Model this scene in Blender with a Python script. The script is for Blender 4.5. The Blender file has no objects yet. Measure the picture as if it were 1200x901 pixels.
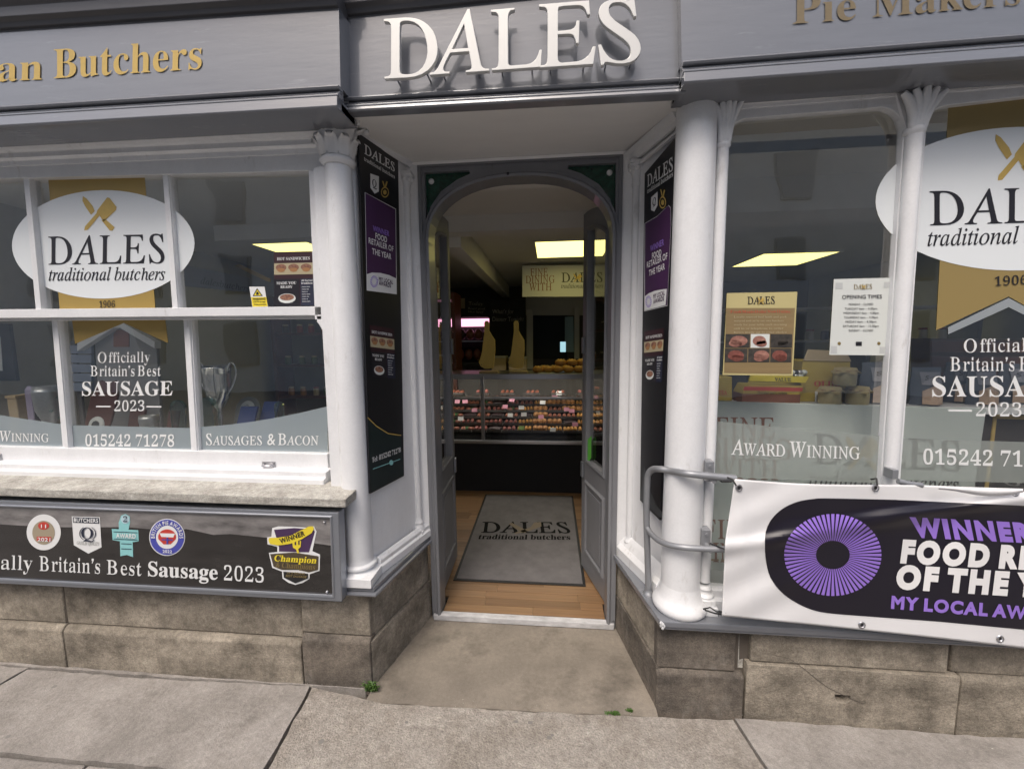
import bpy, math, random
from mathutils import Vector, geometry
V = Vector
R = random.Random(7)
SC = bpy.context.scene
COL = SC.collection
# ------------------------------------------------------------------ camera
FPX = 475.0                       # focal length for a frame 1200 wide
AD = V((45, -52, 475)).normalized()          # into the shop, in camera axes (right, down, forward)
AX = V((5008, -5, -475)); AX = (AX - AD * AX.dot(AD)).normalized()
AZ = AX.cross(AD)
CH, CC = 1.55, 1.6052             # camera height, distance from the plinth face
CAM = V((0, -CC, CH))
cd = bpy.data.cameras.new('camera'); cam = bpy.data.objects.new('camera', cd); COL.objects.link(cam)
from mathutils import Matrix
m3 = Matrix(((AX.x, -AX.y, -AX.z), (AD.x, -AD.y, -AD.z), (AZ.x, -AZ.y, -AZ.z)))
cam.matrix_world = Matrix.Translation(CAM) @ m3.to_4x4()
cd.lens = FPX / 1200 * 36; cd.sensor_width = 36; cd.clip_start = 0.05; cd.clip_end = 500
SC.camera = cam
# ------------------------------------------------------------------ sky, sun, exposure
w = bpy.data.worlds.new('World'); SC.world = w; w.use_nodes = True
nt = w.node_tree; bg = nt.nodes['Background']
sk = nt.nodes.new('ShaderNodeTexSky'); sk.sky_type = 'NISHITA'; sk.sun_disc = False
SUN_EL, SUN_AZ = 58, 200          # degrees; azimuth the light comes from, clockwise from +Y
sk.sun_elevation = math.radians(SUN_EL); sk.sun_rotation = math.radians(SUN_AZ)
sk.dust_density = 6; sk.air_density = 1.0; sk.ozone_density = 0.6
nt.links.new(sk.outputs[0], bg.inputs[0]); bg.inputs[1].default_value = 0.115
sd = bpy.data.lights.new('sun', 'SUN'); so = bpy.data.objects.new('sun', sd); COL.objects.link(so)
sd.energy = 0.85; sd.angle = math.radians(24); sd.color = (1, .975, .94)
a, e = math.radians(SUN_AZ), math.radians(SUN_EL)
so.rotation_euler = V((math.sin(a) * math.cos(e), math.cos(a) * math.cos(e), math.sin(e))).to_track_quat('Z', 'Y').to_euler()
SC.view_settings.view_transform = 'Standard'; SC.view_settings.look = 'None'
SC.view_settings.gamma = 1; SC.view_settings.exposure = 0.86
SC.cycles.max_bounces = 8; SC.cycles.transparent_max_bounces = 16

# ------------------------------------------------------------------ measuring: a ray through a point of the photograph meets a plane
def ray(px, py):
    v = V((px - 600, py - 450, FPX)); return V((v.dot(AX), v.dot(AD), v.dot(AZ)))
def at(px, py, Y):
    r = ray(px, py); return CAM + r * ((Y + CC) / r.y)
def gp(px, py, Z=0.0):
    r = ray(px, py); return CAM + r * ((Z - CH) / r.z)
def upright(P, Q, off=0.0):
    """plane mapper: the vertical plane through ground points P, Q, moved towards the camera by off"""
    d = V((Q[0] - P[0], Q[1] - P[1], 0)).normalized(); n = V((d.y, -d.x, 0))
    if (CAM - V((P[0], P[1], 0))).dot(n) < 0: n = -n
    def f(px, py, o=0.0):
        r = ray(px, py); P0 = V((P[0], P[1], 0)) + n * (off + o)
        return CAM + r * ((n.dot(P0 - CAM)) / n.dot(r))
    f.n = n
    return f
def front(Y):
    def f(px, py, o=0.0): return at(px, py, Y - o)
    f.n = V((0, -1, 0))
    return f
def flat(Z):
    def f(px, py, o=0.0): return gp(px, py, Z + o)
    f.n = V((0, 0, 1))
    return f

# ------------------------------------------------------------------ meshes
class MB:
    def __init__(s): s.v = []; s.f = []; s.sm = []
    def add(s, vs, fs, smooth=False):
        n = len(s.v); s.v += [V(p) for p in vs]
        for f in fs: s.f.append([i + n for i in f]); s.sm.append(smooth)
        return s
    def box(s, x0, x1, y0, y1, z0, z1):
        return s.hexa([(x0, y0, z0), (x1, y0, z0), (x1, y0, z1), (x0, y0, z1), (x0, y1, z0), (x1, y1, z0), (x1, y1, z1), (x0, y1, z1)])
    def hexa(s, p):
        return s.add(p, [(0, 1, 2, 3), (5, 4, 7, 6), (4, 0, 3, 7), (1, 5, 6, 2), (3, 2, 6, 7), (4, 5, 1, 0)])
    def prism(s, pts, off, holes=()):
        """polygon of world points (with holes) extruded by off, away from the viewer"""
        loops = [[V(p) for p in pts]] + [[V(p) for p in h] for h in holes]
        tris = geometry.tessellate_polygon(loops)
        flatv = [p for l in loops for p in l]; n = len(flatv); off = V(off)
        # orient
        fs = []
        for t in tris:
            a, b, c = (flatv[i] for i in t)
            nn = (b - a).cross(c - a)
            t = tuple(t)
            fs.append(t if nn.dot(off) < 0 else t[::-1])
        base = len(s.v)
        if off.length < 1e-6:
            s.add(flatv, [tuple(t) for t in tris]); return s
        s.add(flatv + [p + off for p in flatv], fs + [tuple(i + n for i in t[::-1]) for t in fs])
        k = 0
        for l in loops:
            m = len(l)
            for i in range(m):
                j = (i + 1) % m
                s.f.append([base + k + i, base + k + j, base + k + j + n, base + k + i + n]); s.sm.append(False)
            k += m
        s.fix = True
        return s
    def poly(s, pts):
        return s.add(pts, [tuple(range(len(pts)))])
    def sweep(s, P, Q, prof, A=(0, -1, 0), B=(0, 0, 1), caps=True, smooth=False):
        A = V(A); B = V(B); n = len(prof)
        a = [V(P) + A * u + B * v for u, v in prof]; b = [V(Q) + A * u + B * v for u, v in prof]
        fs = [(i, (i + 1) % n, (i + 1) % n + n, i + n) for i in range(n)]
        if caps: fs += [tuple(range(n))[::-1], tuple(range(n, 2 * n))]
        s.fix = True
        return s.add(a + b, fs, smooth)
    def path(s, pts, prof, nvec, closed=False, smooth=False):
        """profile (u sideways in the path's plane, v along -nvec...) carried along a path lying in a plane with normal nvec"""
        nv = V(nvec).normalized(); pts = [V(p) for p in pts]; N = len(pts); rings = []
        for i in range(N):
            if closed: a, b = pts[i - 1], pts[(i + 1) % N]
            else: a, b = pts[max(0, i - 1)], pts[min(N - 1, i + 1)]
            d1 = (pts[i] - a); d2 = (b - pts[i])
            if d1.length < 1e-9: d1 = d2
            if d2.length < 1e-9: d2 = d1
            d1.normalize(); d2.normalize(); t = (d1 + d2).normalized()
            side = t.cross(nv).normalized(); k = 1 / max(.4, t.dot(d1))
            rings.append([pts[i] + side * (u * k) + nv * v for u, v in prof])
        m = len(prof); vs = [p for r in rings for p in r]; fs = []
        for i in range(N if closed else N - 1):
            for j in range(m):
                fs.append((i * m + j, i * m + (j + 1) % m, ((i + 1) % N) * m + (j + 1) % m, ((i + 1) % N) * m + j))
        if not closed: fs += [tuple(range(m))[::-1], tuple(range((N - 1) * m, N * m))]
        s.fix = True
        return s.add(vs, fs, smooth)
    def tube(s, pts, r, seg=10, smooth=True):
        pts = [V(p) for p in pts]; N = len(pts); rs = r if isinstance(r, (list, tuple)) else [r] * N
        t0 = (pts[1] - pts[0]).normalized(); u = t0.orthogonal().normalized(); vs = []
        for i in range(N):
            t = (pts[min(N - 1, i + 1)] - pts[max(0, i - 1)]).normalized()
            u = (u - t * u.dot(t)).normalized(); w_ = t.cross(u)
            for k in range(seg):
                an = 2 * math.pi * k / seg; vs.append(pts[i] + (u * math.cos(an) + w_ * math.sin(an)) * rs[i])
        fs = [(i * seg + k, i * seg + (k + 1) % seg, (i + 1) * seg + (k + 1) % seg, (i + 1) * seg + k) for i in range(N - 1) for k in range(seg)]
        s.add(vs, fs, smooth)
        s.add(vs[:seg], [tuple(range(seg))[::-1]]); s.add(vs[-seg:], [tuple(range(seg))])
        return s
    def lathe(s, P, prof, seg=24, axis=(0, 0, 1), smooth=True):
        """prof: (radius, height) from bottom to top"""
        P = V(P); ax = V(axis).normalized(); u = V((1, 0, 0)); u = (u - ax * u.dot(ax)).normalized(); w_ = ax.cross(u); vs = []
        for r, t in prof:
            for k in range(seg):
                an = 2 * math.pi * k / seg; vs.append(P + ax * t + (u * math.cos(an) + w_ * math.sin(an)) * r)
        N = len(prof)
        fs = [(i * seg + k, i * seg + (k + 1) % seg, (i + 1) * seg + (k + 1) % seg, (i + 1) * seg + k) for i in range(N - 1) for k in range(seg)]
        s.add(vs, fs, smooth)
        s.add(vs[:seg], [tuple(range(seg))[::-1]]); s.add(vs[-seg:], [tuple(range(seg))])
        return s
    def ball(s, c, r, seg=10, rings=6, sz=(1, 1, 1)):
        c = V(c); vs = []; 
        for i in range(rings + 1):
            th = math.pi * i / rings
            for k in range(seg):
                an = 2 * math.pi * k / seg
                vs.append(c + V((math.sin(th) * math.cos(an) * r * sz[0], math.sin(th) * math.sin(an) * r * sz[1], -math.cos(th) * r * sz[2])))
        fs = [(i * seg + k, i * seg + (k + 1) % seg, (i + 1) * seg + (k + 1) % seg, (i + 1) * seg + k) for i in range(rings) for k in range(seg)]
        return s.add(vs, fs, True)

WO = {}       # world origins of everything built
def put(o, parent, origin):
    WO[o.name] = origin
    if parent is not None:
        o.parent = parent; o.location = origin - WO[parent.name]
    else: o.location = origin
def tags(o, label=None, cat=None, group=None, kind=None):
    if label: o['label'] = label
    if cat: o['category'] = cat
    if group: o['group'] = group
    if kind: o['kind'] = kind
    return o
def thing(name, loc, label, cat, group=None, parent=None):
    o = bpy.data.objects.new(name, None); COL.objects.link(o); o.empty_display_size = .05
    put(o, parent, V(loc)); return tags(o, label, cat, group)
def build(mb, name, mat, parent=None, label=None, cat=None, group=None, kind=None, bevel=0, seg=2, fix=False):
    me = bpy.data.meshes.new(name)
    lo = V((min(p[i] for p in mb.v) for i in range(3))); hi = V((max(p[i] for p in mb.v) for i in range(3)))
    o0 = V(((lo.x + hi.x) / 2, (lo.y + hi.y) / 2, lo.z))
    me.from_pydata([tuple(p - o0) for p in mb.v], [], mb.f)
    me.polygons.foreach_set('use_smooth', mb.sm)
    if getattr(mb, 'fix', False) or fix:
        import bmesh
        bm = bmesh.new(); bm.from_mesh(me); bmesh.ops.recalc_face_normals(bm, faces=bm.faces); bm.to_mesh(me); bm.free()
    me.materials.append(mat); me.update()
    o = bpy.data.objects.new(name, me); COL.objects.link(o); put(o, parent, o0)
    if bevel:
        b = o.modifiers.new('bevel', 'BEVEL'); b.width = bevel; b.segments = seg; b.limit_method = 'ANGLE'; b.angle_limit = math.radians(35)
    return tags(o, label, cat, group, kind)

# ------------------------------------------------------------------ materials
MATS = {}
def mat(name, col, rough=.5, stain=None, fine=0, fscale=260, metal=0, coat=0, noise=0, nscale=(8, 8, 8), dark=.7, bump=0, bscale=(60, 60, 60), bdist=.002, spec=.5, detail=5, col2=None, coatr=.1):
    if name in MATS: return MATS[name]
    m = bpy.data.materials.new(name); m.use_nodes = True; t = m.node_tree; p = t.nodes['Principled BSDF']; L = t.links.new
    p.inputs['Roughness'].default_value = rough; p.inputs['Metallic'].default_value = metal
    p.inputs['Coat Weight'].default_value = coat; p.inputs['Coat Roughness'].default_value = coatr
    p.inputs['Specular IOR Level'].default_value = spec
    c = (*col, 1)
    if noise or bump: tc = t.nodes.new('ShaderNodeTexCoord')
    if noise:
        mp = t.nodes.new('ShaderNodeMapping'); mp.inputs['Scale'].default_value = nscale; L(tc.outputs['Object'], mp.inputs['Vector'])
        oi = t.nodes.new('ShaderNodeObjectInfo'); L(oi.outputs['Location'], mp.inputs['Location'])
        n = t.nodes.new('ShaderNodeTexNoise'); n.inputs['Scale'].default_value = 1; n.inputs['Detail'].default_value = detail; n.inputs['Roughness'].default_value = .62
        L(mp.outputs[0], n.inputs['Vector'])
        r = t.nodes.new('ShaderNodeValToRGB'); r.color_ramp.elements[0].position = .5 - .22; r.color_ramp.elements[1].position = .5 + .2
        c2 = (*(col2 or tuple(x * dark for x in col)), 1)
        cm = tuple(c[i] * (1 - noise) + c2[i] * noise for i in range(3)) + (1,)
        r.color_ramp.elements[0].color = cm; r.color_ramp.elements[1].color = c
        L(n.outputs[0], r.inputs[0]); src = r.outputs[0]
        if fine:
            for sc_, wt in ((fscale, fine), (fscale * .22, fine * .7)):
                n2 = t.nodes.new('ShaderNodeTexNoise'); n2.inputs['Scale'].default_value = sc_; n2.inputs['Detail'].default_value = 3; n2.inputs['Roughness'].default_value = .7
                L(tc.outputs['Object'], n2.inputs['Vector'])
                mr = t.nodes.new('ShaderNodeMapRange'); mr.inputs[1].default_value = .32; mr.inputs[2].default_value = .68; mr.inputs[3].default_value = 1 - wt; mr.inputs[4].default_value = 1 + wt; L(n2.outputs[0], mr.inputs[0])
                vm = t.nodes.new('ShaderNodeVectorMath'); vm.operation = 'SCALE'; L(src, vm.inputs[0]); L(mr.outputs[0], vm.inputs['Scale']); src = vm.outputs[0]
        if stain:
            scol, lo_, hi_, ssc, amt = stain
            ms = t.nodes.new('ShaderNodeMapping'); ms.inputs['Scale'].default_value = ssc; L(tc.outputs['Object'], ms.inputs['Vector']); L(oi.outputs['Location'], ms.inputs['Location'])
            ns_ = t.nodes.new('ShaderNodeTexNoise'); ns_.inputs['Scale'].default_value = 1; ns_.inputs['Detail'].default_value = 8; ns_.inputs['Roughness'].default_value = .7; L(ms.outputs[0], ns_.inputs['Vector'])
            mq = t.nodes.new('ShaderNodeMapRange'); mq.inputs[1].default_value = lo_; mq.inputs[2].default_value = hi_; mq.inputs[4].default_value = amt; L(ns_.outputs[0], mq.inputs[0])
            mc = t.nodes.new('ShaderNodeMix'); mc.data_type = 'RGBA'; L(mq.outputs[0], mc.inputs[0]); L(src, mc.inputs[6]); mc.inputs[7].default_value = (*scol, 1); src = mc.outputs[2]
        L(src, p.inputs['Base Color'])
    else: p.inputs['Base Color'].default_value = c
    if bump:
        mp = t.nodes.new('ShaderNodeMapping'); mp.inputs['Scale'].default_value = bscale; L(tc.outputs['Object'], mp.inputs['Vector'])
        n = t.nodes.new('ShaderNodeTexNoise'); n.inputs['Scale'].default_value = 1; n.inputs['Detail'].default_value = 6; n.inputs['Roughness'].default_value = .6
        L(mp.outputs[0], n.inputs['Vector'])
        b = t.nodes.new('ShaderNodeBump'); b.inputs['Strength'].default_value = bump; b.inputs['Distance'].default_value = bdist
        L(n.outputs[0], b.inputs['Height']); L(b.outputs[0], p.inputs['Normal'])
    MATS[name] = m; return m
def emis(name, col, s):
    m = bpy.data.materials.new(name); m.use_nodes = True; t = m.node_tree; p = t.nodes['Principled BSDF']
    p.inputs['Base Color'].default_value = (*col, 1); p.inputs['Emission Color'].default_value = (*col, 1); p.inputs['Emission Strength'].default_value = s
    return m
def glassy(name, tint=(1, 1, 1), refl=1.0, film=None, filmf=0, rough=.01, wave=0):
    m = bpy.data.materials.new(name); m.use_nodes = True; t = m.node_tree; L = t.links.new
    for n in list(t.nodes):
        if n.type != 'OUTPUT_MATERIAL': t.nodes.remove(n)
    out = t.nodes['Material Output']
    tr = t.nodes.new('ShaderNodeBsdfTransparent'); tr.inputs[0].default_value = (*tint, 1)
    gl = t.nodes.new('ShaderNodeBsdfGlossy'); gl.inputs['Roughness'].default_value = rough; gl.inputs[0].default_value = (1, 1, 1, 1)
    lw = t.nodes.new('ShaderNodeLayerWeight'); pw = t.nodes.new('ShaderNodeMath'); pw.operation = 'POWER'; pw.inputs[1].default_value = 4; L(lw.outputs['Facing'], pw.inputs[0])
    lw.inputs[0].default_value = .5
    mu = t.nodes.new('ShaderNodeMath'); mu.operation = 'MULTIPLY_ADD'; mu.inputs[1].default_value = .8; mu.inputs[2].default_value = .075 * refl; mu.use_clamp = True; L(pw.outputs[0], mu.inputs[0])
    mx = t.nodes.new('ShaderNodeMixShader'); L(mu.outputs[0], mx.inputs[0]); src = tr
    if wave:
        tc = t.nodes.new('ShaderNodeTexCoord'); nz = t.nodes.new('ShaderNodeTexNoise'); nz.inputs['Scale'].default_value = 2.6; nz.inputs['Detail'].default_value = 1.5; L(tc.outputs['Object'], nz.inputs['Vector'])
        bp = t.nodes.new('ShaderNodeBump'); bp.inputs['Strength'].default_value = wave; bp.inputs['Distance'].default_value = .01; L(nz.outputs[0], bp.inputs['Height']); L(bp.outputs[0], gl.inputs['Normal'])
    if film:
        d = t.nodes.new('ShaderNodeBsdfDiffuse'); d.inputs[0].default_value = (*film, 1)
        m2 = t.nodes.new('ShaderNodeMixShader'); m2.inputs[0].default_value = filmf; L(tr.outputs[0], m2.inputs[1]); L(d.outputs[0], m2.inputs[2]); src = m2
    L(src.outputs[0], mx.inputs[1]); L(gl.outputs[0], mx.inputs[2]); L(mx.outputs[0], out.inputs[0])
    return m

M_white = mat('white_gloss_paint', (.75, .76, .775), .32, stain=((.36, .34, .30), .60, .74, (16, 16, 5), .55), coat=.25, noise=.6, nscale=(6, 6, 2.5), dark=.82, fine=.025, fscale=120, bump=.35, bscale=(40, 40, 7), bdist=.002)
M_cream = mat('white_paint_soffit', (.80, .80, .79), .5, noise=.5, nscale=(2, 6, 4), dark=.85, bump=.2, bscale=(8, 60, 60), bdist=.002)
M_grey = mat('grey_gloss_paint', (.168, .177, .197), .24, stain=((.30, .31, .33), .60, .78, (5, 20, 40), .6), coat=.9, noise=.6, nscale=(2.5, 5, 9), dark=.82, bump=.30, bscale=(5, 22, 34), bdist=.003, coatr=.08)
M_grey2 = mat('grey_door_paint', (.185, .19, .205), .42, stain=((.07, .07, .07), .60, .75, (20, 20, 9), .6), coat=.15, noise=.5, nscale=(9, 9, 4), dark=.8, bump=.3, bscale=(50, 50, 14), bdist=.0015)
M_darkp = mat('dark_grey_paint', (.075, .075, .082), .4, coat=.2, noise=.5, nscale=(4, 8, 8), bump=.3, bscale=(12, 50, 50), bdist=.002)
M_gold = mat('gold_leaf', (.56, .39, .10), .38, metal=.1, noise=.5, nscale=(40, 40, 40), dark=.75)
M_goldfilm = mat('gold_vinyl', (.36, .25, .07), .45, metal=.1)
M_letter = mat('brushed_letter', (.62, .62, .60), .35, metal=.15, noise=.3, nscale=(15, 15, 15), dark=.85)
M_ink = mat('black_vinyl', (.018, .017, .022), .35)
M_wvin = mat('white_vinyl', (.72, .73, .73), .4)
M_oval = mat('pale_vinyl', (.74, .78, .80), .25, coat=.4)
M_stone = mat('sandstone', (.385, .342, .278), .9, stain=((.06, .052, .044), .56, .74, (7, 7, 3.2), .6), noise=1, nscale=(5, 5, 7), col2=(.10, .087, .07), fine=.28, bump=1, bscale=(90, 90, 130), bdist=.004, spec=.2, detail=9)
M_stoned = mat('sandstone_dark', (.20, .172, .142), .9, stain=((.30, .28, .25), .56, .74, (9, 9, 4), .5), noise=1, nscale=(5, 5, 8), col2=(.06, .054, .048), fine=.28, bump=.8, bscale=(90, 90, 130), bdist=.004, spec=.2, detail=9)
M_sill = mat('pale_sill_stone', (.50, .49, .45), .9, noise=1, nscale=(9, 9, 40), col2=(.24, .225, .20), fine=.3, bump=1, bscale=(80, 80, 160), bdist=.004, spec=.2, detail=9)
M_slab = mat('paving_stone', (.335, .312, .288), .85, stain=((.10, .09, .078), .55, .75, (6, 9, 6), .6), noise=1, nscale=(4, 4, 4), col2=(.19, .175, .158), fine=.2, bump=1, bscale=(110, 110, 110), bdist=.004, spec=.3, detail=10)
M_slabc = mat('paving_stone_coarse', (.375, .347, .312), .85, stain=((.12, .105, .088), .55, .75, (6, 9, 6), .6), noise=1, nscale=(6, 6, 6), col2=(.22, .195, .165), fine=.26, fscale=170, bump=1, bscale=(120, 120, 120), bdist=.008, spec=.3, detail=10)
M_step = mat('worn_step_stone', (.27, .238, .197), .62, stain=((.055, .048, .040), .52, .72, (3.5, 4.5, 4), .65), noise=1, nscale=(2.5, 3.5, 3), col2=(.15, .132, .11), fine=.12, bump=.5, bscale=(120, 120, 120), bdist=.002, spec=.3, detail=9)
M_mortar = mat('mortar', (.10, .085, .07), .95, noise=.6, nscale=(30, 30, 30), bump=.6)
M_glass = glassy('window_glass', (.93, .95, .94), 2.8, wave=.3)
M_case = glassy('case_glass', (.97, .98, .98), .5)
M_film = glassy('frosted_film', (.9, .94, .95), 1.2, (.28, .33, .355), .84)
M_film2 = glassy('frosted_film_pale', (.9, .94, .95), 1.2, (.30, .33, .31), .62)
M_alu = mat('aluminium_trim', (.36, .38, .42), .35, metal=.7, noise=.3, nscale=(3, 20, 20), dark=.8)
M_alud = mat('grey_box_side', (.11, .115, .13), .45, metal=.2, noise=.3, nscale=(8, 8, 8))
M_tube = mat('galvanised_rail', (.30, .31, .33), .45, metal=.45, noise=.4, nscale=(25, 25, 25), dark=.75)
M_black = mat('black_board', (.012, .012, .015), .35)
M_blackm = mat('black_matt', (.013, .013, .014), .8, noise=.4, nscale=(10, 10, 10))
M_purple = mat('purple_print', (.065, .022, .085), .45, noise=.5, nscale=(4, 4, 4), dark=.5)
M_lilac = mat('lilac_print', (.24, .12, .62), .45)
M_bpurple = mat('banner_lilac', (.27, .16, .58), .35, coat=.2)
M_bink = mat('banner_ink', (.010, .008, .015), .32, coat=.08, coatr=.25)
M_bwhite = mat('banner_vinyl', (.70, .70, .71), .38, coat=.25, coatr=.25, bump=.3, bscale=(6, 6, 9), bdist=.006)
M_bletter = mat('banner_white', (.72, .72, .72), .35, coat=.2)
M_paper = mat('paper_white', (.60, .63, .61), .7)
M_ceil = mat('ceiling_paint', (.66, .65, .62), .8, noise=.4, nscale=(2, 2, 2), dark=.85)
M_wallin = mat('interior_wall_paint', (.42, .41, .38), .8, noise=.4, nscale=(2, 2, 2))
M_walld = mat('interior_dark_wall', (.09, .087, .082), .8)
M_light = emis('ceiling_light_panel', (1, .87, .27), 1.5)
M_pinkl = emis('meat_fridge_light', (1, .42, .62), 1.2)
M_mat = mat('doormat_pile', (.18, .172, .175), .95, noise=.8, nscale=(9, 9, 9), bump=1, bscale=(300, 300, 300), bdist=.003, spec=.1)
M_rubber = mat('rubber_edge', (.015, .015, .016), .6)
M_silver = mat('silver_plate', (.62, .62, .60), .16, metal=1)
M_crystal = glassy('crystal', (.72, .85, .80), 2.2)
M_crystale = glassy('crystal_edge', (.35, .62, .54), 3)
M_wood = mat('dark_plaque_wood', (.10, .030, .015), .35, coat=.3, noise=.6, nscale=(10, 10, 40))
M_board = mat('cleaver_board_wood', (.78, .58, .16), .6, noise=.4, nscale=(15, 15, 5))
M_blue = mat('blue_velvet', (.025, .055, .19), .7)
M_green = mat('green_stained_glass', (.01, .085, .05), .25, noise=.9, nscale=(60, 60, 60), dark=.1)
M_yellow = mat('yellow_print', (.72, .58, .04), .45)
M_turq = mat('turquoise_print', (.25, .55, .56), .45)
M_redp = mat('red_print', (.50, .05, .035), .45)
M_bluep = mat('blue_print', (.06, .07, .36), .45)
M_navy = mat('navy_print', (.018, .022, .045), .45)
M_brownp = mat('brown_print', (.22, .085, .05), .5)
M_maroon = mat('maroon_print', (.035, .012, .018), .45)
M_steel = mat('steel', (.5, .5, .52), .3, metal=.9)
M_card = mat('cardboard_yellow', (.44, .33, .06), .7, noise=.3, nscale=(10, 10, 10))
M_tan = mat('tan_card', (.46, .36, .22), .7, noise=.3, nscale=(20, 20, 20))
M_leaf = mat('weed_leaf', (.06, .13, .02), .6, noise=.5, nscale=(60, 60, 60))

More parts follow.
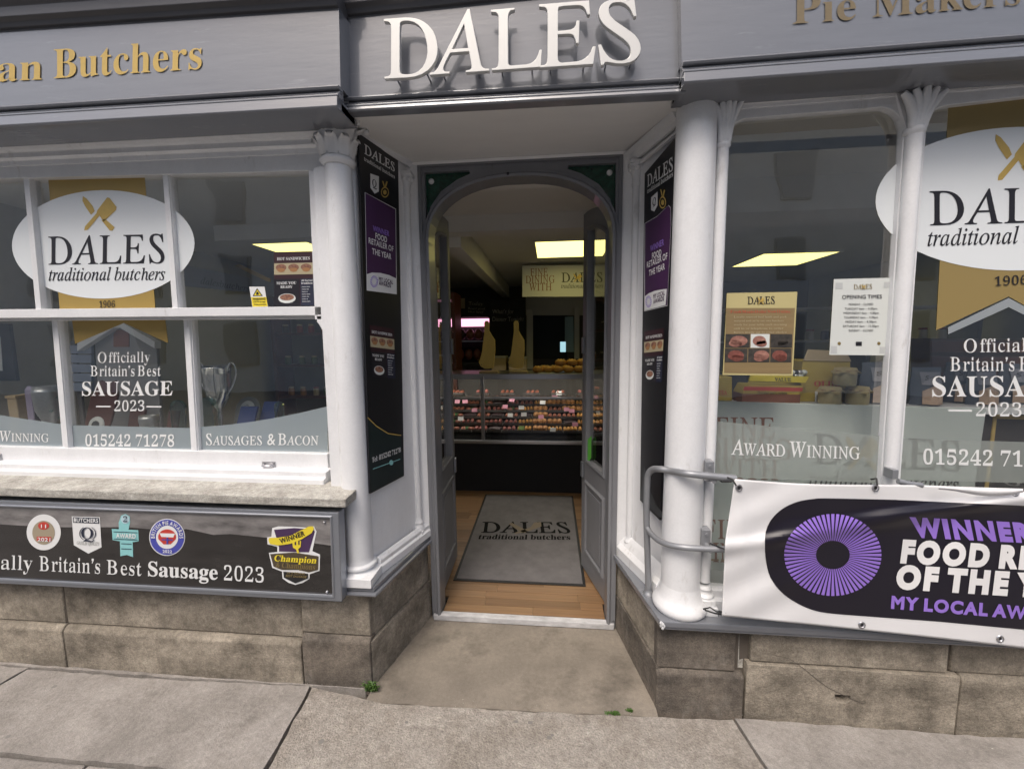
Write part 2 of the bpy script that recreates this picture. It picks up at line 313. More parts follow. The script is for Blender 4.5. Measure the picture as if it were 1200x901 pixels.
# ------------------------------------------------------------------ lettering: four alphabets as outlines (R roman, B bold roman, I italic, S sans)
GLYPH_UNIT = 420.0
GLYPHS = (   # face code, character code, advance, outlines as x, y, x, y ...
(82,65,294,(50,-1,50,9,34,10,25,12,20,16,17,22,18,35,28,56,52,96,57,98,151,98,162,49,165,29,163,17,156,11,135,9,135,-1,259,-1,258,9,238,11,226,16,219,24,214,36,153,298,141,298,-12,35,-23,21,-37,12,-56,9,-56,-1),(124,228,146,115,63,115)),
(82,66,278,(107,-1,143,2,173,10,195,24,210,42,216,57,217,73,214,91,206,110,196,126,182,139,165,150,148,157,168,165,185,177,196,192,200,209,198,228,188,251,171,269,147,282,117,289,82,292,-29,292,-28,281,-11,280,-1,276,5,271,9,262,11,241,11,45,10,28,5,17,-4,11,-24,9,-24,-1),(63,164,60,169,59,257,63,272,66,274,85,275,104,274,119,268,132,259,141,247,147,230,150,210,147,194,139,181,124,171,104,165,77,163),(69,17,64,21,61,28,59,45,59,139,60,144,63,146,81,147,102,146,119,142,133,135,145,125,154,111,160,95,163,71,161,52,153,36,139,24,119,16,92,14)),
(82,67,299,(162,-6,183,0,201,8,225,28,246,57,231,66,216,46,201,31,184,21,165,15,145,13,121,16,99,24,80,38,62,58,49,81,39,109,33,143,33,175,39,205,49,231,64,252,83,268,105,279,129,282,147,280,163,275,176,266,188,254,197,239,207,207,222,207,215,295,202,295,198,287,192,285,148,295,121,298,91,295,64,286,39,272,17,252,0,229,-13,202,-21,173,-22,142,-17,111,-9,88,2,67,15,48,31,32,49,18,69,7,91,-1,114,-6,138,-7)),
(82,68,321,(104,-1,146,2,182,13,211,29,234,50,251,76,260,105,262,137,256,170,248,194,237,216,222,235,205,252,185,266,163,277,139,285,113,290,86,292,-28,292,-29,281,-11,279,-1,276,5,270,9,262,11,241,11,45,9,27,5,17,-4,11,-25,9,-25,-1),(84,16,71,19,64,23,60,31,58,56,58,242,60,264,62,270,66,273,84,276,112,273,136,265,158,251,175,232,189,208,199,179,205,148,207,118,203,90,194,65,180,44,160,28,144,21,124,16,103,15)),
(82,69,288,(222,-1,232,81,218,81,210,59,199,43,186,31,169,22,148,17,78,16,69,19,64,23,60,30,59,52,59,147,93,147,118,145,125,142,130,137,139,117,142,100,155,100,157,205,143,205,140,185,132,173,117,166,91,164,59,164,59,248,60,266,62,271,65,273,83,275,142,274,159,272,171,266,179,258,185,246,192,227,205,227,199,292,-29,292,-28,281,-11,279,-1,276,5,270,9,262,11,241,11,46,9,27,5,16,-4,11,-24,9,-24,-1)),
(82,70,258,(108,-1,106,9,87,10,76,13,70,19,65,28,64,43,63,146,113,145,124,140,131,132,139,108,141,97,155,97,154,204,141,204,137,189,132,178,126,171,116,166,102,163,63,162,63,267,65,271,71,274,117,275,141,272,157,265,165,257,172,245,180,221,194,221,188,292,-26,292,-27,281,-9,279,1,276,7,270,11,262,13,241,13,46,10,23,7,16,2,12,-22,9,-22,-1)),
(82,71,343,(192,-4,226,5,257,21,256,107,257,117,260,124,264,129,273,132,289,133,288,143,162,143,162,133,195,129,201,124,205,116,207,99,208,40,204,27,194,17,177,10,157,8,130,11,106,20,84,34,65,54,51,79,40,109,35,136,34,163,37,191,44,217,55,239,69,258,86,271,107,279,131,282,154,280,176,273,195,262,212,246,226,227,238,204,250,204,245,295,234,295,226,281,222,278,216,277,154,295,124,298,92,295,64,287,38,273,17,253,-1,230,-13,203,-21,174,-22,144,-17,113,-8,90,3,68,18,49,35,33,55,19,78,7,102,-1,128,-6,155,-7)),
(82,72,330,(98,-1,98,9,80,11,70,14,64,20,60,28,59,50,59,137,61,144,68,145,175,145,185,144,189,133,189,45,186,23,183,16,178,12,154,9,154,-1,276,-1,276,9,258,11,249,14,242,20,238,28,237,50,236,245,238,263,242,274,251,279,271,281,271,292,150,292,149,281,167,279,177,276,183,270,187,262,189,241,189,172,187,165,179,163,72,163,62,165,59,170,59,244,60,263,65,274,74,279,94,281,93,292,-29,292,-28,281,-11,279,-1,276,5,270,9,262,11,241,10,32,8,23,5,16,0,12,-24,9,-24,-1)),
(82,73,158,(101,-1,101,9,84,11,74,14,68,20,64,28,62,50,62,245,64,263,68,274,76,279,97,281,97,292,-26,292,-27,281,-9,279,1,276,7,270,11,262,13,241,13,45,10,23,7,16,2,12,-22,9,-22,-1)),
(82,75,288,(102,-1,102,9,83,11,72,14,65,20,61,29,59,47,60,145,65,142,165,34,171,23,171,16,168,12,162,10,145,9,144,-1,275,-1,275,9,257,11,243,17,229,28,99,165,153,221,199,266,216,278,237,282,238,292,130,292,130,281,148,280,155,277,158,271,156,259,143,242,60,158,59,247,60,265,65,275,72,280,92,281,93,292,-29,292,-28,281,-11,279,-1,276,5,270,9,262,11,241,10,32,8,23,5,16,0,12,-24,9,-24,-1)),
(82,76,285,(233,-1,238,83,225,83,217,59,208,41,196,29,180,21,158,17,85,17,75,19,70,24,67,32,65,246,67,263,72,274,80,280,98,282,99,292,-23,292,-22,281,-5,279,5,276,11,270,15,262,17,241,17,45,15,27,11,17,2,11,-18,9,-18,-1)),
(82,77,373,(74,-1,74,9,57,11,47,14,41,20,36,30,33,64,32,245,129,-1,139,-1,234,245,231,52,229,24,225,17,220,12,198,8,198,-1,319,-1,319,9,302,11,292,14,286,20,282,28,280,50,279,245,281,263,286,274,294,279,314,281,315,292,230,292,145,69,56,292,-27,292,-28,281,-10,279,0,276,6,270,10,262,12,241,10,45,7,23,3,16,-2,12,-25,9,-26,-1)),
(82,78,317,(224,-8,225,259,228,268,231,274,237,278,259,281,260,292,158,292,159,281,177,280,188,277,194,272,198,263,200,238,201,69,37,292,-29,292,-28,281,-11,279,-1,273,7,264,12,250,11,45,9,27,4,17,-5,11,-24,9,-24,-1,77,-1,77,9,58,11,48,14,42,19,38,27,36,53,34,232,212,-8)),
(82,79,327,(158,-4,185,5,209,19,225,34,238,52,249,73,258,95,264,118,266,142,265,166,261,189,249,220,232,246,217,261,201,274,183,284,163,292,142,296,119,298,92,295,67,287,44,274,24,256,6,236,-7,212,-17,186,-22,158,-22,130,-17,101,-9,80,1,60,13,43,28,28,44,16,63,6,93,-4,127,-7),(105,10,88,16,73,28,59,43,49,63,41,86,36,109,33,132,34,155,36,179,43,208,53,234,67,255,84,270,103,280,124,283,142,281,158,275,172,264,185,249,195,230,203,207,209,179,211,150,210,123,206,96,199,72,189,51,176,33,161,19,144,10,124,7)),
(82,80,256,(104,-1,104,9,84,11,72,14,65,19,59,40,59,137,101,138,134,141,161,149,181,163,195,180,199,194,200,209,197,226,187,250,171,268,149,281,122,289,89,292,-29,292,-28,281,-11,280,-1,276,5,271,9,262,11,241,11,45,9,27,5,16,-4,11,-24,9,-24,-1),(63,154,60,158,59,253,60,266,63,273,68,276,77,277,95,276,109,272,121,265,130,256,138,243,144,227,147,206,145,187,137,172,124,161,105,155,80,153)),
(82,81,327,(234,-79,258,-68,278,-50,297,-22,284,-15,266,-35,248,-47,229,-51,209,-48,137,-30,97,-27,91,-28,107,-10,111,-7,153,-3,183,8,208,26,230,49,246,74,257,102,263,131,263,161,258,191,251,212,241,231,228,248,214,263,197,275,179,285,148,295,116,298,90,295,66,287,44,274,24,258,7,237,-7,214,-17,188,-22,160,-22,131,-17,101,-7,75,5,53,22,33,42,18,64,5,86,-3,28,-71,39,-80,55,-69,69,-62,84,-60,106,-63,176,-79,206,-82),(104,10,87,17,72,28,59,43,48,62,41,85,34,116,32,147,35,179,41,208,51,233,64,254,80,269,99,279,120,282,139,280,155,274,170,263,183,248,193,228,201,205,207,174,209,142,206,109,199,79,190,54,177,34,161,20,143,11,123,8)),
(82,82,286,(102,-1,102,9,81,10,72,13,66,19,62,29,59,55,59,143,98,142,195,-1,264,-1,265,9,247,12,235,20,222,34,146,146,170,156,191,169,204,186,209,205,206,228,198,247,186,262,170,275,150,284,125,290,98,292,-29,292,-28,281,-11,280,-1,276,5,271,9,262,11,241,11,45,10,28,5,17,-4,11,-24,9,-24,-1),(59,159,59,249,61,267,63,271,67,274,82,276,104,274,121,268,135,258,146,245,153,227,155,207,152,190,144,176,130,166,110,159,84,157)),
(82,83,235,(123,-4,144,4,159,18,169,35,173,56,170,79,161,102,147,123,129,141,63,196,51,210,41,223,36,235,34,249,35,260,39,270,46,277,56,281,68,282,84,280,98,274,111,264,123,250,132,232,141,209,153,209,142,297,130,297,125,289,119,287,78,297,58,298,35,295,16,288,1,276,-7,260,-11,242,-7,221,0,203,12,185,30,166,98,108,117,87,123,76,127,65,129,50,128,36,123,24,114,15,103,10,89,8,71,10,53,17,37,29,23,46,11,67,1,93,-12,92,0,-6,13,-6,15,2,18,6,28,7,68,-4,97,-7)),
(82,84,267,(166,-1,166,9,142,10,130,13,124,18,120,27,117,58,118,264,120,272,125,274,167,272,183,265,194,252,205,218,219,218,212,292,-35,292,-35,220,-20,219,-17,238,-13,252,-5,262,7,269,24,273,58,274,66,273,69,268,69,56,66,26,62,18,56,13,47,10,27,9,28,-1)),
(82,85,311,(158,-5,182,3,201,17,213,38,221,66,223,102,222,248,224,263,229,273,237,279,258,282,257,292,153,292,154,282,173,280,183,276,190,269,194,257,197,242,198,113,196,74,191,50,183,35,170,24,153,18,131,15,113,17,98,22,84,29,73,40,65,53,59,69,56,89,54,239,56,259,60,272,69,279,92,282,91,292,-37,292,-37,282,-17,280,-6,277,0,271,4,262,6,242,7,89,10,70,19,48,33,30,52,14,74,2,99,-5,127,-7)),
(82,87,375,(63,-7,147,193,191,-7,203,-7,311,257,319,271,328,279,342,282,341,292,248,292,247,282,267,280,277,275,281,269,281,254,275,233,216,76,181,237,177,266,179,274,183,278,190,281,204,282,205,292,87,292,88,282,109,280,119,274,127,263,132,247,138,222,77,74,40,242,37,262,39,274,46,280,68,282,68,292,-55,292,-54,282,-34,280,-22,274,-13,263,-8,246,51,-7)),
(82,89,262,(162,-1,162,9,140,9,128,12,121,17,117,26,115,41,115,128,183,239,206,270,215,278,228,281,228,292,122,292,123,281,151,277,158,273,161,267,161,260,159,250,101,149,35,256,31,265,31,273,34,277,43,280,60,281,61,292,-71,292,-71,281,-54,280,-43,277,-32,270,-22,261,2,228,67,125,67,41,65,22,62,16,55,12,28,8,27,-1)),
(82,97,215,(175,-4,191,4,200,26,190,21,178,22,173,25,172,39,172,131,170,153,164,170,164,183,149,192,127,197,102,199,80,197,60,192,44,184,34,162,32,148,34,136,28,127,38,121,49,119,58,121,68,126,64,134,66,144,57,171,61,179,77,183,93,185,107,183,127,177,134,166,136,151,136,119,75,102,40,85,27,57,24,39,27,22,26,7,41,-2,60,-5,82,-2,105,7,129,22,141,6,143,-3,160,-6),(74,25,65,35,63,52,65,68,72,81,85,92,106,100,132,106,136,39,125,31,95,21)),
(82,98,226,(32,-7,65,18,84,4,102,-4,121,-6,137,-5,153,0,168,8,191,47,200,74,202,104,200,130,193,153,177,187,158,196,138,199,120,196,102,188,83,174,75,285,16,285,7,275,34,268,37,259,38,243,29,-7),(94,13,78,24,75,43,75,151,80,161,89,169,115,175,128,173,147,167,155,157,162,134,165,100,163,59,156,31,147,18,128,11,114,9)),
(82,99,184,(127,-1,155,13,175,38,170,45,159,33,143,26,127,24,111,27,89,34,75,48,66,66,61,89,59,117,60,142,66,161,75,175,87,183,106,186,123,184,132,179,135,170,134,157,137,141,135,131,148,128,157,129,166,135,161,143,162,153,160,166,156,177,156,186,143,194,127,198,110,200,84,196,60,186,36,148,27,123,23,94,26,67,34,42,55,7,76,-3,97,-6)),
(82,100,231,(107,-3,125,7,142,24,141,-6,183,3,217,7,220,17,202,20,192,25,189,34,188,285,121,285,113,275,142,269,149,262,151,251,143,175,125,188,109,196,91,199,71,196,51,186,33,148,26,122,23,92,26,65,33,42,43,22,49,7,68,-3,87,-6),(96,20,78,26,70,37,64,61,62,96,64,131,70,156,78,167,97,173,108,176,137,169,147,161,151,151,151,47,145,35,135,26,107,18)),
(82,101,188,(115,-4,133,2,150,12,158,27,175,45,169,54,159,39,141,29,125,26,106,30,83,39,71,54,64,76,62,104,165,104,163,135,157,157,139,188,120,196,99,199,76,196,55,186,34,150,26,126,23,98,26,68,34,43,53,7,74,-3,97,-6),(62,148,66,165,74,176,84,183,100,186,123,180,130,173,136,157,137,120,61,120)),
(82,102,134,(113,0,121,10,89,16,83,25,81,41,81,173,118,173,118,194,81,194,82,258,85,269,94,275,113,277,128,276,132,270,127,244,128,235,123,228,131,224,140,222,149,224,157,229,152,238,153,250,149,279,131,288,108,291,88,289,69,283,53,272,52,259,46,241,44,221,44,194,16,194,16,173,44,173,44,46,42,22,39,17,32,14,11,10,21,0)),
(82,103,205,(122,-86,149,-80,170,-71,179,-58,187,-42,184,-6,179,8,178,18,161,25,138,29,74,32,55,37,54,45,58,52,66,59,78,64,127,66,146,72,161,82,162,95,169,110,171,127,169,142,165,155,158,168,190,168,187,190,145,190,122,197,99,199,76,197,55,191,38,181,35,167,28,151,25,133,27,116,32,101,46,77,69,69,42,58,34,46,29,33,26,19,29,6,28,-6,49,-16,24,-24,18,-47,21,-58,19,-67,30,-76,46,-83,67,-86,91,-88),(73,84,67,91,62,108,60,132,62,156,67,173,73,180,98,186,124,180,130,173,135,156,136,132,135,108,130,91,124,84,98,78),(76,-71,52,-65,40,-56,37,-45,41,-32,55,-21,145,-23,163,-26,171,-32,172,-41,169,-53,159,-61,142,-68,124,-71,100,-73)),
(82,104,238,(101,0,111,10,86,16,82,24,81,147,94,160,114,167,127,170,145,168,154,161,157,151,158,35,156,21,148,13,128,10,138,0,216,0,225,10,200,16,196,24,195,132,193,156,187,175,187,188,171,196,152,199,130,195,110,185,89,167,81,285,23,285,13,275,39,268,43,261,44,35,43,23,38,16,13,10,23,0)),
(82,105,124,(74,229,85,235,81,246,83,258,81,270,85,281,74,287,63,290,52,287,41,281,45,270,43,258,45,246,41,235,52,229,63,226),(101,0,111,10,86,16,82,24,81,194,24,194,15,184,40,178,43,170,44,35,43,23,39,16,13,10,23,0)),
(82,107,224,(101,0,111,10,86,16,82,24,81,84,103,92,155,31,160,20,159,14,135,10,143,0,224,0,234,10,217,13,207,21,135,131,180,174,200,181,214,184,205,194,140,194,132,184,160,179,160,174,156,165,146,155,89,105,81,285,24,285,14,275,40,269,43,261,44,35,43,23,39,16,13,10,22,0)),
(82,108,125,(101,0,111,10,86,16,82,24,81,285,24,285,15,275,30,273,40,268,43,261,44,35,43,23,39,16,13,10,23,0)),
(82,109,346,(100,0,109,10,94,12,85,17,81,24,80,147,92,160,112,167,125,170,143,168,152,161,155,150,156,35,155,24,151,16,127,10,136,0,211,0,221,10,206,12,196,16,193,24,192,148,204,160,224,167,236,170,255,168,263,161,267,151,268,35,266,24,262,16,238,10,247,0,324,0,333,10,308,16,305,24,304,132,302,156,296,175,295,188,279,196,262,199,239,195,218,183,199,163,190,183,172,195,149,199,128,195,109,184,89,165,80,194,23,194,14,184,39,177,43,170,44,35,43,23,38,16,13,10,23,0)),
(82,110,238,(101,0,111,10,86,16,82,24,81,147,94,160,114,167,127,170,145,168,154,161,157,151,158,35,156,21,148,13,128,10,138,0,216,0,225,10,200,16,196,24,195,132,193,156,187,175,187,188,171,196,152,199,130,196,110,185,89,167,81,194,23,194,14,184,39,177,43,170,44,35,43,23,38,16,13,10,23,0)),
(82,111,210,(130,-3,153,7,176,43,184,68,187,96,184,125,176,150,153,186,130,196,105,199,80,196,57,186,34,149,26,124,23,96,26,69,34,44,57,7,80,-3,106,-6),(95,9,78,15,70,24,66,35,63,51,62,97,64,142,69,169,78,179,94,185,106,187,132,179,141,169,147,142,149,96,147,51,145,35,141,24,133,15,116,9,106,7)),
(82,112,232,(112,-87,122,-77,98,-74,88,-69,84,-62,81,-36,89,20,107,5,124,-3,142,-6,162,-3,182,7,188,24,198,45,205,71,208,100,205,127,198,151,188,171,183,186,164,196,144,200,123,196,104,184,87,164,78,194,24,194,13,184,30,182,40,177,43,168,44,-40,43,-63,40,-69,34,-73,13,-77,22,-87),(107,20,90,29,81,43,81,147,92,162,109,171,124,174,136,172,155,165,162,155,167,130,169,97,167,62,161,37,153,26,134,20,122,18)),
(82,114,180,(112,0,121,10,90,16,84,23,82,35,82,120,84,137,91,151,106,160,118,163,132,161,138,156,139,144,147,140,155,139,165,141,173,147,168,155,170,166,168,180,172,190,160,197,146,199,132,196,117,188,112,175,89,158,80,194,24,194,15,184,40,178,43,171,44,35,43,23,39,16,13,10,23,0)),
(82,115,180,(112,-4,129,2,142,11,149,40,150,59,147,79,141,95,138,107,119,118,91,132,73,139,63,145,56,153,56,162,59,171,66,179,81,184,94,185,109,182,129,173,139,159,145,139,150,139,150,200,146,200,142,193,133,191,88,200,71,198,54,192,40,169,36,154,34,138,37,121,48,93,67,81,98,66,119,57,128,48,130,37,127,25,119,17,102,11,87,9,58,16,47,24,37,42,30,66,25,66,25,-5,30,-5,34,3,46,5,77,-4,95,-6)),
(82,116,143,(92,-4,107,2,111,11,125,24,138,41,129,47,125,35,117,28,105,25,90,27,83,32,80,40,79,174,120,174,120,194,79,194,88,265,83,265,74,249,62,231,24,187,17,174,42,174,42,45,44,22,51,7,51,0,63,-5,77,-6)),
(82,117,234,(99,-4,116,2,131,12,146,25,144,-6,187,4,222,8,223,18,197,24,192,32,191,44,191,194,130,194,121,184,149,177,153,169,154,155,154,41,142,31,123,24,110,22,84,29,79,36,77,46,77,194,18,194,9,184,25,182,35,177,39,168,41,40,45,24,51,11,51,1,66,-4,82,-6)),
(82,119,272,(85,-6,140,123,183,-6,188,-6,260,178,265,183,277,184,267,194,234,194,224,184,243,181,247,177,247,172,243,160,210,88,174,168,174,173,176,178,200,184,191,194,116,194,107,184,129,180,136,166,143,147,104,79,61,166,61,178,66,181,85,184,75,194,5,194,-6,184,6,181,14,178,21,165,79,-6)),
(82,120,200,(62,0,71,9,45,15,46,21,49,29,87,71,118,37,125,27,127,19,126,15,118,12,99,10,108,0,188,0,198,10,180,13,173,23,114,115,171,177,194,185,183,194,137,194,128,184,149,181,154,179,150,168,114,129,83,163,77,175,79,180,103,184,94,194,14,194,3,184,24,178,36,165,86,85,27,18,4,9,14,0)),
(82,121,188,(46,-86,59,-82,62,-73,76,-60,87,-41,167,176,173,182,186,184,176,194,138,194,129,184,149,181,154,177,153,163,116,74,70,167,70,178,77,181,99,184,90,194,8,194,-2,184,19,180,26,172,33,157,92,-3,85,-28,75,-46,66,-58,54,-62,37,-60,35,-55,34,-38,39,-31,31,-26,23,-25,12,-27,7,-52,10,-67,7,-78,19,-85,33,-88)),
(82,122,183,(156,0,170,67,165,67,157,43,145,27,114,17,69,16,160,182,160,194,31,194,19,135,25,135,31,156,40,170,60,177,80,180,115,180,19,9,19,0)),
(82,48,235,(139,-2,160,4,176,15,181,30,191,48,199,69,207,107,209,150,207,194,199,232,191,253,181,271,177,285,160,296,140,302,118,304,95,302,74,296,57,285,53,271,43,253,35,232,28,194,26,151,28,107,35,69,43,48,53,30,57,15,74,4,95,-2,117,-4),(96,27,83,38,76,57,70,97,68,150,70,204,76,244,83,262,96,273,118,277,140,273,152,262,159,244,165,204,167,150,165,97,160,57,152,38,140,27,118,23)),
(82,49,235,(203,0,203,22,162,24,152,29,149,38,147,302,118,302,63,266,46,257,19,247,31,235,34,218,42,216,54,219,67,228,99,260,108,50,106,36,101,28,76,22,52,22,52,0)),
(82,50,235,(202,0,209,88,197,88,190,63,183,54,165,48,153,46,48,46,141,138,173,176,183,191,189,206,192,220,194,234,191,254,184,271,180,285,161,296,136,302,108,304,82,302,58,296,40,287,30,262,28,247,29,234,33,223,32,215,50,208,67,206,61,237,68,260,77,270,96,276,109,278,129,276,143,267,151,253,153,232,151,211,147,192,139,173,127,153,108,132,26,43,26,0)),
(82,51,235,(143,0,163,7,180,16,195,43,202,63,204,87,201,109,194,126,190,139,174,149,157,156,136,160,165,172,186,202,192,218,194,236,191,256,178,286,159,296,135,302,108,304,81,302,57,297,39,289,29,265,26,251,28,239,32,230,30,222,48,216,67,213,61,245,66,258,73,269,92,276,106,278,133,273,142,265,150,250,152,230,151,212,146,198,138,185,125,176,104,170,70,168,70,142,105,140,143,126,154,115,160,102,162,87,160,66,154,50,145,38,113,27,99,25,84,27,53,39,44,49,41,63,46,79,35,77,23,71,23,46,25,34,31,22,34,11,51,3,75,-2,102,-4)),
(82,52,235,(212,0,217,22,185,28,174,36,172,52,172,78,215,78,215,106,172,106,172,300,134,300,17,104,17,78,133,78,133,52,130,36,120,28,82,22,87,0),(112,247,126,260,134,219,133,106,29,106)),
(82,53,235,(121,-3,141,1,159,7,176,17,182,30,192,47,199,67,201,92,198,120,183,160,161,172,134,180,105,182,80,180,52,176,57,254,162,253,174,249,179,238,182,223,193,223,186,300,50,300,26,155,45,147,64,152,91,155,108,153,129,148,143,139,152,127,158,112,160,92,158,70,152,52,142,40,129,31,96,25,81,27,61,33,51,41,46,52,44,64,48,76,38,74,27,68,27,47,30,34,35,22,37,12,53,3,76,-2,103,-4)),
(82,54,235,(151,-1,176,8,198,45,206,69,209,97,206,122,199,144,197,161,180,174,159,181,136,184,119,183,101,179,72,168,70,201,76,229,85,251,97,267,119,276,134,279,152,277,162,271,168,262,172,250,165,225,185,228,201,235,199,246,202,258,200,270,195,281,196,290,181,298,162,302,139,304,111,301,86,291,65,276,58,256,46,232,37,203,32,172,30,139,32,108,36,81,43,58,52,39,63,23,69,11,86,3,104,-2,123,-4),(105,27,92,36,81,51,73,72,68,102,67,138,78,145,109,157,121,158,150,151,159,143,168,122,170,93,168,62,160,40,152,31,124,24)),
(82,55,235,(97,0,210,279,210,300,32,300,25,212,37,212,39,233,42,245,52,252,70,254,188,254,78,0)),
(82,56,235,(145,-2,172,6,193,18,208,55,211,79,209,96,204,111,184,144,147,163,175,176,192,202,196,215,198,231,195,251,189,268,186,283,169,295,146,302,119,304,88,301,63,293,44,281,42,265,36,247,34,228,37,205,52,167,81,152,50,137,31,108,26,93,24,76,27,55,34,36,38,19,58,7,84,-1,115,-4),(100,187,84,199,73,213,70,233,73,251,80,266,90,274,118,280,129,278,147,273,156,264,163,255,166,243,168,231,166,213,160,198,149,187,127,177),(103,21,84,27,73,35,64,46,59,60,58,75,60,95,68,111,81,124,101,135,158,106,168,97,173,85,175,72,172,51,161,34,149,26,130,21,116,20)),
(82,57,235,(124,-1,150,9,171,24,178,45,190,70,198,98,203,130,205,163,203,194,199,221,191,244,182,263,171,278,165,289,148,298,129,302,111,304,84,301,60,291,37,256,29,231,26,202,29,176,36,155,38,138,55,125,75,118,97,116,115,118,132,124,160,144,164,100,156,66,143,42,125,27,98,22,66,28,57,35,48,50,46,67,39,64,34,52,35,43,44,21,42,11,56,3,74,-2,95,-4),(101,148,80,155,71,167,66,184,64,205,67,236,75,258,84,268,102,274,114,276,132,273,145,265,155,252,162,232,166,206,168,174,159,162,148,154,129,148,115,146)),
(66,65,273,(80,0,80,11,60,13,50,20,47,30,49,44,65,83,158,83,171,51,177,29,173,19,162,13,143,11,143,0,277,0,277,11,266,14,257,21,240,54,140,291,129,291,23,30,15,19,6,13,-5,11,-5,0),(110,200,151,100,71,100)),
(66,66,277,(149,0,182,2,210,10,232,22,249,38,258,58,262,82,258,103,248,121,232,136,209,147,179,155,204,161,223,171,237,184,245,200,248,219,243,243,230,261,208,274,177,282,138,285,10,285,10,274,22,273,32,271,39,266,43,258,46,246,47,51,45,32,39,20,28,14,10,11,10,0),(115,258,117,266,124,270,135,271,149,270,160,265,168,258,176,241,178,216,177,196,172,181,165,170,153,163,138,159,114,158),(127,17,119,21,115,29,114,41,114,144,145,143,161,138,173,130,182,118,187,101,188,80,185,51,177,31,168,22,155,17,139,15)),
(66,67,293,(190,-4,216,3,240,16,261,33,280,55,268,66,247,44,224,28,199,18,174,15,144,20,120,35,103,60,93,96,90,142,93,190,102,228,117,255,139,272,166,277,186,275,205,267,223,255,239,238,252,217,262,193,273,193,273,291,262,291,258,281,251,274,242,272,193,287,162,291,135,289,110,283,87,272,66,258,49,240,35,219,25,196,18,171,16,143,18,115,25,89,35,65,49,44,66,27,86,12,109,2,133,-5,160,-7)),
(66,68,310,(143,0,197,6,239,23,269,51,287,91,293,142,288,185,275,220,253,248,223,268,185,281,139,285,9,285,9,274,27,272,38,266,44,254,46,234,46,47,44,29,39,18,29,13,13,11,13,0),(126,17,119,21,115,30,114,45,114,241,115,256,119,265,126,269,139,271,168,266,191,250,206,225,216,189,219,143,217,104,211,72,200,47,184,29,164,19,139,15)),
(66,69,276,(252,0,269,89,257,89,245,65,232,47,216,33,196,24,172,19,144,17,129,18,120,22,116,29,114,42,114,139,135,138,151,133,162,126,171,113,176,96,180,74,190,74,190,216,180,216,173,187,162,168,152,160,138,155,114,154,114,243,116,261,120,265,125,268,145,269,173,268,195,263,213,254,226,241,235,223,240,200,249,200,249,285,10,285,10,274,28,272,39,266,45,253,47,231,47,49,45,30,39,18,28,12,9,11,9,0)),
(66,70,253,(160,0,160,11,131,15,123,19,117,27,115,37,114,140,136,138,150,133,160,125,168,113,174,96,178,74,189,74,189,217,178,217,174,197,168,181,160,169,149,161,136,156,114,155,114,249,116,263,119,267,125,269,144,270,172,268,194,263,210,254,222,241,230,223,236,200,246,200,246,285,9,285,9,274,27,271,38,265,45,253,47,234,47,52,45,33,39,21,28,14,10,11,10,0)),
(66,71,318,(205,-4,242,5,279,18,279,80,281,97,286,107,296,112,313,114,313,124,172,124,172,114,193,112,206,106,212,96,214,80,214,45,212,28,205,17,192,10,172,8,149,12,129,23,113,42,101,69,94,102,91,142,94,191,103,229,119,256,140,272,167,277,187,275,206,266,223,254,239,237,252,216,262,192,273,192,273,291,262,291,254,277,249,274,242,273,195,287,161,291,134,289,110,283,87,272,67,258,50,241,36,220,26,197,19,171,17,143,19,114,26,88,36,64,50,44,68,26,88,12,112,2,139,-4,168,-6)),
(66,72,327,(151,0,151,11,133,14,121,20,116,31,114,50,114,138,214,138,214,50,212,31,206,19,194,13,176,11,176,0,317,0,317,11,299,14,288,21,283,32,281,50,281,237,283,254,288,265,299,271,317,274,317,285,176,285,176,274,200,270,207,266,211,260,214,237,214,157,114,157,115,250,117,260,121,266,128,270,151,274,151,285,10,285,10,274,28,271,39,265,45,254,47,237,47,50,45,31,39,20,28,14,10,11,10,0)),
(66,73,163,(154,0,154,11,129,16,122,21,117,28,114,48,114,242,116,258,122,267,134,272,153,274,153,285,8,285,8,274,28,272,39,267,45,258,47,242,47,47,45,30,38,20,26,14,8,11,8,0)),
(66,75,319,(152,0,152,11,133,14,122,20,116,31,114,50,114,124,125,134,206,30,209,21,207,17,201,13,176,11,176,0,325,0,325,11,313,12,305,16,290,29,169,178,215,226,245,253,273,269,304,274,304,285,182,285,182,274,202,273,214,269,218,262,214,249,201,234,114,146,115,250,117,260,121,266,128,270,152,274,152,285,11,285,11,274,28,272,39,265,45,254,47,237,47,50,45,31,39,20,28,14,10,11,10,0)),
(66,76,267,(251,0,267,97,256,97,244,70,231,50,216,35,197,25,174,19,146,17,125,20,119,23,116,29,114,52,115,251,117,260,122,267,130,271,156,274,156,285,10,285,10,274,28,272,39,266,45,255,47,237,47,50,45,31,39,20,28,14,10,11,10,0)),
(66,77,396,(106,0,106,11,87,13,75,18,68,30,66,50,66,243,169,0,180,0,284,249,284,38,281,28,277,20,270,16,247,11,247,0,386,0,386,11,364,14,357,19,353,27,350,53,350,236,352,254,358,265,369,271,386,274,386,285,281,285,198,89,116,285,9,285,9,274,33,270,40,266,44,260,47,239,47,50,45,31,38,20,27,14,9,11,9,0)),
(66,78,309,(264,-7,264,236,266,254,271,266,282,272,300,274,300,285,207,285,207,274,231,270,237,266,242,259,244,236,244,105,98,285,11,285,11,274,23,271,47,243,47,36,45,26,40,19,34,14,11,11,11,0,104,0,104,11,85,13,74,19,69,31,67,49,67,219,252,-7)),
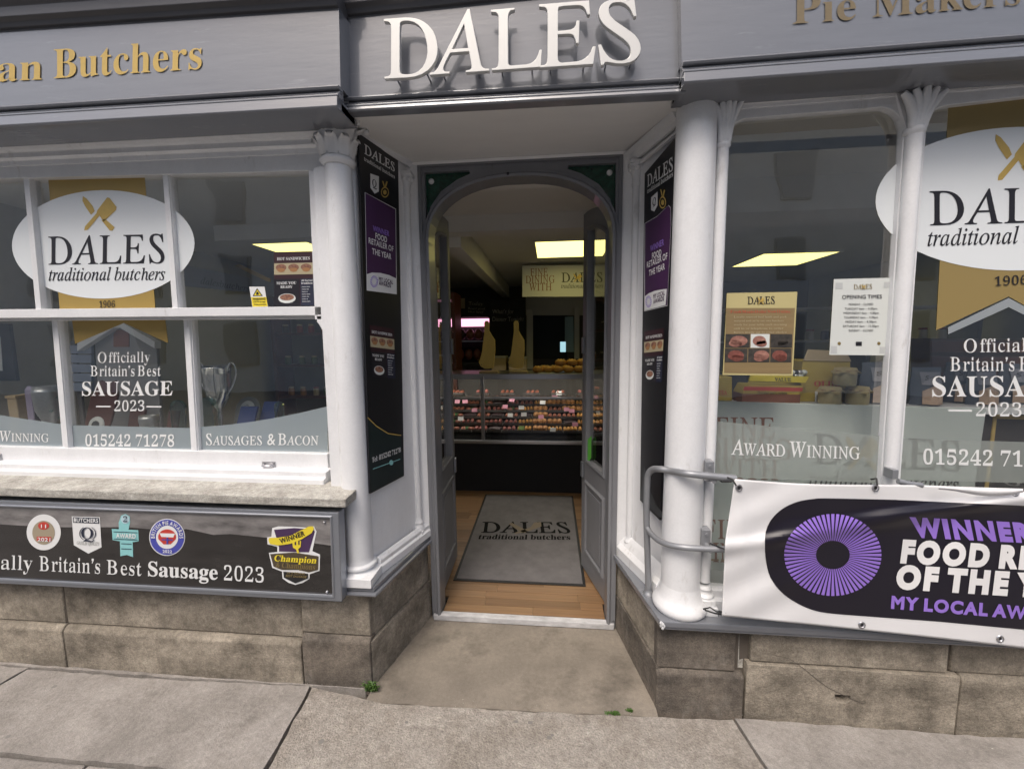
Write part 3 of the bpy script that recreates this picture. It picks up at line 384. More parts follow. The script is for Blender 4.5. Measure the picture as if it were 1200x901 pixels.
(66,79,328,(194,-4,222,5,247,18,269,36,287,58,301,84,309,112,312,142,309,173,301,202,287,227,270,249,248,267,223,280,196,289,166,291,135,289,106,280,81,267,59,248,41,226,28,201,20,173,17,142,20,112,28,84,41,58,59,36,81,18,105,5,133,-4,163,-7),(144,11,126,23,111,42,100,68,93,102,91,142,94,191,102,229,117,256,137,272,163,277,184,273,202,262,217,243,228,217,235,183,237,142,234,94,226,56,211,29,191,13,165,8)),
(66,80,261,(151,0,151,11,133,14,121,20,116,31,114,50,114,129,151,129,183,131,209,138,229,150,244,166,253,185,256,207,253,230,244,249,229,264,210,275,180,282,134,285,10,285,10,274,28,271,39,265,45,254,47,237,47,50,45,31,39,20,28,14,10,11,10,0),(115,259,118,265,125,268,135,270,151,268,163,263,172,254,180,234,183,206,181,186,177,170,170,158,159,150,145,145,114,144)),
(66,81,328,(272,-69,310,-58,307,-46,278,-50,260,-48,244,-42,229,-32,217,-18,207,0,237,13,263,31,284,54,299,80,309,110,312,142,309,173,301,202,287,227,270,249,248,267,223,280,196,289,166,291,135,289,106,280,81,267,59,248,41,226,28,201,20,173,17,142,20,110,29,81,44,54,63,31,88,13,117,0,132,-26,152,-46,176,-61,204,-69,236,-72),(145,11,126,23,111,42,100,68,93,102,91,142,94,191,102,229,117,256,137,272,163,277,184,273,202,262,218,243,229,217,235,183,238,142,235,94,226,56,212,29,192,13,166,8)),
(66,82,296,(151,0,151,11,133,14,121,20,116,31,114,50,114,133,126,133,212,0,300,0,300,11,290,12,283,16,270,32,197,140,220,148,238,159,251,173,258,190,261,209,257,233,247,252,230,266,205,277,174,283,136,285,10,285,10,274,28,271,39,265,45,254,47,237,47,50,45,31,39,20,28,14,10,11,10,0),(115,256,119,264,126,268,140,270,158,267,172,260,182,248,188,231,190,210,188,190,183,174,175,161,163,153,147,148,114,146)),
(66,83,244,(38,-7,43,4,53,8,99,-5,120,-6,150,-4,176,5,196,18,212,36,221,58,225,83,223,101,219,118,211,132,198,146,181,158,99,200,86,210,77,223,75,238,78,254,87,267,102,275,121,278,139,276,155,268,170,256,184,241,194,222,202,200,212,200,212,291,200,291,198,284,194,280,182,279,143,289,116,291,92,289,72,281,55,268,42,252,34,231,31,207,33,189,39,173,48,158,70,138,102,119,141,100,159,88,171,73,174,56,173,43,168,32,161,22,150,15,138,11,123,9,103,12,85,19,70,31,57,48,47,71,39,99,27,99,27,-7)),
(66,84,265,(205,0,205,11,185,13,173,19,167,31,165,50,165,271,194,268,215,259,230,245,241,224,246,198,257,198,257,285,7,285,7,199,18,199,22,220,30,238,41,252,55,263,73,269,97,271,97,50,95,31,89,19,77,13,58,11,58,0)),
(66,85,308,(189,-5,216,5,238,20,252,43,261,74,264,113,264,236,266,253,271,264,280,270,297,274,297,285,205,285,205,274,225,271,237,265,243,254,245,236,245,100,242,69,234,45,219,28,198,17,172,14,153,16,138,22,127,32,119,46,115,65,113,87,113,237,116,260,120,266,127,270,150,274,150,285,9,285,9,274,27,271,38,265,44,254,46,237,46,97,49,65,57,38,71,18,92,3,120,-5,155,-8)),
(66,86,268,(144,-8,239,239,247,257,255,267,265,273,276,274,276,285,187,285,187,274,203,273,214,270,220,265,222,256,218,236,162,89,101,236,95,256,97,265,104,270,115,273,132,274,132,285,-9,285,-9,274,5,270,14,263,28,238,133,-8)),
(66,87,382,(119,-7,197,193,268,-7,279,-7,366,252,372,263,379,270,390,274,390,285,315,285,315,274,328,273,336,269,341,263,343,254,338,231,297,104,249,242,246,257,249,267,259,272,275,274,275,285,143,285,143,274,158,272,167,269,174,262,188,221,139,96,92,233,88,257,89,265,94,270,101,273,113,274,113,285,-10,285,-10,274,2,272,9,267,20,246,107,-7)),
(66,89,266,(205,0,205,11,186,14,175,20,169,31,168,50,168,127,239,245,256,265,264,271,275,274,275,285,184,285,184,274,204,272,214,265,218,255,216,243,208,229,155,141,102,245,97,260,99,266,104,270,112,273,129,274,129,285,-8,285,-8,274,0,272,9,268,18,259,100,112,100,50,98,31,93,20,82,14,63,11,63,0)),
(66,97,215,(176,-4,191,4,206,17,200,26,190,21,186,22,184,25,183,39,183,131,181,153,175,170,165,183,149,192,128,197,101,199,79,197,59,192,43,184,31,174,23,162,21,148,22,136,28,127,37,121,48,119,59,121,69,126,75,134,77,144,75,152,65,171,68,179,77,183,92,185,107,183,117,177,122,166,124,151,124,119,74,102,40,85,25,72,16,57,13,39,16,22,25,7,40,-2,60,-5,83,-2,105,7,125,22,130,6,141,-3,159,-6),(83,25,76,35,74,52,76,68,82,81,92,92,106,100,124,106,124,39,117,31,109,26,95,21)),
(66,98,226,(33,-7,66,18,83,4,102,-4,120,-6,138,-5,154,0,169,8,188,25,202,47,211,74,214,104,211,130,204,153,193,172,177,187,159,196,138,199,119,196,101,188,87,174,87,285,5,285,5,275,16,272,23,268,26,259,27,-7),(99,13,90,24,87,43,87,151,90,161,97,169,106,174,115,175,127,173,137,167,144,157,151,134,153,100,151,59,145,31,138,18,128,11,114,9)),
(66,99,184,(128,-1,155,13,178,38,170,45,156,33,142,26,128,24,111,27,97,34,86,48,77,66,72,89,70,117,72,142,76,161,83,175,93,183,106,186,116,184,122,179,123,170,123,157,125,141,134,131,148,128,158,129,167,135,172,143,173,153,172,166,166,177,156,186,144,194,128,198,109,200,83,196,60,186,40,169,25,148,15,123,12,94,15,67,24,42,37,22,54,7,75,-3,97,-6)),
(66,100,231,(108,-3,126,7,139,24,139,-6,184,3,221,7,221,17,209,20,203,25,200,34,200,285,110,285,110,275,124,273,133,269,138,262,139,251,139,175,126,188,110,196,91,199,70,196,51,186,35,170,22,148,15,122,12,92,15,65,22,42,33,22,49,7,67,-3,87,-6),(96,20,87,26,81,37,75,61,74,96,75,131,81,156,88,167,97,173,109,176,119,174,129,169,136,161,139,151,139,47,134,35,126,26,117,20,107,18)),
(66,101,188,(116,-4,134,2,150,12,165,27,178,45,169,54,155,39,141,29,125,26,106,30,92,39,82,54,75,76,73,104,177,104,174,135,167,157,156,175,140,188,121,196,98,199,75,196,54,186,37,171,24,150,15,126,12,98,15,68,23,43,36,22,53,7,73,-3,96,-6),(74,148,77,165,83,176,91,183,101,186,110,184,116,180,121,173,125,157,126,120,73,120)),
(66,102,134,(125,0,125,10,108,12,99,16,94,25,92,41,92,173,127,173,127,194,92,194,93,258,96,269,102,275,113,277,121,276,123,270,117,253,116,244,117,235,122,228,130,224,140,222,150,224,158,229,163,238,165,250,163,261,158,270,150,279,132,288,109,291,87,289,68,283,53,272,42,259,35,241,33,221,33,194,10,194,10,173,33,173,33,46,31,22,25,14,9,10,9,0)),
(66,103,205,(123,-86,149,-80,170,-71,185,-58,194,-42,197,-23,195,-6,189,8,178,18,162,25,139,29,74,32,66,37,63,45,65,52,70,59,79,64,128,66,146,72,161,82,173,95,180,110,182,127,181,142,176,155,168,168,198,168,198,190,146,190,123,197,98,199,75,197,55,191,38,181,25,167,17,151,14,133,16,116,22,101,32,88,46,77,64,69,42,58,26,46,18,33,15,19,18,6,27,-6,43,-16,24,-24,13,-34,9,-47,11,-58,18,-67,30,-76,46,-83,66,-86,91,-88),(89,79,83,84,77,91,73,108,71,132,73,156,77,173,83,180,89,184,98,186,107,184,114,180,119,173,123,156,125,132,123,108,119,91,114,84,107,79,98,78),(76,-71,59,-65,49,-56,46,-45,49,-32,60,-21,144,-23,156,-26,162,-32,165,-41,162,-53,154,-61,142,-68,124,-71,100,-73)),
(66,104,238,(113,0,113,10,102,12,96,16,93,24,92,147,103,160,114,167,127,170,137,168,143,161,146,151,147,35,145,21,139,13,126,10,126,0,227,0,227,10,217,12,211,16,208,24,207,132,204,156,198,175,187,188,172,196,152,199,129,195,109,185,92,167,92,285,12,285,12,275,22,273,29,268,32,261,33,35,32,23,28,16,22,12,11,10,11,0)),
(66,105,124,(75,229,85,235,92,246,95,258,92,270,85,281,75,287,63,290,51,287,41,281,34,270,32,258,34,246,41,235,51,229,63,226),(113,0,113,10,102,12,97,16,94,24,93,194,13,194,13,184,23,182,29,178,32,170,33,35,32,23,28,16,22,12,11,10,11,0)),
(66,107,224,(113,0,113,10,102,12,96,16,93,24,92,84,102,92,145,31,150,20,148,14,143,11,132,10,132,0,235,0,235,10,225,13,216,21,139,131,172,163,185,174,200,181,216,184,216,194,129,194,129,184,143,182,150,179,152,174,150,165,142,155,92,105,92,285,13,285,13,275,24,273,29,269,32,261,33,35,32,23,28,16,22,12,11,10,11,0)),
(66,108,125,(113,0,113,10,102,12,97,16,94,24,93,285,13,285,13,275,24,273,29,268,32,261,33,35,32,23,28,16,22,12,11,10,11,0)),
(66,109,346,(111,0,111,10,101,12,95,17,93,24,92,147,101,160,112,167,125,170,135,168,141,161,144,150,144,24,141,16,135,12,125,10,125,0,223,0,223,10,213,12,207,16,204,24,203,148,213,160,224,167,236,170,246,168,252,161,255,151,255,24,252,16,246,12,236,10,236,0,335,0,335,10,325,12,319,16,316,24,315,132,313,156,306,175,296,188,281,196,261,199,238,195,218,183,200,163,190,183,173,195,148,199,127,195,109,184,92,165,92,194,12,194,12,184,22,182,29,177,32,170,33,35,32,23,28,16,22,12,11,10,11,0)),
(66,110,238,(113,0,113,10,102,12,96,16,93,24,92,147,103,160,114,167,127,170,137,168,143,161,146,151,147,35,145,21,139,13,126,10,126,0,227,0,227,10,217,12,211,16,208,24,207,132,204,156,198,175,187,188,172,196,152,199,129,196,109,185,92,167,92,194,12,194,12,184,22,182,29,177,32,170,33,35,32,23,28,16,22,12,11,10,11,0)),
(66,111,210,(131,-3,154,7,172,22,186,43,195,68,198,96,195,125,186,150,172,171,153,186,131,196,105,199,79,196,56,186,38,170,24,149,15,124,12,96,15,69,24,44,38,23,56,7,79,-3,105,-6),(95,9,86,15,80,24,75,51,73,97,75,142,80,169,86,179,94,185,105,187,116,185,124,179,130,169,135,142,137,96,136,51,131,24,124,15,116,9,105,7)),
(66,112,232,(123,-87,123,-77,104,-74,99,-69,95,-62,92,-36,92,20,106,5,123,-3,142,-6,163,-3,182,7,198,24,209,45,216,71,219,100,216,127,209,151,198,171,183,186,165,196,144,200,122,196,104,184,89,164,89,194,12,194,12,184,23,182,29,177,32,168,33,-40,32,-63,29,-69,25,-73,19,-76,11,-77,11,-87),(110,20,100,29,92,43,92,147,102,162,112,171,124,174,136,172,145,165,151,155,156,130,158,97,156,62,150,37,143,26,134,20,122,18)),
(66,114,180,(123,0,123,10,108,12,99,16,95,23,93,35,93,120,95,137,101,151,109,160,118,163,124,161,139,144,145,140,155,139,166,141,174,147,179,155,181,166,179,180,172,190,161,197,146,199,132,196,117,188,103,175,91,158,91,194,13,194,13,184,23,182,29,178,32,171,33,35,32,23,28,16,22,12,11,10,11,0)),
(66,115,180,(113,-4,129,2,143,11,153,25,159,40,161,59,158,79,151,95,138,107,80,139,72,145,67,153,66,162,67,171,73,179,81,184,93,185,109,182,123,173,134,159,143,139,152,139,152,200,144,200,139,193,133,191,104,198,88,200,69,198,54,192,41,182,31,169,25,154,23,138,26,121,34,106,48,93,67,81,97,66,110,57,118,48,120,37,118,25,112,17,102,11,88,9,76,11,65,16,54,24,41,42,33,66,22,66,22,-5,32,-5,37,3,46,5,76,-4,95,-6)),
(66,116,143,(93,-4,108,2,120,11,130,24,139,41,129,47,122,35,114,28,105,25,98,27,93,32,90,51,90,174,130,174,130,194,90,194,90,265,81,265,55,231,13,187,13,174,30,174,30,45,33,22,41,7,50,0,62,-5,77,-6)),
(66,117,234,(100,-4,116,2,131,12,143,25,143,-6,187,4,225,8,225,18,214,20,207,24,204,32,202,44,202,194,118,194,118,184,131,182,138,177,142,169,143,41,133,31,123,24,110,22,101,24,94,29,90,36,89,46,89,194,7,194,7,184,18,182,25,177,28,168,30,40,34,24,41,11,51,1,64,-4,82,-6)),
(66,118,192,(100,-6,163,152,174,174,181,181,191,184,191,194,127,194,127,184,140,182,148,178,151,170,147,158,116,76,81,173,83,179,88,183,102,184,102,194,-2,194,-2,184,8,181,14,176,24,155,89,-6)),
(66,48,235,(140,-2,160,4,177,15,191,30,202,48,210,69,218,107,221,150,218,194,210,232,202,253,191,271,177,285,160,296,141,302,118,304,94,302,74,296,57,285,43,271,32,253,24,232,17,194,14,151,17,107,24,69,32,48,43,30,57,15,74,4,94,-2,118,-4),(104,27,94,38,87,57,81,97,79,150,81,204,87,244,94,262,104,273,118,277,132,273,142,262,148,244,154,204,155,150,154,97,148,57,142,38,131,27,118,23)),
(66,49,235,(214,0,214,22,180,22,169,24,163,29,160,38,159,302,112,302,63,266,46,257,18,247,19,235,25,225,33,218,42,216,55,219,67,228,96,260,96,50,95,36,91,28,85,24,75,22,41,22,41,0)),
(66,50,235,(213,0,215,88,191,88,182,63,175,54,165,48,152,46,55,46,149,138,182,176,193,191,200,206,204,220,205,234,202,254,194,271,180,285,162,296,138,302,109,304,81,302,58,296,40,287,27,276,19,262,16,247,18,234,23,223,31,215,48,208,70,206,72,237,79,260,86,270,96,276,109,278,122,276,133,267,139,253,142,232,140,211,136,192,129,173,117,153,100,132,15,43,15,0)),
(66,52,235,(223,0,223,22,204,24,193,28,186,36,183,52,183,78,227,78,227,106,183,106,183,300,125,300,5,104,5,78,122,78,122,52,119,36,112,28,101,24,76,22,76,0),(118,247,125,260,122,179,122,106,35,106)),
(66,53,235,(122,-3,141,1,160,7,177,17,191,30,203,47,210,67,213,92,209,120,199,142,183,160,161,172,135,180,105,182,79,180,59,176,66,254,161,253,167,249,172,238,176,223,200,223,197,300,39,300,25,155,45,147,65,152,91,155,108,153,122,148,133,139,142,127,147,112,148,92,146,70,141,52,133,40,122,31,110,27,97,25,81,27,69,33,61,41,55,52,52,64,50,76,37,74,26,68,19,59,17,47,19,34,25,22,36,12,52,3,75,-2,103,-4)),
(66,55,235,(105,0,221,279,221,300,21,300,18,212,44,212,46,233,50,245,58,252,71,254,181,254,69,0)),
(66,56,235,(146,-2,172,6,194,18,210,34,219,55,222,79,220,96,215,111,206,125,185,144,152,163,176,176,194,191,202,202,207,215,209,231,207,251,199,268,187,283,169,295,147,302,120,304,87,301,62,293,44,281,32,265,25,247,22,228,26,205,36,185,52,167,74,152,49,137,30,121,20,108,14,93,13,76,15,55,24,36,37,19,57,7,83,-1,115,-4),(108,187,93,199,84,213,81,233,84,251,91,266,98,274,107,278,117,280,129,278,139,273,146,264,152,255,155,243,156,231,155,213,149,198,140,187,127,177),(103,21,92,27,82,35,75,46,71,60,69,75,72,95,79,111,89,124,102,135,130,120,149,106,157,97,162,85,164,72,161,51,151,34,141,26,130,21,117,20)),
(73,97,214,(46,-3,60,4,75,14,96,39,119,74,109,35,105,14,107,4,113,-3,122,-5,140,1,160,17,182,45,176,50,158,29,146,22,140,23,139,28,144,56,183,193,151,193,145,175,140,188,130,195,115,198,95,195,75,186,56,171,38,153,24,132,12,110,0,75,-4,40,-2,21,5,7,16,-2,31,-5),(41,23,35,32,33,46,37,76,46,110,60,142,77,166,90,178,102,185,116,187,127,184,135,175,137,161,136,144,131,126,116,88,95,54,72,30,61,23,51,21)),
(73,98,213,(78,-2,104,7,128,22,149,40,166,62,180,86,188,111,191,136,189,154,184,169,175,181,164,190,150,196,134,198,109,193,86,180,64,157,102,300,101,303,97,305,59,295,34,292,32,285,54,282,57,279,58,265,-3,23,1,13,12,4,29,-3,51,-5),(44,8,34,14,31,24,34,42,52,104,64,136,79,159,91,169,103,175,116,177,132,174,144,165,152,151,154,132,151,104,140,74,125,47,105,25,90,14,75,8,59,6)),
(73,99,186,(91,0,120,17,149,44,142,51,120,31,98,18,76,14,65,16,56,21,48,29,40,45,37,67,40,94,49,123,63,149,81,169,95,179,109,185,123,187,134,185,138,181,129,167,128,160,130,150,136,145,146,143,154,144,161,149,165,157,167,167,164,179,156,189,142,196,125,198,104,196,83,189,64,179,46,165,30,148,17,130,8,109,2,89,0,68,1,47,7,29,16,14,29,4,44,-3,62,-5)),
(73,100,222,(54,-3,69,3,83,13,104,37,126,70,117,38,114,17,117,5,124,-3,136,-5,150,-2,164,7,180,23,198,45,192,50,171,27,156,19,149,21,146,28,150,50,215,300,215,303,212,305,172,295,148,292,146,284,168,282,171,278,172,266,152,184,145,191,135,196,120,198,106,196,91,192,77,185,62,174,44,157,28,136,14,113,3,90,-3,67,-5,46,-3,24,6,8,15,1,26,-4,38,-5),(47,19,39,26,34,36,32,49,36,77,47,111,63,143,83,168,96,179,110,186,124,188,133,186,139,181,143,173,145,162,143,146,139,127,124,89,103,53,92,39,80,27,68,20,57,17)),
(73,101,180,(80,-1,103,8,124,23,144,45,138,51,116,31,95,20,74,16,60,18,49,23,42,32,37,45,36,74,38,89,76,96,106,106,130,118,147,133,158,149,161,166,159,180,151,190,139,196,122,198,102,196,83,189,63,177,45,162,29,144,16,124,6,103,0,82,-3,62,-1,42,4,26,13,13,25,3,39,-2,55,-4),(49,123,59,144,72,162,85,175,99,184,113,186,121,185,126,179,128,170,125,153,118,138,105,124,88,113,66,104,40,99)),
(73,102,124,(-12,-91,5,-77,21,-53,31,-28,42,5,63,94,80,177,129,177,131,190,82,190,93,240,102,269,114,287,129,293,137,291,140,285,137,272,138,263,143,257,152,255,163,257,170,264,172,274,170,286,162,296,150,302,135,305,117,302,100,294,84,281,71,263,60,240,47,190,8,190,4,177,45,177,8,-16,1,-46,-6,-68,-12,-77,-18,-82,-26,-84,-30,-83,-31,-79,-28,-68,-29,-60,-34,-56,-42,-54,-50,-56,-55,-62,-57,-73,-55,-82,-50,-89,-41,-94,-30,-96)),
(73,103,179,(68,-94,92,-87,112,-76,127,-62,136,-45,139,-25,137,-10,131,2,121,12,99,24,52,41,41,47,38,54,41,63,51,72,69,71,91,74,112,81,130,93,143,109,152,127,155,148,152,166,181,166,181,185,154,185,111,197,95,199,71,196,50,188,32,176,18,160,9,142,6,122,10,103,20,88,37,76,6,43,4,36,6,28,12,21,22,15,-8,-4,-26,-24,-32,-47,-30,-60,-24,-72,-13,-82,1,-90,19,-94,39,-96),(54,84,45,95,42,114,43,133,49,151,57,166,68,178,80,186,92,189,103,187,112,180,117,170,119,156,118,137,112,119,104,103,94,91,83,83,70,81),(28,-81,13,-76,3,-67,-4,-55,-6,-40,-2,-21,11,-4,33,11,59,3,82,-6,102,-20,108,-28,110,-37,108,-54,100,-66,87,-75,70,-81,47,-83)),
(73,104,216,(178,-1,193,6,208,17,201,27,189,21,178,19,171,21,167,27,165,36,167,54,184,141,186,157,184,171,180,182,172,190,161,195,147,197,133,195,119,189,106,179,93,166,81,148,77,148,105,275,39,275,35,259,52,257,61,252,64,242,13,0,47,0,66,92,72,110,81,128,93,146,107,162,121,171,135,174,144,171,149,164,151,152,132,53,131,33,133,18,140,6,150,-1,164,-4)),
(73,105,111,(85,248,92,252,97,259,98,268,97,276,92,283,85,288,76,289,69,288,62,283,57,276,55,268,57,259,62,252,69,248,76,246),(42,1,64,18,87,46,81,52,67,35,55,24,45,20,38,23,36,32,39,49,82,193,81,197,77,198,13,187,11,180,23,179,31,177,36,172,37,165,2,33,0,18,2,5,9,-2,21,-5)),
(73,107,212,(149,-2,163,7,179,22,194,43,188,50,176,34,165,25,155,22,149,24,143,29,134,45,102,121,154,160,174,173,192,181,209,184,211,191,127,191,123,184,135,183,141,180,144,175,138,164,122,150,52,98,110,300,109,303,99,304,68,297,41,293,39,285,62,282,65,279,66,272,64,259,-8,0,26,0,49,81,75,100,100,39,117,6,125,-2,136,-5)),
(73,108,108,(33,-2,48,8,65,23,83,45,76,51,57,29,42,21,37,24,35,31,39,52,107,301,106,304,102,305,37,294,37,287,58,284,62,279,63,270,61,258,1,34,-1,16,0,8,4,1,11,-3,20,-5)),
(73,110,228,(160,1,181,20,202,52,195,57,182,37,171,25,162,21,156,23,153,31,159,55,188,157,189,174,186,187,178,194,165,197,151,195,135,188,118,176,89,149,58,111,83,192,83,196,81,198,42,190,12,186,11,178,26,177,33,175,37,171,39,164,33,138,-8,0,26,0,42,52,58,89,77,118,100,145,122,165,132,170,141,172,147,170,150,166,152,159,147,135,122,41,118,17,119,8,124,0,130,-4,139,-5)),
(73,111,219,(87,-3,107,4,127,14,146,28,163,46,176,65,187,86,194,108,196,129,194,149,188,165,177,179,163,190,146,196,126,198,103,195,80,186,58,172,38,155,22,134,9,112,0,88,-3,64,0,44,6,28,16,14,30,3,47,-3,66,-5),(56,10,44,19,37,33,35,52,38,82,49,115,64,144,83,167,96,178,110,185,123,187,136,185,146,180,153,171,158,158,159,142,157,120,152,97,143,75,132,53,119,35,104,20,87,10,71,7)),
(73,112,213,(46,-93,48,-86,32,-85,22,-83,16,-78,14,-71,31,3,45,-3,63,-5,87,-1,111,8,133,24,152,43,169,66,181,90,190,116,192,141,191,158,186,171,179,183,169,191,156,196,142,198,117,193,93,179,70,156,81,194,80,197,77,197,39,189,12,186,10,179,32,176,36,171,37,164,-18,-54,-23,-69,-30,-79,-41,-83,-58,-86,-60,-93),(50,8,42,14,39,25,57,101,69,133,85,158,97,170,111,177,125,179,137,177,147,169,153,158,155,142,153,119,147,96,138,73,126,51,113,33,97,18,80,9,63,6)),
(73,114,140,(26,0,47,69,74,125,106,168,108,160,113,155,118,152,125,150,134,152,142,158,147,166,148,177,147,185,143,192,137,196,130,198,111,188,86,160,56,112,78,192,78,196,74,198,9,186,8,178,29,174,33,170,35,162,29,131,-8,0)),
(73,115,155,(66,-3,81,3,94,13,104,25,110,39,112,55,108,76,97,97,61,148,57,163,58,172,64,180,72,185,81,187,94,185,105,178,113,168,119,153,122,134,129,134,138,197,131,197,128,191,121,189,92,197,77,198,63,196,50,192,39,184,31,174,26,162,25,149,29,129,39,109,65,75,75,58,79,43,76,28,69,16,58,9,45,6,33,8,23,13,15,22,6,40,3,66,-5,66,-14,-3,-5,-3,-3,2,4,4,33,-4,49,-5)),
(73,116,117,(41,0,62,16,84,42,78,50,58,27,45,19,39,22,37,28,41,49,75,177,111,177,114,190,79,190,95,245,85,245,63,215,39,195,14,186,12,177,41,177,1,28,0,16,3,4,9,-3,21,-5)),
(73,117,228,(45,-2,62,6,79,20,107,51,137,96,120,32,118,17,120,5,127,-3,139,-5,161,1,182,18,203,47,197,52,184,35,172,24,163,20,156,22,154,29,160,58,196,193,163,193,154,159,142,127,127,98,111,72,94,50,77,34,62,24,50,20,43,22,38,26,37,34,44,67,80,195,78,197,74,198,10,187,8,180,29,177,33,173,35,166,32,143,5,43,3,24,4,12,9,3,17,-3,29,-5)),
(73,121,169,(-16,-93,-4,-86,24,-59,54,-21,110,64,130,99,144,127,153,151,156,171,154,182,150,190,143,196,134,197,126,196,120,193,116,187,115,180,116,173,119,168,133,156,136,146,133,133,125,116,77,36,53,161,46,189,39,198,5,190,-14,187,-15,180,-2,178,7,173,13,164,18,152,50,-4,21,-43,6,-62,-5,-68,-30,-61,-37,-63,-43,-66,-47,-72,-48,-78,-47,-85,-43,-91,-36,-95,-27,-96)),
(83,65,280,(152,288,123,288,0,0,42,0,78,84,200,84,238,0,280,0),(137,225,183,121,94,121)),
(83,66,236,(32,0,130,0,168,5,195,17,214,34,225,55,228,76,225,98,216,117,202,133,183,144,159,152,175,160,187,170,196,182,201,197,203,213,200,235,190,255,172,271,148,282,115,286,32,286),(73,249,110,249,130,247,144,242,154,233,159,222,160,210,158,193,151,180,139,171,122,166,73,164),(73,127,122,127,145,125,163,119,176,109,183,97,186,82,184,69,178,57,167,47,149,40,124,37,73,37)),
(83,67,297,(276,267,239,280,207,288,177,290,126,283,83,262,49,230,28,188,20,139,26,101,44,63,74,29,117,5,175,-4,215,-1,249,8,278,21,278,66,245,49,212,38,179,34,140,39,108,54,84,77,68,107,63,143,68,178,84,209,108,232,140,247,177,252,209,249,242,239,276,223)),
(83,68,315,(32,0,144,0,196,8,238,29,269,61,289,100,296,143,290,184,272,223,243,256,200,278,143,286,32,286),(73,249,137,249,179,244,212,229,235,205,249,176,253,143,250,119,240,91,219,64,186,45,139,37,73,37)),
(83,69,210,(194,286,32,286,32,0,198,0,198,37,73,37,73,126,190,126,190,163,73,163,73,249,194,249)),
(83,70,197,(185,286,32,286,32,0,73,0,73,133,185,133,185,170,73,170,73,249,185,249)),
(83,71,311,(283,141,186,141,186,104,242,104,242,45,211,37,179,34,141,39,109,54,85,77,69,107,63,143,69,178,84,208,108,232,139,247,174,252,208,249,243,240,277,224,277,266,238,281,206,288,175,290,125,283,83,262,50,230,29,189,21,142,28,94,49,54,82,23,124,3,173,-4,211,-1,246,6,283,20)),
(83,72,306,(274,286,233,286,233,162,73,162,73,286,32,286,32,0,73,0,73,125,233,125,233,0,274,0)),
(83,73,105,(73,286,32,286,32,0,73,0)),
(83,75,276,(120,151,244,286,193,286,73,155,73,286,32,286,32,0,73,0,73,142,218,0,275,0)),
(83,76,206,(72,286,31,286,31,0,202,0,202,37,72,37)),
(83,77,328,(298,286,260,286,164,169,69,286,31,286,31,0,72,0,73,223,161,112,168,112,257,223,257,0,298,0)),
(83,78,328,(297,286,258,286,258,65,64,286,31,286,31,0,70,0,70,221,261,0,297,0)),
(83,79,346,(19,143,26,98,46,58,78,26,120,4,172,-4,225,4,268,26,300,58,320,98,327,143,320,189,300,229,268,261,225,283,173,290,121,283,78,261,46,229,26,189),(61,143,67,179,82,209,106,232,137,247,173,252,209,247,240,232,264,209,279,179,284,143,279,108,264,78,240,54,209,39,173,34,137,39,106,54,82,78,67,108)),
(83,80,214,(29,286,29,0,71,0,71,124,113,124,149,128,176,139,195,156,206,179,210,204,207,230,196,253,178,271,152,282,119,286),(71,249,119,249,138,247,152,240,161,230,166,218,168,206,165,190,159,178,148,168,134,163,117,161,71,161)),
(83,81,346,(247,13,280,36,306,66,322,102,328,142,320,190,299,231,267,262,225,283,177,290,125,283,81,263,48,232,26,192,19,143,25,102,41,66,66,36,99,13,139,0,164,-17,190,-32,218,-44,248,-54,280,-58,317,-22,315,-21,286,-24,252,-17,208,0),(175,252,211,247,241,232,265,208,280,177,285,142,280,108,265,79,242,55,212,40,176,34,135,40,103,56,80,79,66,109,61,143,65,171,77,200,98,226,130,245)),
(83,82,254,(32,286,32,0,74,0,74,124,103,123,116,118,130,107,146,88,205,0,254,0,215,57,194,89,174,116,151,136,168,145,181,156,191,171,197,187,199,206,194,234,182,256,163,272,137,283,105,286),(74,251,100,251,121,249,137,244,148,235,154,223,156,208,155,194,149,181,139,171,123,164,100,161,74,161)),
(83,83,192,(168,270,147,281,126,288,104,290,75,287,50,277,32,261,21,240,17,214,30,174,60,146,97,123,128,100,141,69,139,59,133,50,124,41,111,35,94,33,67,38,41,52,18,75,18,23,43,8,69,-1,99,-4,125,0,147,11,164,27,175,49,179,74,166,119,135,149,99,171,68,192,55,219,61,237,77,249,100,253,121,251,144,241,168,223)),
(83,84,254,(247,286,7,286,7,249,106,249,106,0,147,0,147,249,247,249)),
(83,85,297,(272,286,231,286,231,120,230,95,224,74,213,57,197,45,174,37,146,34,122,37,102,45,84,58,74,72,68,90,67,117,67,286,26,286,26,108,32,67,50,35,77,13,109,0,145,-4,191,2,227,17,252,41,267,74,272,113)),
(83,86,254,(254,286,213,286,127,85,41,286,0,286,124,-3,132,-3)),
(83,87,438,(437,286,396,286,318,89,239,286,200,286,120,89,41,286,0,286,116,-3,124,-3,219,232,313,-3,321,-3)),
(83,89,254,(126,188,50,286,0,286,106,152,106,0,147,0,147,151,254,286,204,286)),
(83,97,179,(173,34,161,26,153,24,148,26,146,33,146,130,142,153,133,171,118,183,99,190,77,192,52,190,31,181,15,167,15,126,34,144,54,154,74,157,87,156,96,152,103,146,107,136,108,114,57,95,39,87,25,76,15,62,11,42,13,28,19,16,29,5,42,-1,57,-4,74,-2,91,5,108,16,113,5,123,-2,137,-4,153,-1,173,11),(108,38,98,30,87,25,76,23,62,26,52,35,49,49,52,61,61,71,74,79,108,93)),
(83,101,201,(184,55,162,42,140,35,118,32,98,34,82,41,69,53,60,68,55,89,187,89,184,126,173,155,156,176,133,188,105,192,76,188,52,175,33,155,21,128,17,97,21,66,33,39,51,17,77,2,109,-4,137,-1,161,6,184,18),(55,113,60,130,67,143,77,152,90,158,106,160,121,158,133,152,142,142,148,129,150,113)),
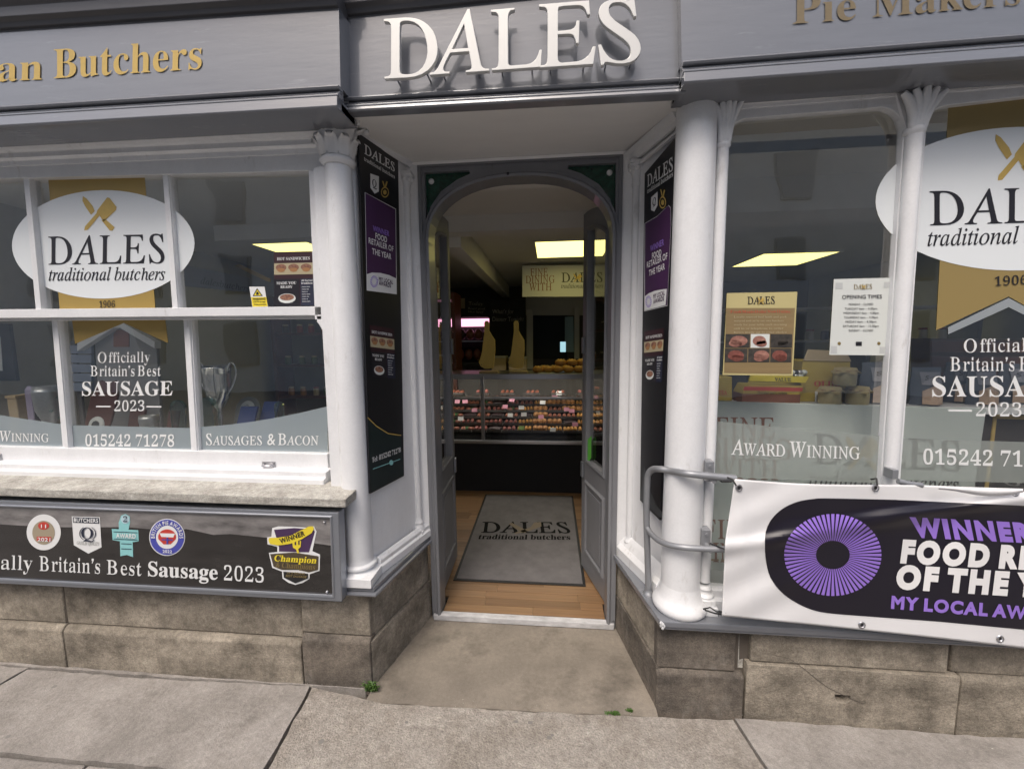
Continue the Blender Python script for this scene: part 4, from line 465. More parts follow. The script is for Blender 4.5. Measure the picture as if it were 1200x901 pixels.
(83,104,210,(63,286,26,286,26,0,63,0,63,135,79,151,94,160,110,163,123,160,133,154,141,145,145,132,147,117,147,0,184,0,184,116,181,143,172,165,159,180,141,189,120,192,99,189,80,179,63,164)),
(83,105,92,(65,189,27,189,27,0,65,0),(68,246,65,257,57,265,46,268,35,265,27,257,24,246,27,235,35,227,46,223,57,227,65,235)),
(83,110,210,(63,189,26,189,26,0,63,0,63,135,79,151,94,160,110,163,123,160,133,154,141,145,145,132,147,117,147,0,184,0,184,116,181,144,172,165,158,180,141,189,120,192,99,189,80,179,63,164)),
(83,112,210,(61,5,81,-2,99,-4,131,1,157,14,177,34,190,61,195,93,190,127,177,153,156,173,126,185,89,189,24,189,24,-97,61,-97),(61,155,95,155,117,152,135,144,147,132,154,115,157,93,154,73,146,55,133,42,116,33,97,30,79,32,61,38)),
(83,109,324,(25,189,25,0,62,0,62,137,77,151,92,159,109,161,120,159,129,154,137,146,141,133,143,117,143,0,181,0,181,137,195,149,209,158,223,161,235,159,246,154,254,145,260,132,262,117,262,0,299,0,299,118,296,143,288,164,275,179,258,189,236,192,212,188,191,175,173,158,159,177,140,188,117,192,99,189,81,180,62,164,62,189)),
(83,115,162,(136,177,108,189,81,192,60,190,42,184,29,173,21,159,18,141,28,115,50,95,98,65,107,50,103,39,93,32,79,29,62,32,41,40,17,54,17,13,40,3,61,-2,83,-4,103,-1,120,6,133,18,142,33,145,52,141,69,127,86,102,105,76,121,61,133,57,142,60,151,68,157,81,160,97,158,116,151,136,140)),
(83,114,166,(29,189,29,0,66,0,66,99,69,117,75,133,85,146,98,154,112,157,129,152,147,138,167,171,152,183,137,190,122,192,104,188,86,172,66,145,66,189)),
(83,116,140,(70,228,0,159,0,155,33,155,33,55,35,36,43,20,55,7,72,-1,94,-4,116,0,139,9,139,44,118,33,97,30,85,32,75,41,70,58,70,155,130,155,130,189,70,189)),
(83,108,92,(65,286,27,286,27,0,65,0)),
(83,100,214,(189,286,152,286,152,185,131,191,113,192,82,188,56,175,36,155,23,129,18,99,23,65,35,38,53,17,79,4,110,0,189,0),(152,32,114,32,92,35,75,43,64,56,59,73,57,93,60,115,68,133,80,147,97,156,117,159,135,157,152,152)),
(83,117,210,(184,0,184,189,146,189,146,54,133,39,118,30,101,27,87,29,77,34,69,43,64,54,63,69,63,189,25,189,25,71,28,45,37,24,51,9,69,-1,90,-4,110,0,129,9,146,24,146,0)),
(83,48,210,(197,143,193,192,181,233,161,264,136,283,105,290,74,283,49,264,29,233,17,192,13,143,17,94,29,53,49,23,74,3,105,-4,136,3,161,23,181,53,193,94),(156,143,154,106,147,76,137,54,123,40,105,35,87,40,73,54,63,76,56,106,54,143,56,180,63,210,73,233,87,246,105,251,123,246,137,233,147,210,154,180)),
(83,49,210,(126,286,85,286,85,0,126,0)),
(83,50,210,(196,39,86,39,120,81,145,115,162,146,172,173,175,201,171,230,159,255,141,274,117,286,88,290,65,287,43,278,20,263,20,211,43,234,64,246,85,250,101,247,114,240,125,229,132,214,134,196,132,175,125,156,114,135,84,91,14,3,14,0,196,0)),
(83,51,210,(34,239,60,248,83,251,100,249,113,244,124,235,130,223,132,208,130,194,123,182,112,174,96,169,76,167,76,129,98,127,115,121,127,111,134,97,137,81,135,66,129,53,119,43,106,37,91,35,70,38,48,45,27,57,27,13,47,4,68,-2,88,-4,117,0,142,12,162,30,174,54,178,83,177,101,172,117,164,132,152,144,137,151,158,167,170,188,173,215,170,241,159,261,141,277,117,287,89,290,60,287,34,278)),
(83,52,210,(167,290,150,290,5,113,5,94,126,94,126,0,167,0,167,94,198,94,198,131,167,131),(125,213,126,213,126,131,60,131)),
(83,54,210,(133,290,93,258,61,222,37,182,23,141,18,98,23,64,35,36,55,15,80,1,111,-4,137,1,160,13,179,32,191,55,195,82,191,109,180,132,163,150,141,161,115,165,90,162,70,154,89,193,120,230,158,259),(61,111,77,120,91,125,107,126,122,124,135,118,145,109,152,97,154,82,152,67,146,54,136,44,124,37,108,35,91,39,76,48,65,64,59,85)),
(83,38,262,(208,142,195,118,177,96,137,142,167,168,184,192,189,219,186,239,177,256,162,269,143,278,121,281,96,278,75,269,60,255,50,237,47,215,52,191,64,168,79,149,57,134,38,119,24,102,15,84,12,64,16,43,26,24,42,9,61,0,84,-4,111,0,141,14,175,39,207,0,260,0,202,67,222,92,238,118,249,142),(150,68,130,50,109,38,88,34,71,38,59,49,53,64,59,84,76,103,103,121),(87,219,91,233,103,242,118,246,135,242,147,232,151,217,148,202,137,188,114,170,102,184,92,201)),
(83,58,92,(46,192,33,189,24,180,21,167,24,154,33,145,46,142,58,145,68,154,71,167,68,180,58,189),(46,47,33,43,24,34,21,21,24,9,33,0,46,-4,58,0,68,9,71,21,68,34,58,43)),
(83,46,92,(46,47,33,43,24,34,21,21,24,9,33,0,46,-4,58,0,68,9,71,21,68,34,58,43)),
)
GL = {}
FACES = {}
for g_ in GLYPHS: FACES[(chr(g_[0]), chr(g_[1]))] = g_
def glyph(f, ch):
    k = (f, ch)
    if k in GL: return GL[k]
    if k not in FACES:
        for g in 'SB':
            if (g, ch) in FACES: return glyph(g, ch)
    row = FACES[k]; adv = row[2] / GLYPH_UNIT
    L = [[(l[i] / GLYPH_UNIT, l[i + 1] / GLYPH_UNIT) for i in range(0, len(l), 2)] for l in row[3:]]
    ar = lambda p: sum(p[i - 1][0] * p[i][1] - p[i][0] * p[i - 1][1] for i in range(len(p)))
    big = max(L, key=lambda l: abs(ar(l))); sg = ar(big); start = []; n = 0
    for l in L: start.append(n); n += len(l)
    outs = [i for i, l in enumerate(L) if ar(l) * sg > 0]; tr = []
    for i in outs:
        l = L[i]; bx = (min(p[0] for p in l), max(p[0] for p in l), min(p[1] for p in l), max(p[1] for p in l))
        grp = [i] + [j for j, h in enumerate(L) if ar(h) * sg <= 0 and bx[0] <= h[0][0] <= bx[1] and bx[2] <= h[0][1] <= bx[3]]
        idx = [start[j] + q for j in grp for q in range(len(L[j]))]
        tr += [tuple(idx[q] for q in t) for t in geometry.tessellate_polygon([[V((x, y, 0)) for x, y in L[j]] for j in grp])]
    GL[k] = (adv, L, tr); return GL[k]
def emb(L, d):
    """grow outlines by d"""
    if not d: return L
    out = []
    for l in L:
        n = len(l); q = []
        for i in range(n):
            a, b, c = l[i - 1], l[i], l[(i + 1) % n]
            def nr(u, v):
                dx, dy = v[0] - u[0], v[1] - u[1]; s = math.hypot(dx, dy) or 1
                return dy / s, -dx / s
            n1, n2 = nr(a, b), nr(b, c); mx, my = n1[0] + n2[0], n1[1] + n2[1]; s = max(.5, (mx * mx + my * my) / 2)
            dx_, dy_ = mx / s * d, my / s * d; q.append((b[0] + max(-1.6 * abs(d), min(1.6 * abs(d), dx_)), b[1] + max(-1.6 * abs(d), min(1.6 * abs(d), dy_))))
        out.append(q)
    return out
def layout(s, f, track=0, grow=0, small=.78):
    """list of (outline loops, tris), width, cap height; f ending in 'c' gives small capitals"""
    sc = f.endswith('c'); f = f[0]; x = 0; out = []
    for ch in s:
        if ch == ' ': x += .26 + track; continue
        k = 1
        if ch in '\u2014-':
            L = [[(0.03, .25), (.55, .25), (.55, .30), (.03, .30)]]; tr = [(0, 1, 2), (0, 2, 3)]; adv = .6
        elif ch == '\u2019':
            L = [[(.05, .68), (.05, .58), (.10, .58), (.06, .47), (.10, .47), (.17, .60), (.17, .68)]]; tr = [(0, 1, 2), (0, 2, 5), (0, 5, 6), (2, 3, 4), (2, 4, 5)]; adv = .2
        else:
            g = ch
            if sc and ch.islower(): g = ch.upper(); k = small
            adv, L, tr = glyph(f, g)
        L = emb(L, grow)
        if f == 'S': x += grow
        out.append(([[(x + px * k, py * k) for px, py in l] for l in L], tr)); x += adv * k + track + (grow if f == 'S' else 0)
    return out
def letters(mb, s, f, pl, p0, p1, h, thick=0, track=0, grow=0, small=.78, off=0.0, lean=0, o=0.0):
    """write s between the photo points p0 and p1 (ends of the base line), capitals h pixels high at p0"""
    lay = layout(s, f, track, grow, small)
    xs = [x for L, _ in lay for l in L for x, y in l]; x0, x1 = min(xs), max(xs)
    P0, P1 = pl(*p0, o), pl(*p1, o); U = (pl(p0[0] + lean, p0[1] - h, o) - P0) / .685; X = (P1 - P0) / (x1 - x0)
    for L, tr in lay:
        pts = [P0 + X * (x - x0) + U * y for l in L for x, y in l]
        if thick:
            mb.prism([P0 + X * (x - x0) + U * y for x, y in L[0]], -pl.n * thick, [[P0 + X * (x - x0) + U * y for x, y in l] for l in L[1:]])
        else: mb.add(pts, [tuple(t) for t in tr])
    return mb
def wletters(mb, s, f, P0, X, Uv, width, cap, track=0, grow=0, thick=0, nrm=None, small=.78):
    lay = layout(s, f, track, grow, small)
    xs = [x for L, _ in lay for l in L for x, y in l]; x0, x1 = min(xs), max(xs)
    P0 = V(P0); X = V(X) * (width / (x1 - x0)); U = V(Uv) * (cap / .685)
    for L, tr in lay: mb.add([P0 + X * (x - x0) + U * y for l in L for x, y in l], [tuple(t) for t in tr])
    return mb
def text(name, m, parent, rows, pl, o=.0015, **k):
    """rows: (string, face, p0, p1, height[, grow]) as one flat printed mesh"""
    first = None
    for r in rows:
        mb = MB(); letters(mb, r[0], r[1], pl, r[2], r[3], r[4], grow=(r[5] if len(r) > 5 else 0), o=o, **k)
        ob = build(mb, name, m, parent); first = first or ob
    return first
def sheet(name, m, parent, pts, pl, o=.001, thick=0, holes=(), **k):
    mb = MB(); P = [pl(x, y, o) for x, y in pts]
    if thick: mb.prism(P, -pl.n * thick, [[pl(x, y, o) for x, y in h] for h in holes])
    elif holes:
        H = [[pl(x, y, o) for x, y in h] for h in holes]; tr = geometry.tessellate_polygon([P] + H); mb.add(P + [p for h in H for p in h], [tuple(t) for t in tr])
    else:
        tr = geometry.tessellate_polygon([P]); mb.add(P, [tuple(t) for t in tr])
    return build(mb, name, m, parent, **k)
def ell(cx, cy, rx, ry, n=48, a0=0, a1=360, rot=0):
    r = math.radians(rot); out = []
    full = abs(a1 - a0) >= 360
    for i in range(n if full else n + 1):
        a = math.radians(a0 + (a1 - a0) * i / n); x, y = rx * math.cos(a), ry * math.sin(a)
        out.append((cx + x * math.cos(r) - y * math.sin(r), cy + x * math.sin(r) + y * math.cos(r)))
    return out
# ================================================================== GROUND
def rough(pts, step=.05, amp=.004):
    out = []
    for i in range(len(pts)):
        a, b = V(pts[i]), V(pts[(i + 1) % len(pts)]); n = max(1, int((b - a).length / step))
        for k in range(n):
            p = a.lerp(b, k / n); out.append(p + V((R.uniform(-amp, amp), R.uniform(-amp, amp), 0)))
    return out
road = MB(); road.box(-60, 60, -60, 40, -.6, -.14)
build(road, 'ground', mat('road_ground', (.16, .155, .15), .9, noise=.5, nscale=(3, 3, 3), bump=.7), kind='structure')
pave = MB(); pave.box(-14, 14, -.42, -.002, -.135, -.045); pave.box(-14, 14, -.002, .52, -.135, -.045)
pave_o = build(pave, 'pavement', M_mortar, kind='structure', label='worn sandstone pavement in front of the shop')
def slab(pts, m, thick=.05, z=0.0, name='paving_slab', **k):
    P = [gp(x, y, z) if len(p) == 2 else V(p) for p in pts for x, y in [p[:2]]]
    # keep the outline just clear of its neighbours
    mb = MB(); mb.prism(rough(P), V((0, 0, -thick)))
    return build(mb, name, m, pave_o, bevel=.006, **k)
kerb = -.40
def gx(px, py): p = gp(px, py); return (p.x, p.y, 0)
fl = gp(312, 901); l2 = gp(365, 803.5); r1 = gp(860, 841); rm = gp(881, 874); l1a = gp(38, 779); l1b = gp(0, 801)
def ex(p, q, y):
    t = (y - p.y) / (q.y - p.y); r = p.lerp(q, t); return V((r.x, y, 0))
g = .006
L1k, L2k, R1k = ex(l1a, l1b, kerb), ex(l2, fl, kerb), ex(r1, rm, kerb) + V((.01, 0, 0))
fy = gp(175, 791).y
slab([(l1a.x + g, fy - .01, 0), (gx(180, 791.5)[0], fy - .014, 0), (l2.x - g, l2.y, 0), (L2k.x - g * 2, kerb, 0), (L1k.x + g, kerb, 0)], M_slab)
slab([(l1a.x - 1.9, fy - .004, 0), (l1a.x - g, fy - .006, 0), (L1k.x - g, kerb, 0), (L1k.x - 1.9, kerb, 0)], M_slab)
slab([(l1a.x - 1.9, -.004, -.004), (-.83, -.004, -.004), (-.83, l2.y + .012, -.004), (gx(180, 791.5)[0], fy + .006, -.004), (l1a.x - 1.9, fy + .008, -.004)], M_slab)
fr = [gp(448, 822.5), gp(520, 826.5), gp(560, 829), gp(612, 832), gp(640, 833), gp(700, 836), gp(762, 839)]
slab([(l2.x + g, l2.y, 0)] + [(p.x, p.y - .003, 0) for p in fr] + [(r1.x - g, r1.y - .006, 0), (rm.x - g, rm.y, 0), (R1k.x - g * 2, kerb, 0), (L2k.x + g, kerb, 0)], M_slabc)
slab([(r1.x + g, -.02, 0), (3.0, -.02, 0), (3.0, kerb, 0), (R1k.x + g, kerb, 0), (rm.x + g, rm.y, 0)], M_slab)
for x in (-5.6, -3.9): pass
slab([(-5.2, fy, 0), (l1a.x - 1.92, fy, 0), (L1k.x - 1.92, kerb, 0), (-5.2, kerb, 0)], M_slab)
slab([(3.02, -.02, 0), (5.6, -.02, 0), (5.6, kerb, 0), (3.02, kerb, 0)], M_slab)
slab([(-.80, fr[0].y + .004, -.002)] + [(p.x, p.y + .002, -.002) for p in fr] + [(.442, fr[-1].y + .004, -.002), (.444, .012, -.002), (.349, .49, -.002), (-.672, .50, -.002), (-.80, .012, -.002)], M_step, name='doorstep_slab', label='smooth brown worn slab in front of the door')
# kerb stones and setts beyond the pavement
for i in range(12):
    x = -5.4 + i * .92; mb = MB(); mb.box(x, x + .912, kerb - .13, kerb - .008, -.14, -.006); build(mb, 'kerbstone', M_slab, pave_o, bevel=.008)
for r_ in range(3):
    for i in range(34):
        x = -3.2 + i * .19 + (r_ % 2) * .09; mb = MB(); mb.box(x, x + .178, kerb - .24 - r_ * .11, kerb - .142 - r_ * .11, -.14, -.115 - R.random() * .004)
        build(mb, 'sett', M_stoned, pave_o, bevel=.01, seg=1)

# ================================================================== THE SHOP
SH = thing('shop_building', (-.15, 0, 0), 'grey and white traditional shopfront with splayed central doorway between two display windows', 'shop')
# --- stone plinth (stall risers)
core = MB(); core.box(-6, -.86, .03, .30, -.05, .80); core.box(.50, 6, .03, .30, -.05, .37)
core.prism([(-.95, .035, -.05), (-.85, .035, -.05), (-.73, .48, -.05), (-.85, .48, -.05)], (0, 0, .44))
core.prism([(.50, .035, -.05), (.60, .035, -.05), (.60, .48, -.05), (.41, .48, -.05)], (0, 0, .40))
build(core, 'plinth_core', M_mortar, SH)
def stone(x0, x1, z0, z1, y=0.0, d=.12, m=None, cham=0, j=.002, name='plinth_stone', **k):
    q = lambda: R.uniform(-j, j)
    mb = MB()
    if cham:
        mb.sweep((x0, 0, 0), (x1, 0, 0), [(-y - d, z0), (-y, z0 + q()), (-y + 0, z1 - cham), (-y - cham * .8, z1), (-y - d, z1)], A=(0, 1, 0) if False else (0, -1, 0))
    else:
        mb.hexa([(x0 + q(), y + q(), z0), (x1 + q(), y + q(), z0), (x1 + q(), y + q(), z1 + q()), (x0 + q(), y + q(), z1 + q()), (x0, y + d, z0), (x1, y + d, z0), (x1, y + d, z1), (x0, y + d, z1)])
    return build(mb, name, m or M_stone, SH, bevel=.007, **k)
def X0(px, py, Y=0): return at(px, py, Y).x
def Z0(px, py, Y=0): return at(px, py, Y).z
G = .0035
jl = X0(72, 735); jr = X0(354, 770)
zl = .20
for a, b in ((-5.2, -4.2), (-4.2, jl - .75), (jl - .75, jl), (jl, jr)):
    stone(a + G, b - G, -.04, zl, 0, cham=.022); stone(a + G, b - G, zl + .003, .455, .024)
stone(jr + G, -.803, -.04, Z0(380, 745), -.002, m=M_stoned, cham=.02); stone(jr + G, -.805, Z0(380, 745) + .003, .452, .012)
# reveal stones (left): one long block each course running back to the door
def rev(P, Q, z0, z1, m, out, d=.1, **k):
    P = V((P[0], P[1], 0)); Q = V((Q[0], Q[1], 0)); t = (Q - P).normalized(); n = V((t.y, -t.x, 0)) * out
    mb = MB(); a = [P, Q, Q - n * d, P - n * d]
    mb.prism([p + V((0, 0, z0)) for p in a], (0, 0, z1 - z0)); return build(mb, 'plinth_stone', m, SH, bevel=.006, **k)
rev((-.801, .01), (-.672, .50), -.04, zl + .01, M_stone, 1); rev((-.812, .02), (-.684, .50), zl + .013, .452, M_stone, 1)
# right hand
zr = Z0(830, 788); zrt = .388
c1, c2, c3 = X0(873, 810), X0(1124, 820), X0(1125, 820)
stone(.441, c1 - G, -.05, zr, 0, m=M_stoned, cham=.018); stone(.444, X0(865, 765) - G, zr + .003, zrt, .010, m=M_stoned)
stone(X0(866, 765) + G, X0(879, 765) - G, zr + .003, zrt, .03, m=M_sill)
# the cracked block: front face with a socket hole
xa, xb = c1 + G, c2 - G; hz = at(987, 817, 0)
mb = MB(); hole = [hz + V((u, 0, v)) for u, v in ((-.028, .012), (-.02, -.02), (.012, -.024), (.034, -.008), (.03, .012))]
ztop = Z0(1000, 785)
mb.prism([V((xa, 0, -.05)), V((xb, 0, -.05)), V((xb, 0, ztop)), V((xa, 0, ztop))], (0, .12, 0), [hole]); build(mb, 'plinth_stone', M_stone, SH, bevel=.003, label='lower plinth block with a square socket hole and a crack')
ck = MB(); pts = [at(x, y, -.0015) for x, y in ((905, 766), (925, 771), (940, 781), (958, 796), (972, 806), (985, 812), (1000, 819), (1012, 824))]
ck.path(pts, [(-.0012, 0), (.0012, 0), (.0004, .0008)], (0, -1, 0)); build(ck, 'crack', M_mortar, SH)
stone(X0(880, 765) + G, X0(1116, 770), ztop + .003, zrt, .012)
for a, b in ((c3 + G, c3 + .95), (c3 + .957, c3 + 2.2), (c3 + 2.21, 6)):
    stone(a, b, -.05, ztop, .004, cham=.018); stone(a - .03, b - .035, ztop + .003, zrt, .018)
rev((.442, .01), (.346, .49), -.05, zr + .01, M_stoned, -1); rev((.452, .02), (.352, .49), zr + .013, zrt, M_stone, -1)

# --- grey ledges under the pillars
gl = MB(); zt, zb = .493, .456
for (y0, y1) in ((zb, zb + .014), (zb + .016, zt)):
    e_ = 0 if y0 == zb else .012
    gl.prism([(-.93, -.03 + e_, y0), (-.750 - e_, -.03 + e_, y0), (-.646 - e_, .47, y0), (-.93, .47, y0)], (0, 0, y1 - y0))
build(gl, 'ledge', M_grey, SH, bevel=.004)
gr = MB(); zt2, zb2 = .425, .385
for (y0, y1) in ((zb2, zb2 + .013), (zb2 + .015, zt2)):
    e_ = .008 if y0 == zb2 else 0
    gr.prism([(.437 + e_, -.045 + e_, y0), (6, -.045 + e_, y0), (6, .12, y0), (.56, .12, y0), (.47, .47, y0), (.327 + e_, .47, y0)], (0, 0, y1 - y0))
build(gr, 'ledge', M_grey, SH, bevel=.005, label='grey painted ledge with flaked corner under the right window')
ch = MB(); c0 = V((.4375, -.046, .392))
for k in range(7): ch.ball(c0 + V((R.uniform(-.004, .016), R.uniform(-.002, .002), R.uniform(-.008, .03))), .006, 6, 4, (1, .25, 1.3))
build(ch, 'flaked_paint', M_white, SH)

# --- recess: white boarded reveal walls
def wall_prism(pts, z0, z1, name, m, parent=SH, bevel=0, **k):
    mb = MB(); mb.prism([(x, y, z0) for x, y in pts], (0, 0, z1 - z0)); return build(mb, name, m, parent, bevel=bevel, **k)
wall_prism([(-.84, .09), (-.81, .09), (-.705, .445), (-.655, .467), (-.655, .50), (-.76, .50), (-.9, .2)], zt, 2.50, 'reveal_wall', M_white)
wall_prism([(.575, .12), (.52, .14), (.405, .445), (.345, .467), (.345, .50), (.47, .50), (.60, .2)], zt2, 2.50, 'reveal_wall', M_white)
def skirt(P, Q, z, prof, side, name='skirting'):
    P, Q = V((*P, z)), V((*Q, z)); t = (Q - P).normalized(); n = V((t.y, -t.x, 0)) * side
    mb = MB(); mb.sweep(P, Q, prof, A=n); return build(mb, name, M_white, SH, bevel=.002)
sp = [(0, 0), (.034, 0), (.034, .035), (.024, .042), (.024, .06), (.012, .072), (0, .074)]
skirt((-.80, .10), (-.685, .47), zt, sp, 1); skirt((.51, .14), (.39, .47), zt2, [(0, 0), (.05, 0), (.05, .05), (.03, .07), (.014, .10), (0, .12)], -1)
# cornice of the reveals
cp = [(0, 0), (.012, 0), (.02, -.0), (.03, .02), (.045, .03), (.06, .055), (0, .055)]
skirt((-.80, .10), (-.69, .47), 2.405, [(0, 0), (.006, 0), (.010, .02), (.020, .03), (0, .03)], 1, 'cornice'); skirt((.51, .12), (.39, .47), 2.375, [(u * .8, v * .8) for u, v in cp], -1, 'cornice')
skirt((.51, .12), (.39, .47), 2.345, [(0, 0), (.014, .004), (.014, .014), (0, .018)], -1, 'cornice')
# slender pilasters next to the door frame
for sx, x, y, zb_ in ((1, -.706, .425, zt), (-1, .402, .43, zt2)):
    P = SH; mb = MB(); mb.tube([(x, y, zb_ + .12), (x, y, 2.26)], .017, 12); c_ = build(mb, 'pilaster', M_white, SH)
    b_ = MB(); b_.box(x - .030, x + .030, y - .03, y + .04, zb_, zb_ + .055); b_.lathe((x, y, zb_ + .055), [(.028, 0), (.03, .01), (.026, .02), (.022, .03), (.026, .04), (.019, .052), (.017, .066)], 14); build(b_, 'pilaster_base', M_white, c_, bevel=.002)
    b_ = MB(); b_.lathe((x, y, 2.26), [(.02, 0), (.022, .01), (.018, .02), (.022, .05), (.034, .085), (.036, .095)], 14); b_.box(x - .036, x + .036, y - .036, y + .04, 2.355, 2.37)
    for k in range(5):
        an = math.pi + k * math.pi / 4; b_.ball((x + math.cos(an) * .03, y + math.sin(an) * .03, 2.335), .011, 8, 5)
    build(b_, 'capital', M_white, c_)
# soffit
so_ = MB(); zs = 2.436
so_.prism([(-.78, -.045, zs - .03), (.48, -.045, zs - .03), (.50, .10, zs - .02), (.40, .5, zs), (-.70, .5, zs), (-.80, .10, zs - .02)], (0, 0, .03))
build(so_, 'soffit', M_cream, SH)
tr_ = MB(); tr_.sweep((-.71, .465, zs - .004), (.40, .465, zs - .004), [(0, 0), (.012, 0), (.006, -.012), (0, -.012)]); build(tr_, 'soffit_bead', M_cream, SH)

# --- fascias: board face, bead mouldings beneath, boxed underside, cornice above
def fascia(name, y, L, Rr, top, lip_drop, label, extra=0):
    """L, Rr: photo points of the lower edge of the face; top: photo points of its upper edge; the moulding hangs below"""
    a, b = at(*L, y), at(*Rr, y); ta, tb = at(*top[0], y), at(*top[1], y)
    mb = MB(); mb.prism([a, b, tb, ta], (0, .10, 0)); f = build(mb, name, M_grey, SH, label=label)
    d = lip_drop
    bd = MB()
    bd.sweep(a, b, [(-.02, 0), (.014, 0), (.018, -.006), (.014, -.013), (-.02, -.013)])
    bd.sweep(a, b, [(-.02, -.015), (.004, -.015), (.004, -.022), (-.02, -.022)])
    bd.sweep(a, b, [(-.02, -.024), (.010, -.024), (.022, -.034), (.022, -.040), (.008, -.044), (-.02, -.044)])
    bd.sweep(a, b, [(-.02, -.045), (.028, -.045), (.032, -d + .006), (.028, -d), (-.10 + extra, -d), (-.10 + extra, -.045)])
    build(bd, 'moulding', M_grey, f, bevel=.0015)
    ct = MB(); ct.sweep(ta, tb, [(-.06, -.004), (.012, -.004), (.018, .01), (.032, .018), (.034, .05), (.075, .085), (.08, .12), (-.10, .12)]); build(ct, 'top_cornice', M_darkp, f, bevel=.002)
    return f, a, b
fL, la, lb = fascia('fascia', -.12, (-260, 143), (399, 101.5), ((-260, 52), (397, 7.7)), .085, 'left fascia board with gold lettering')
fR, ra, rb = fascia('fascia', -.085, (799, 74), (1460, 22), ((797, -40), (1460, -104)), .082, 'right fascia board with faded gold lettering')
fM, ma, mb_ = fascia('fascia', -.045, (402, 115.6), (801, 92.5), ((402, 19), (801, -22)), .062, 'middle fascia board behind the raised letters', .088)
# undersides of the side fascias back to the window cornice (dark) - boxed
for (P, Q, y, d) in ((la, lb, -.12, .085), (ra, rb, -.085, .082)):
    mb = MB(); mb.sweep(P, Q, [(.0, -d + .004), (.0, -d + .03), (-.12, -d + .03), (-.12, -d + .004)]); build(mb, 'fascia_underside', M_grey, SH)
# wall above, party piers at the far sides
mb = MB(); mb.box(-6, 6, 0.0, .35, 2.80, 5.5); build(mb, 'upper_wall', M_stone, SH, label='stone wall above the fascia')
mb = MB(); mb.box(-6, 6, -.02, .10, 2.60, 2.80); mb.box(-.80, .50, .0, .5, 2.44, 2.60); build(mb, 'beam_casing', M_grey, SH)
# gold lettering painted on the fascias
pf = front(-.1215)
text('lettering', M_gold, fL, [('Artisan', 'B', (-112, 100.5), (49, 93), 30, -.004), ('Butchers', 'B', (63, 91.8), (236, 80.5), 34.5, -.004)], pf)
pf = front(-.0865)
text('lettering', mat('faded_gold', (.20, .155, .085), .45, noise=.6, nscale=(15, 60, 60), dark=.7), fR, [('Pie', 'B', (929, 28), (1003, 22.5), 34, -.003), ('Makers', 'B', (1023, 20), (1196, 5), 34, -.003)], pf)

# --- white cornice beams over the windows
def beam(P, Q, y, k, name='window_cornice', so=1):
    """stepped white moulding between photo points on plane y"""
    mb = MB(); a, b = at(*P, y), at(*Q, y)
    mb.sweep(a, b, [(u * so, v) for u, v in [(-.05, 0), (.0, 0), (.004, .018 * k), (.018, .026 * k), (.018, .046 * k), (.034, .050 * k), (.054, .072 * k), (.056, .088 * k), (.084, .092 * k), (.108, .112 * k), (.140, .122 * k), (.144, .140 * k), (-.05, .140 * k)]])
    return build(mb, name, M_white, SH, bevel=.0015)
beam((-260, 206), (392, 178), .05, 1); 
beam((836, 129.5), (1460, 80), .05, .62, 'window_cornice', .78)

# --- pillars
def lean_tube(name, T, B, Y, r0, r1, m, parent, seg=28):
    t, b = at(*T, Y), at(*B, Y); b.x = t.x = (t.x + b.x) / 2
    mb = MB(); n = 14; mb.lathe(b, [(r0 + (r1 - r0) * (i / n) ** 1.5, (t.z - b.z) * i / n) for i in range(n + 1)], seg)
    return build(mb, name, m, parent), b, t
PL, b, t = lean_tube('column', (397, 196), (421, 655), .06, .060, .052, M_white, SH); PL['label'] = 'slim white column with a leafy capital'
bb = MB(); bb.lathe(b, [(.085, -.062), (.088, -.05), (.086, -.04), (.070, -.032), (.066, -.024), (.076, -.016), (.074, -.006), (.062, .0), (.060, .02)], 28)
bb.box(b.x - .082, b.x + .082, -.022, .16, zt, b.z - .06); bb.box(b.x - .09, b.x + .09, -.028, .16, zt, zt + .04)
build(bb, 'column_base', M_white, PL, bevel=.002)
def leafy(c, r, h, parent, n=8, k=1.0):
    mb = MB(); mb.lathe(c, [(r, 0), (r * 1.12, .01), (r * 1.22, .018), (r * 1.1, .028), (r * 1.0, .034), (r * 1.02, h * .55), (r * 1.35, h * .9), (r * 1.45, h)], 24)
    for ring, (z0, z1, ro, nn) in enumerate(((.03, h * .62, 1.5, n), (h * .38, h * .98, 1.95, n))):
        for i in range(nn):
            an = 2 * math.pi * (i + .5 * ring) / nn; d = V((math.cos(an), math.sin(an), 0)); s_ = V((-d.y, d.x, 0)); wd = r * .46
            base = c + d * r * 1.0
            prof = [(0, z0, .7), (.14, z0 + (z1 - z0) * .4, 1), (.25, z0 + (z1 - z0) * .75, .9), (ro - 1, z1, .55), (ro - .92, z1 - .012 * k, .3)]
            vs = []
            for o_, z_, w_ in prof:
                for q, dd in ((-1, 0), (-.35, .12), (0, .04), (.35, .12), (1, 0)):
                    vs.append(base + d * (r * (o_ + dd)) + V((0, 0, z_)) + s_ * q * wd * w_)
            m_ = len(prof); fs = [(a * 5 + b_, a * 5 + b_ + 1, (a + 1) * 5 + b_ + 1, (a + 1) * 5 + b_) for a in range(m_ - 1) for b_ in range(4)]
            mb.add(vs, fs, True)
            if ring: mb.ball(base + d * r * (ro - .95) + V((0, 0, z1 - .01)), r * .2, 8, 5)
    mb.box(c.x - r * 1.75, c.x + r * 1.75, c.y - r * 1.75, c.y + r * 1.75, c.z + h, c.z + h + .018)
    mb.box(c.x - r * 1.9, c.x + r * 1.9, c.y - r * 1.9, c.y + r * 1.9, c.z + h + .02, c.z + h + .045)
    return build(mb, 'capital', M_white, parent)
leafy(t, .058, .16, PL, 9)
PR, b, t = lean_tube('column', (816, 118), (797.5, 688), .06, .077, .071, M_white, SH, 36); PR['label'] = 'thick plain white column by the rail'
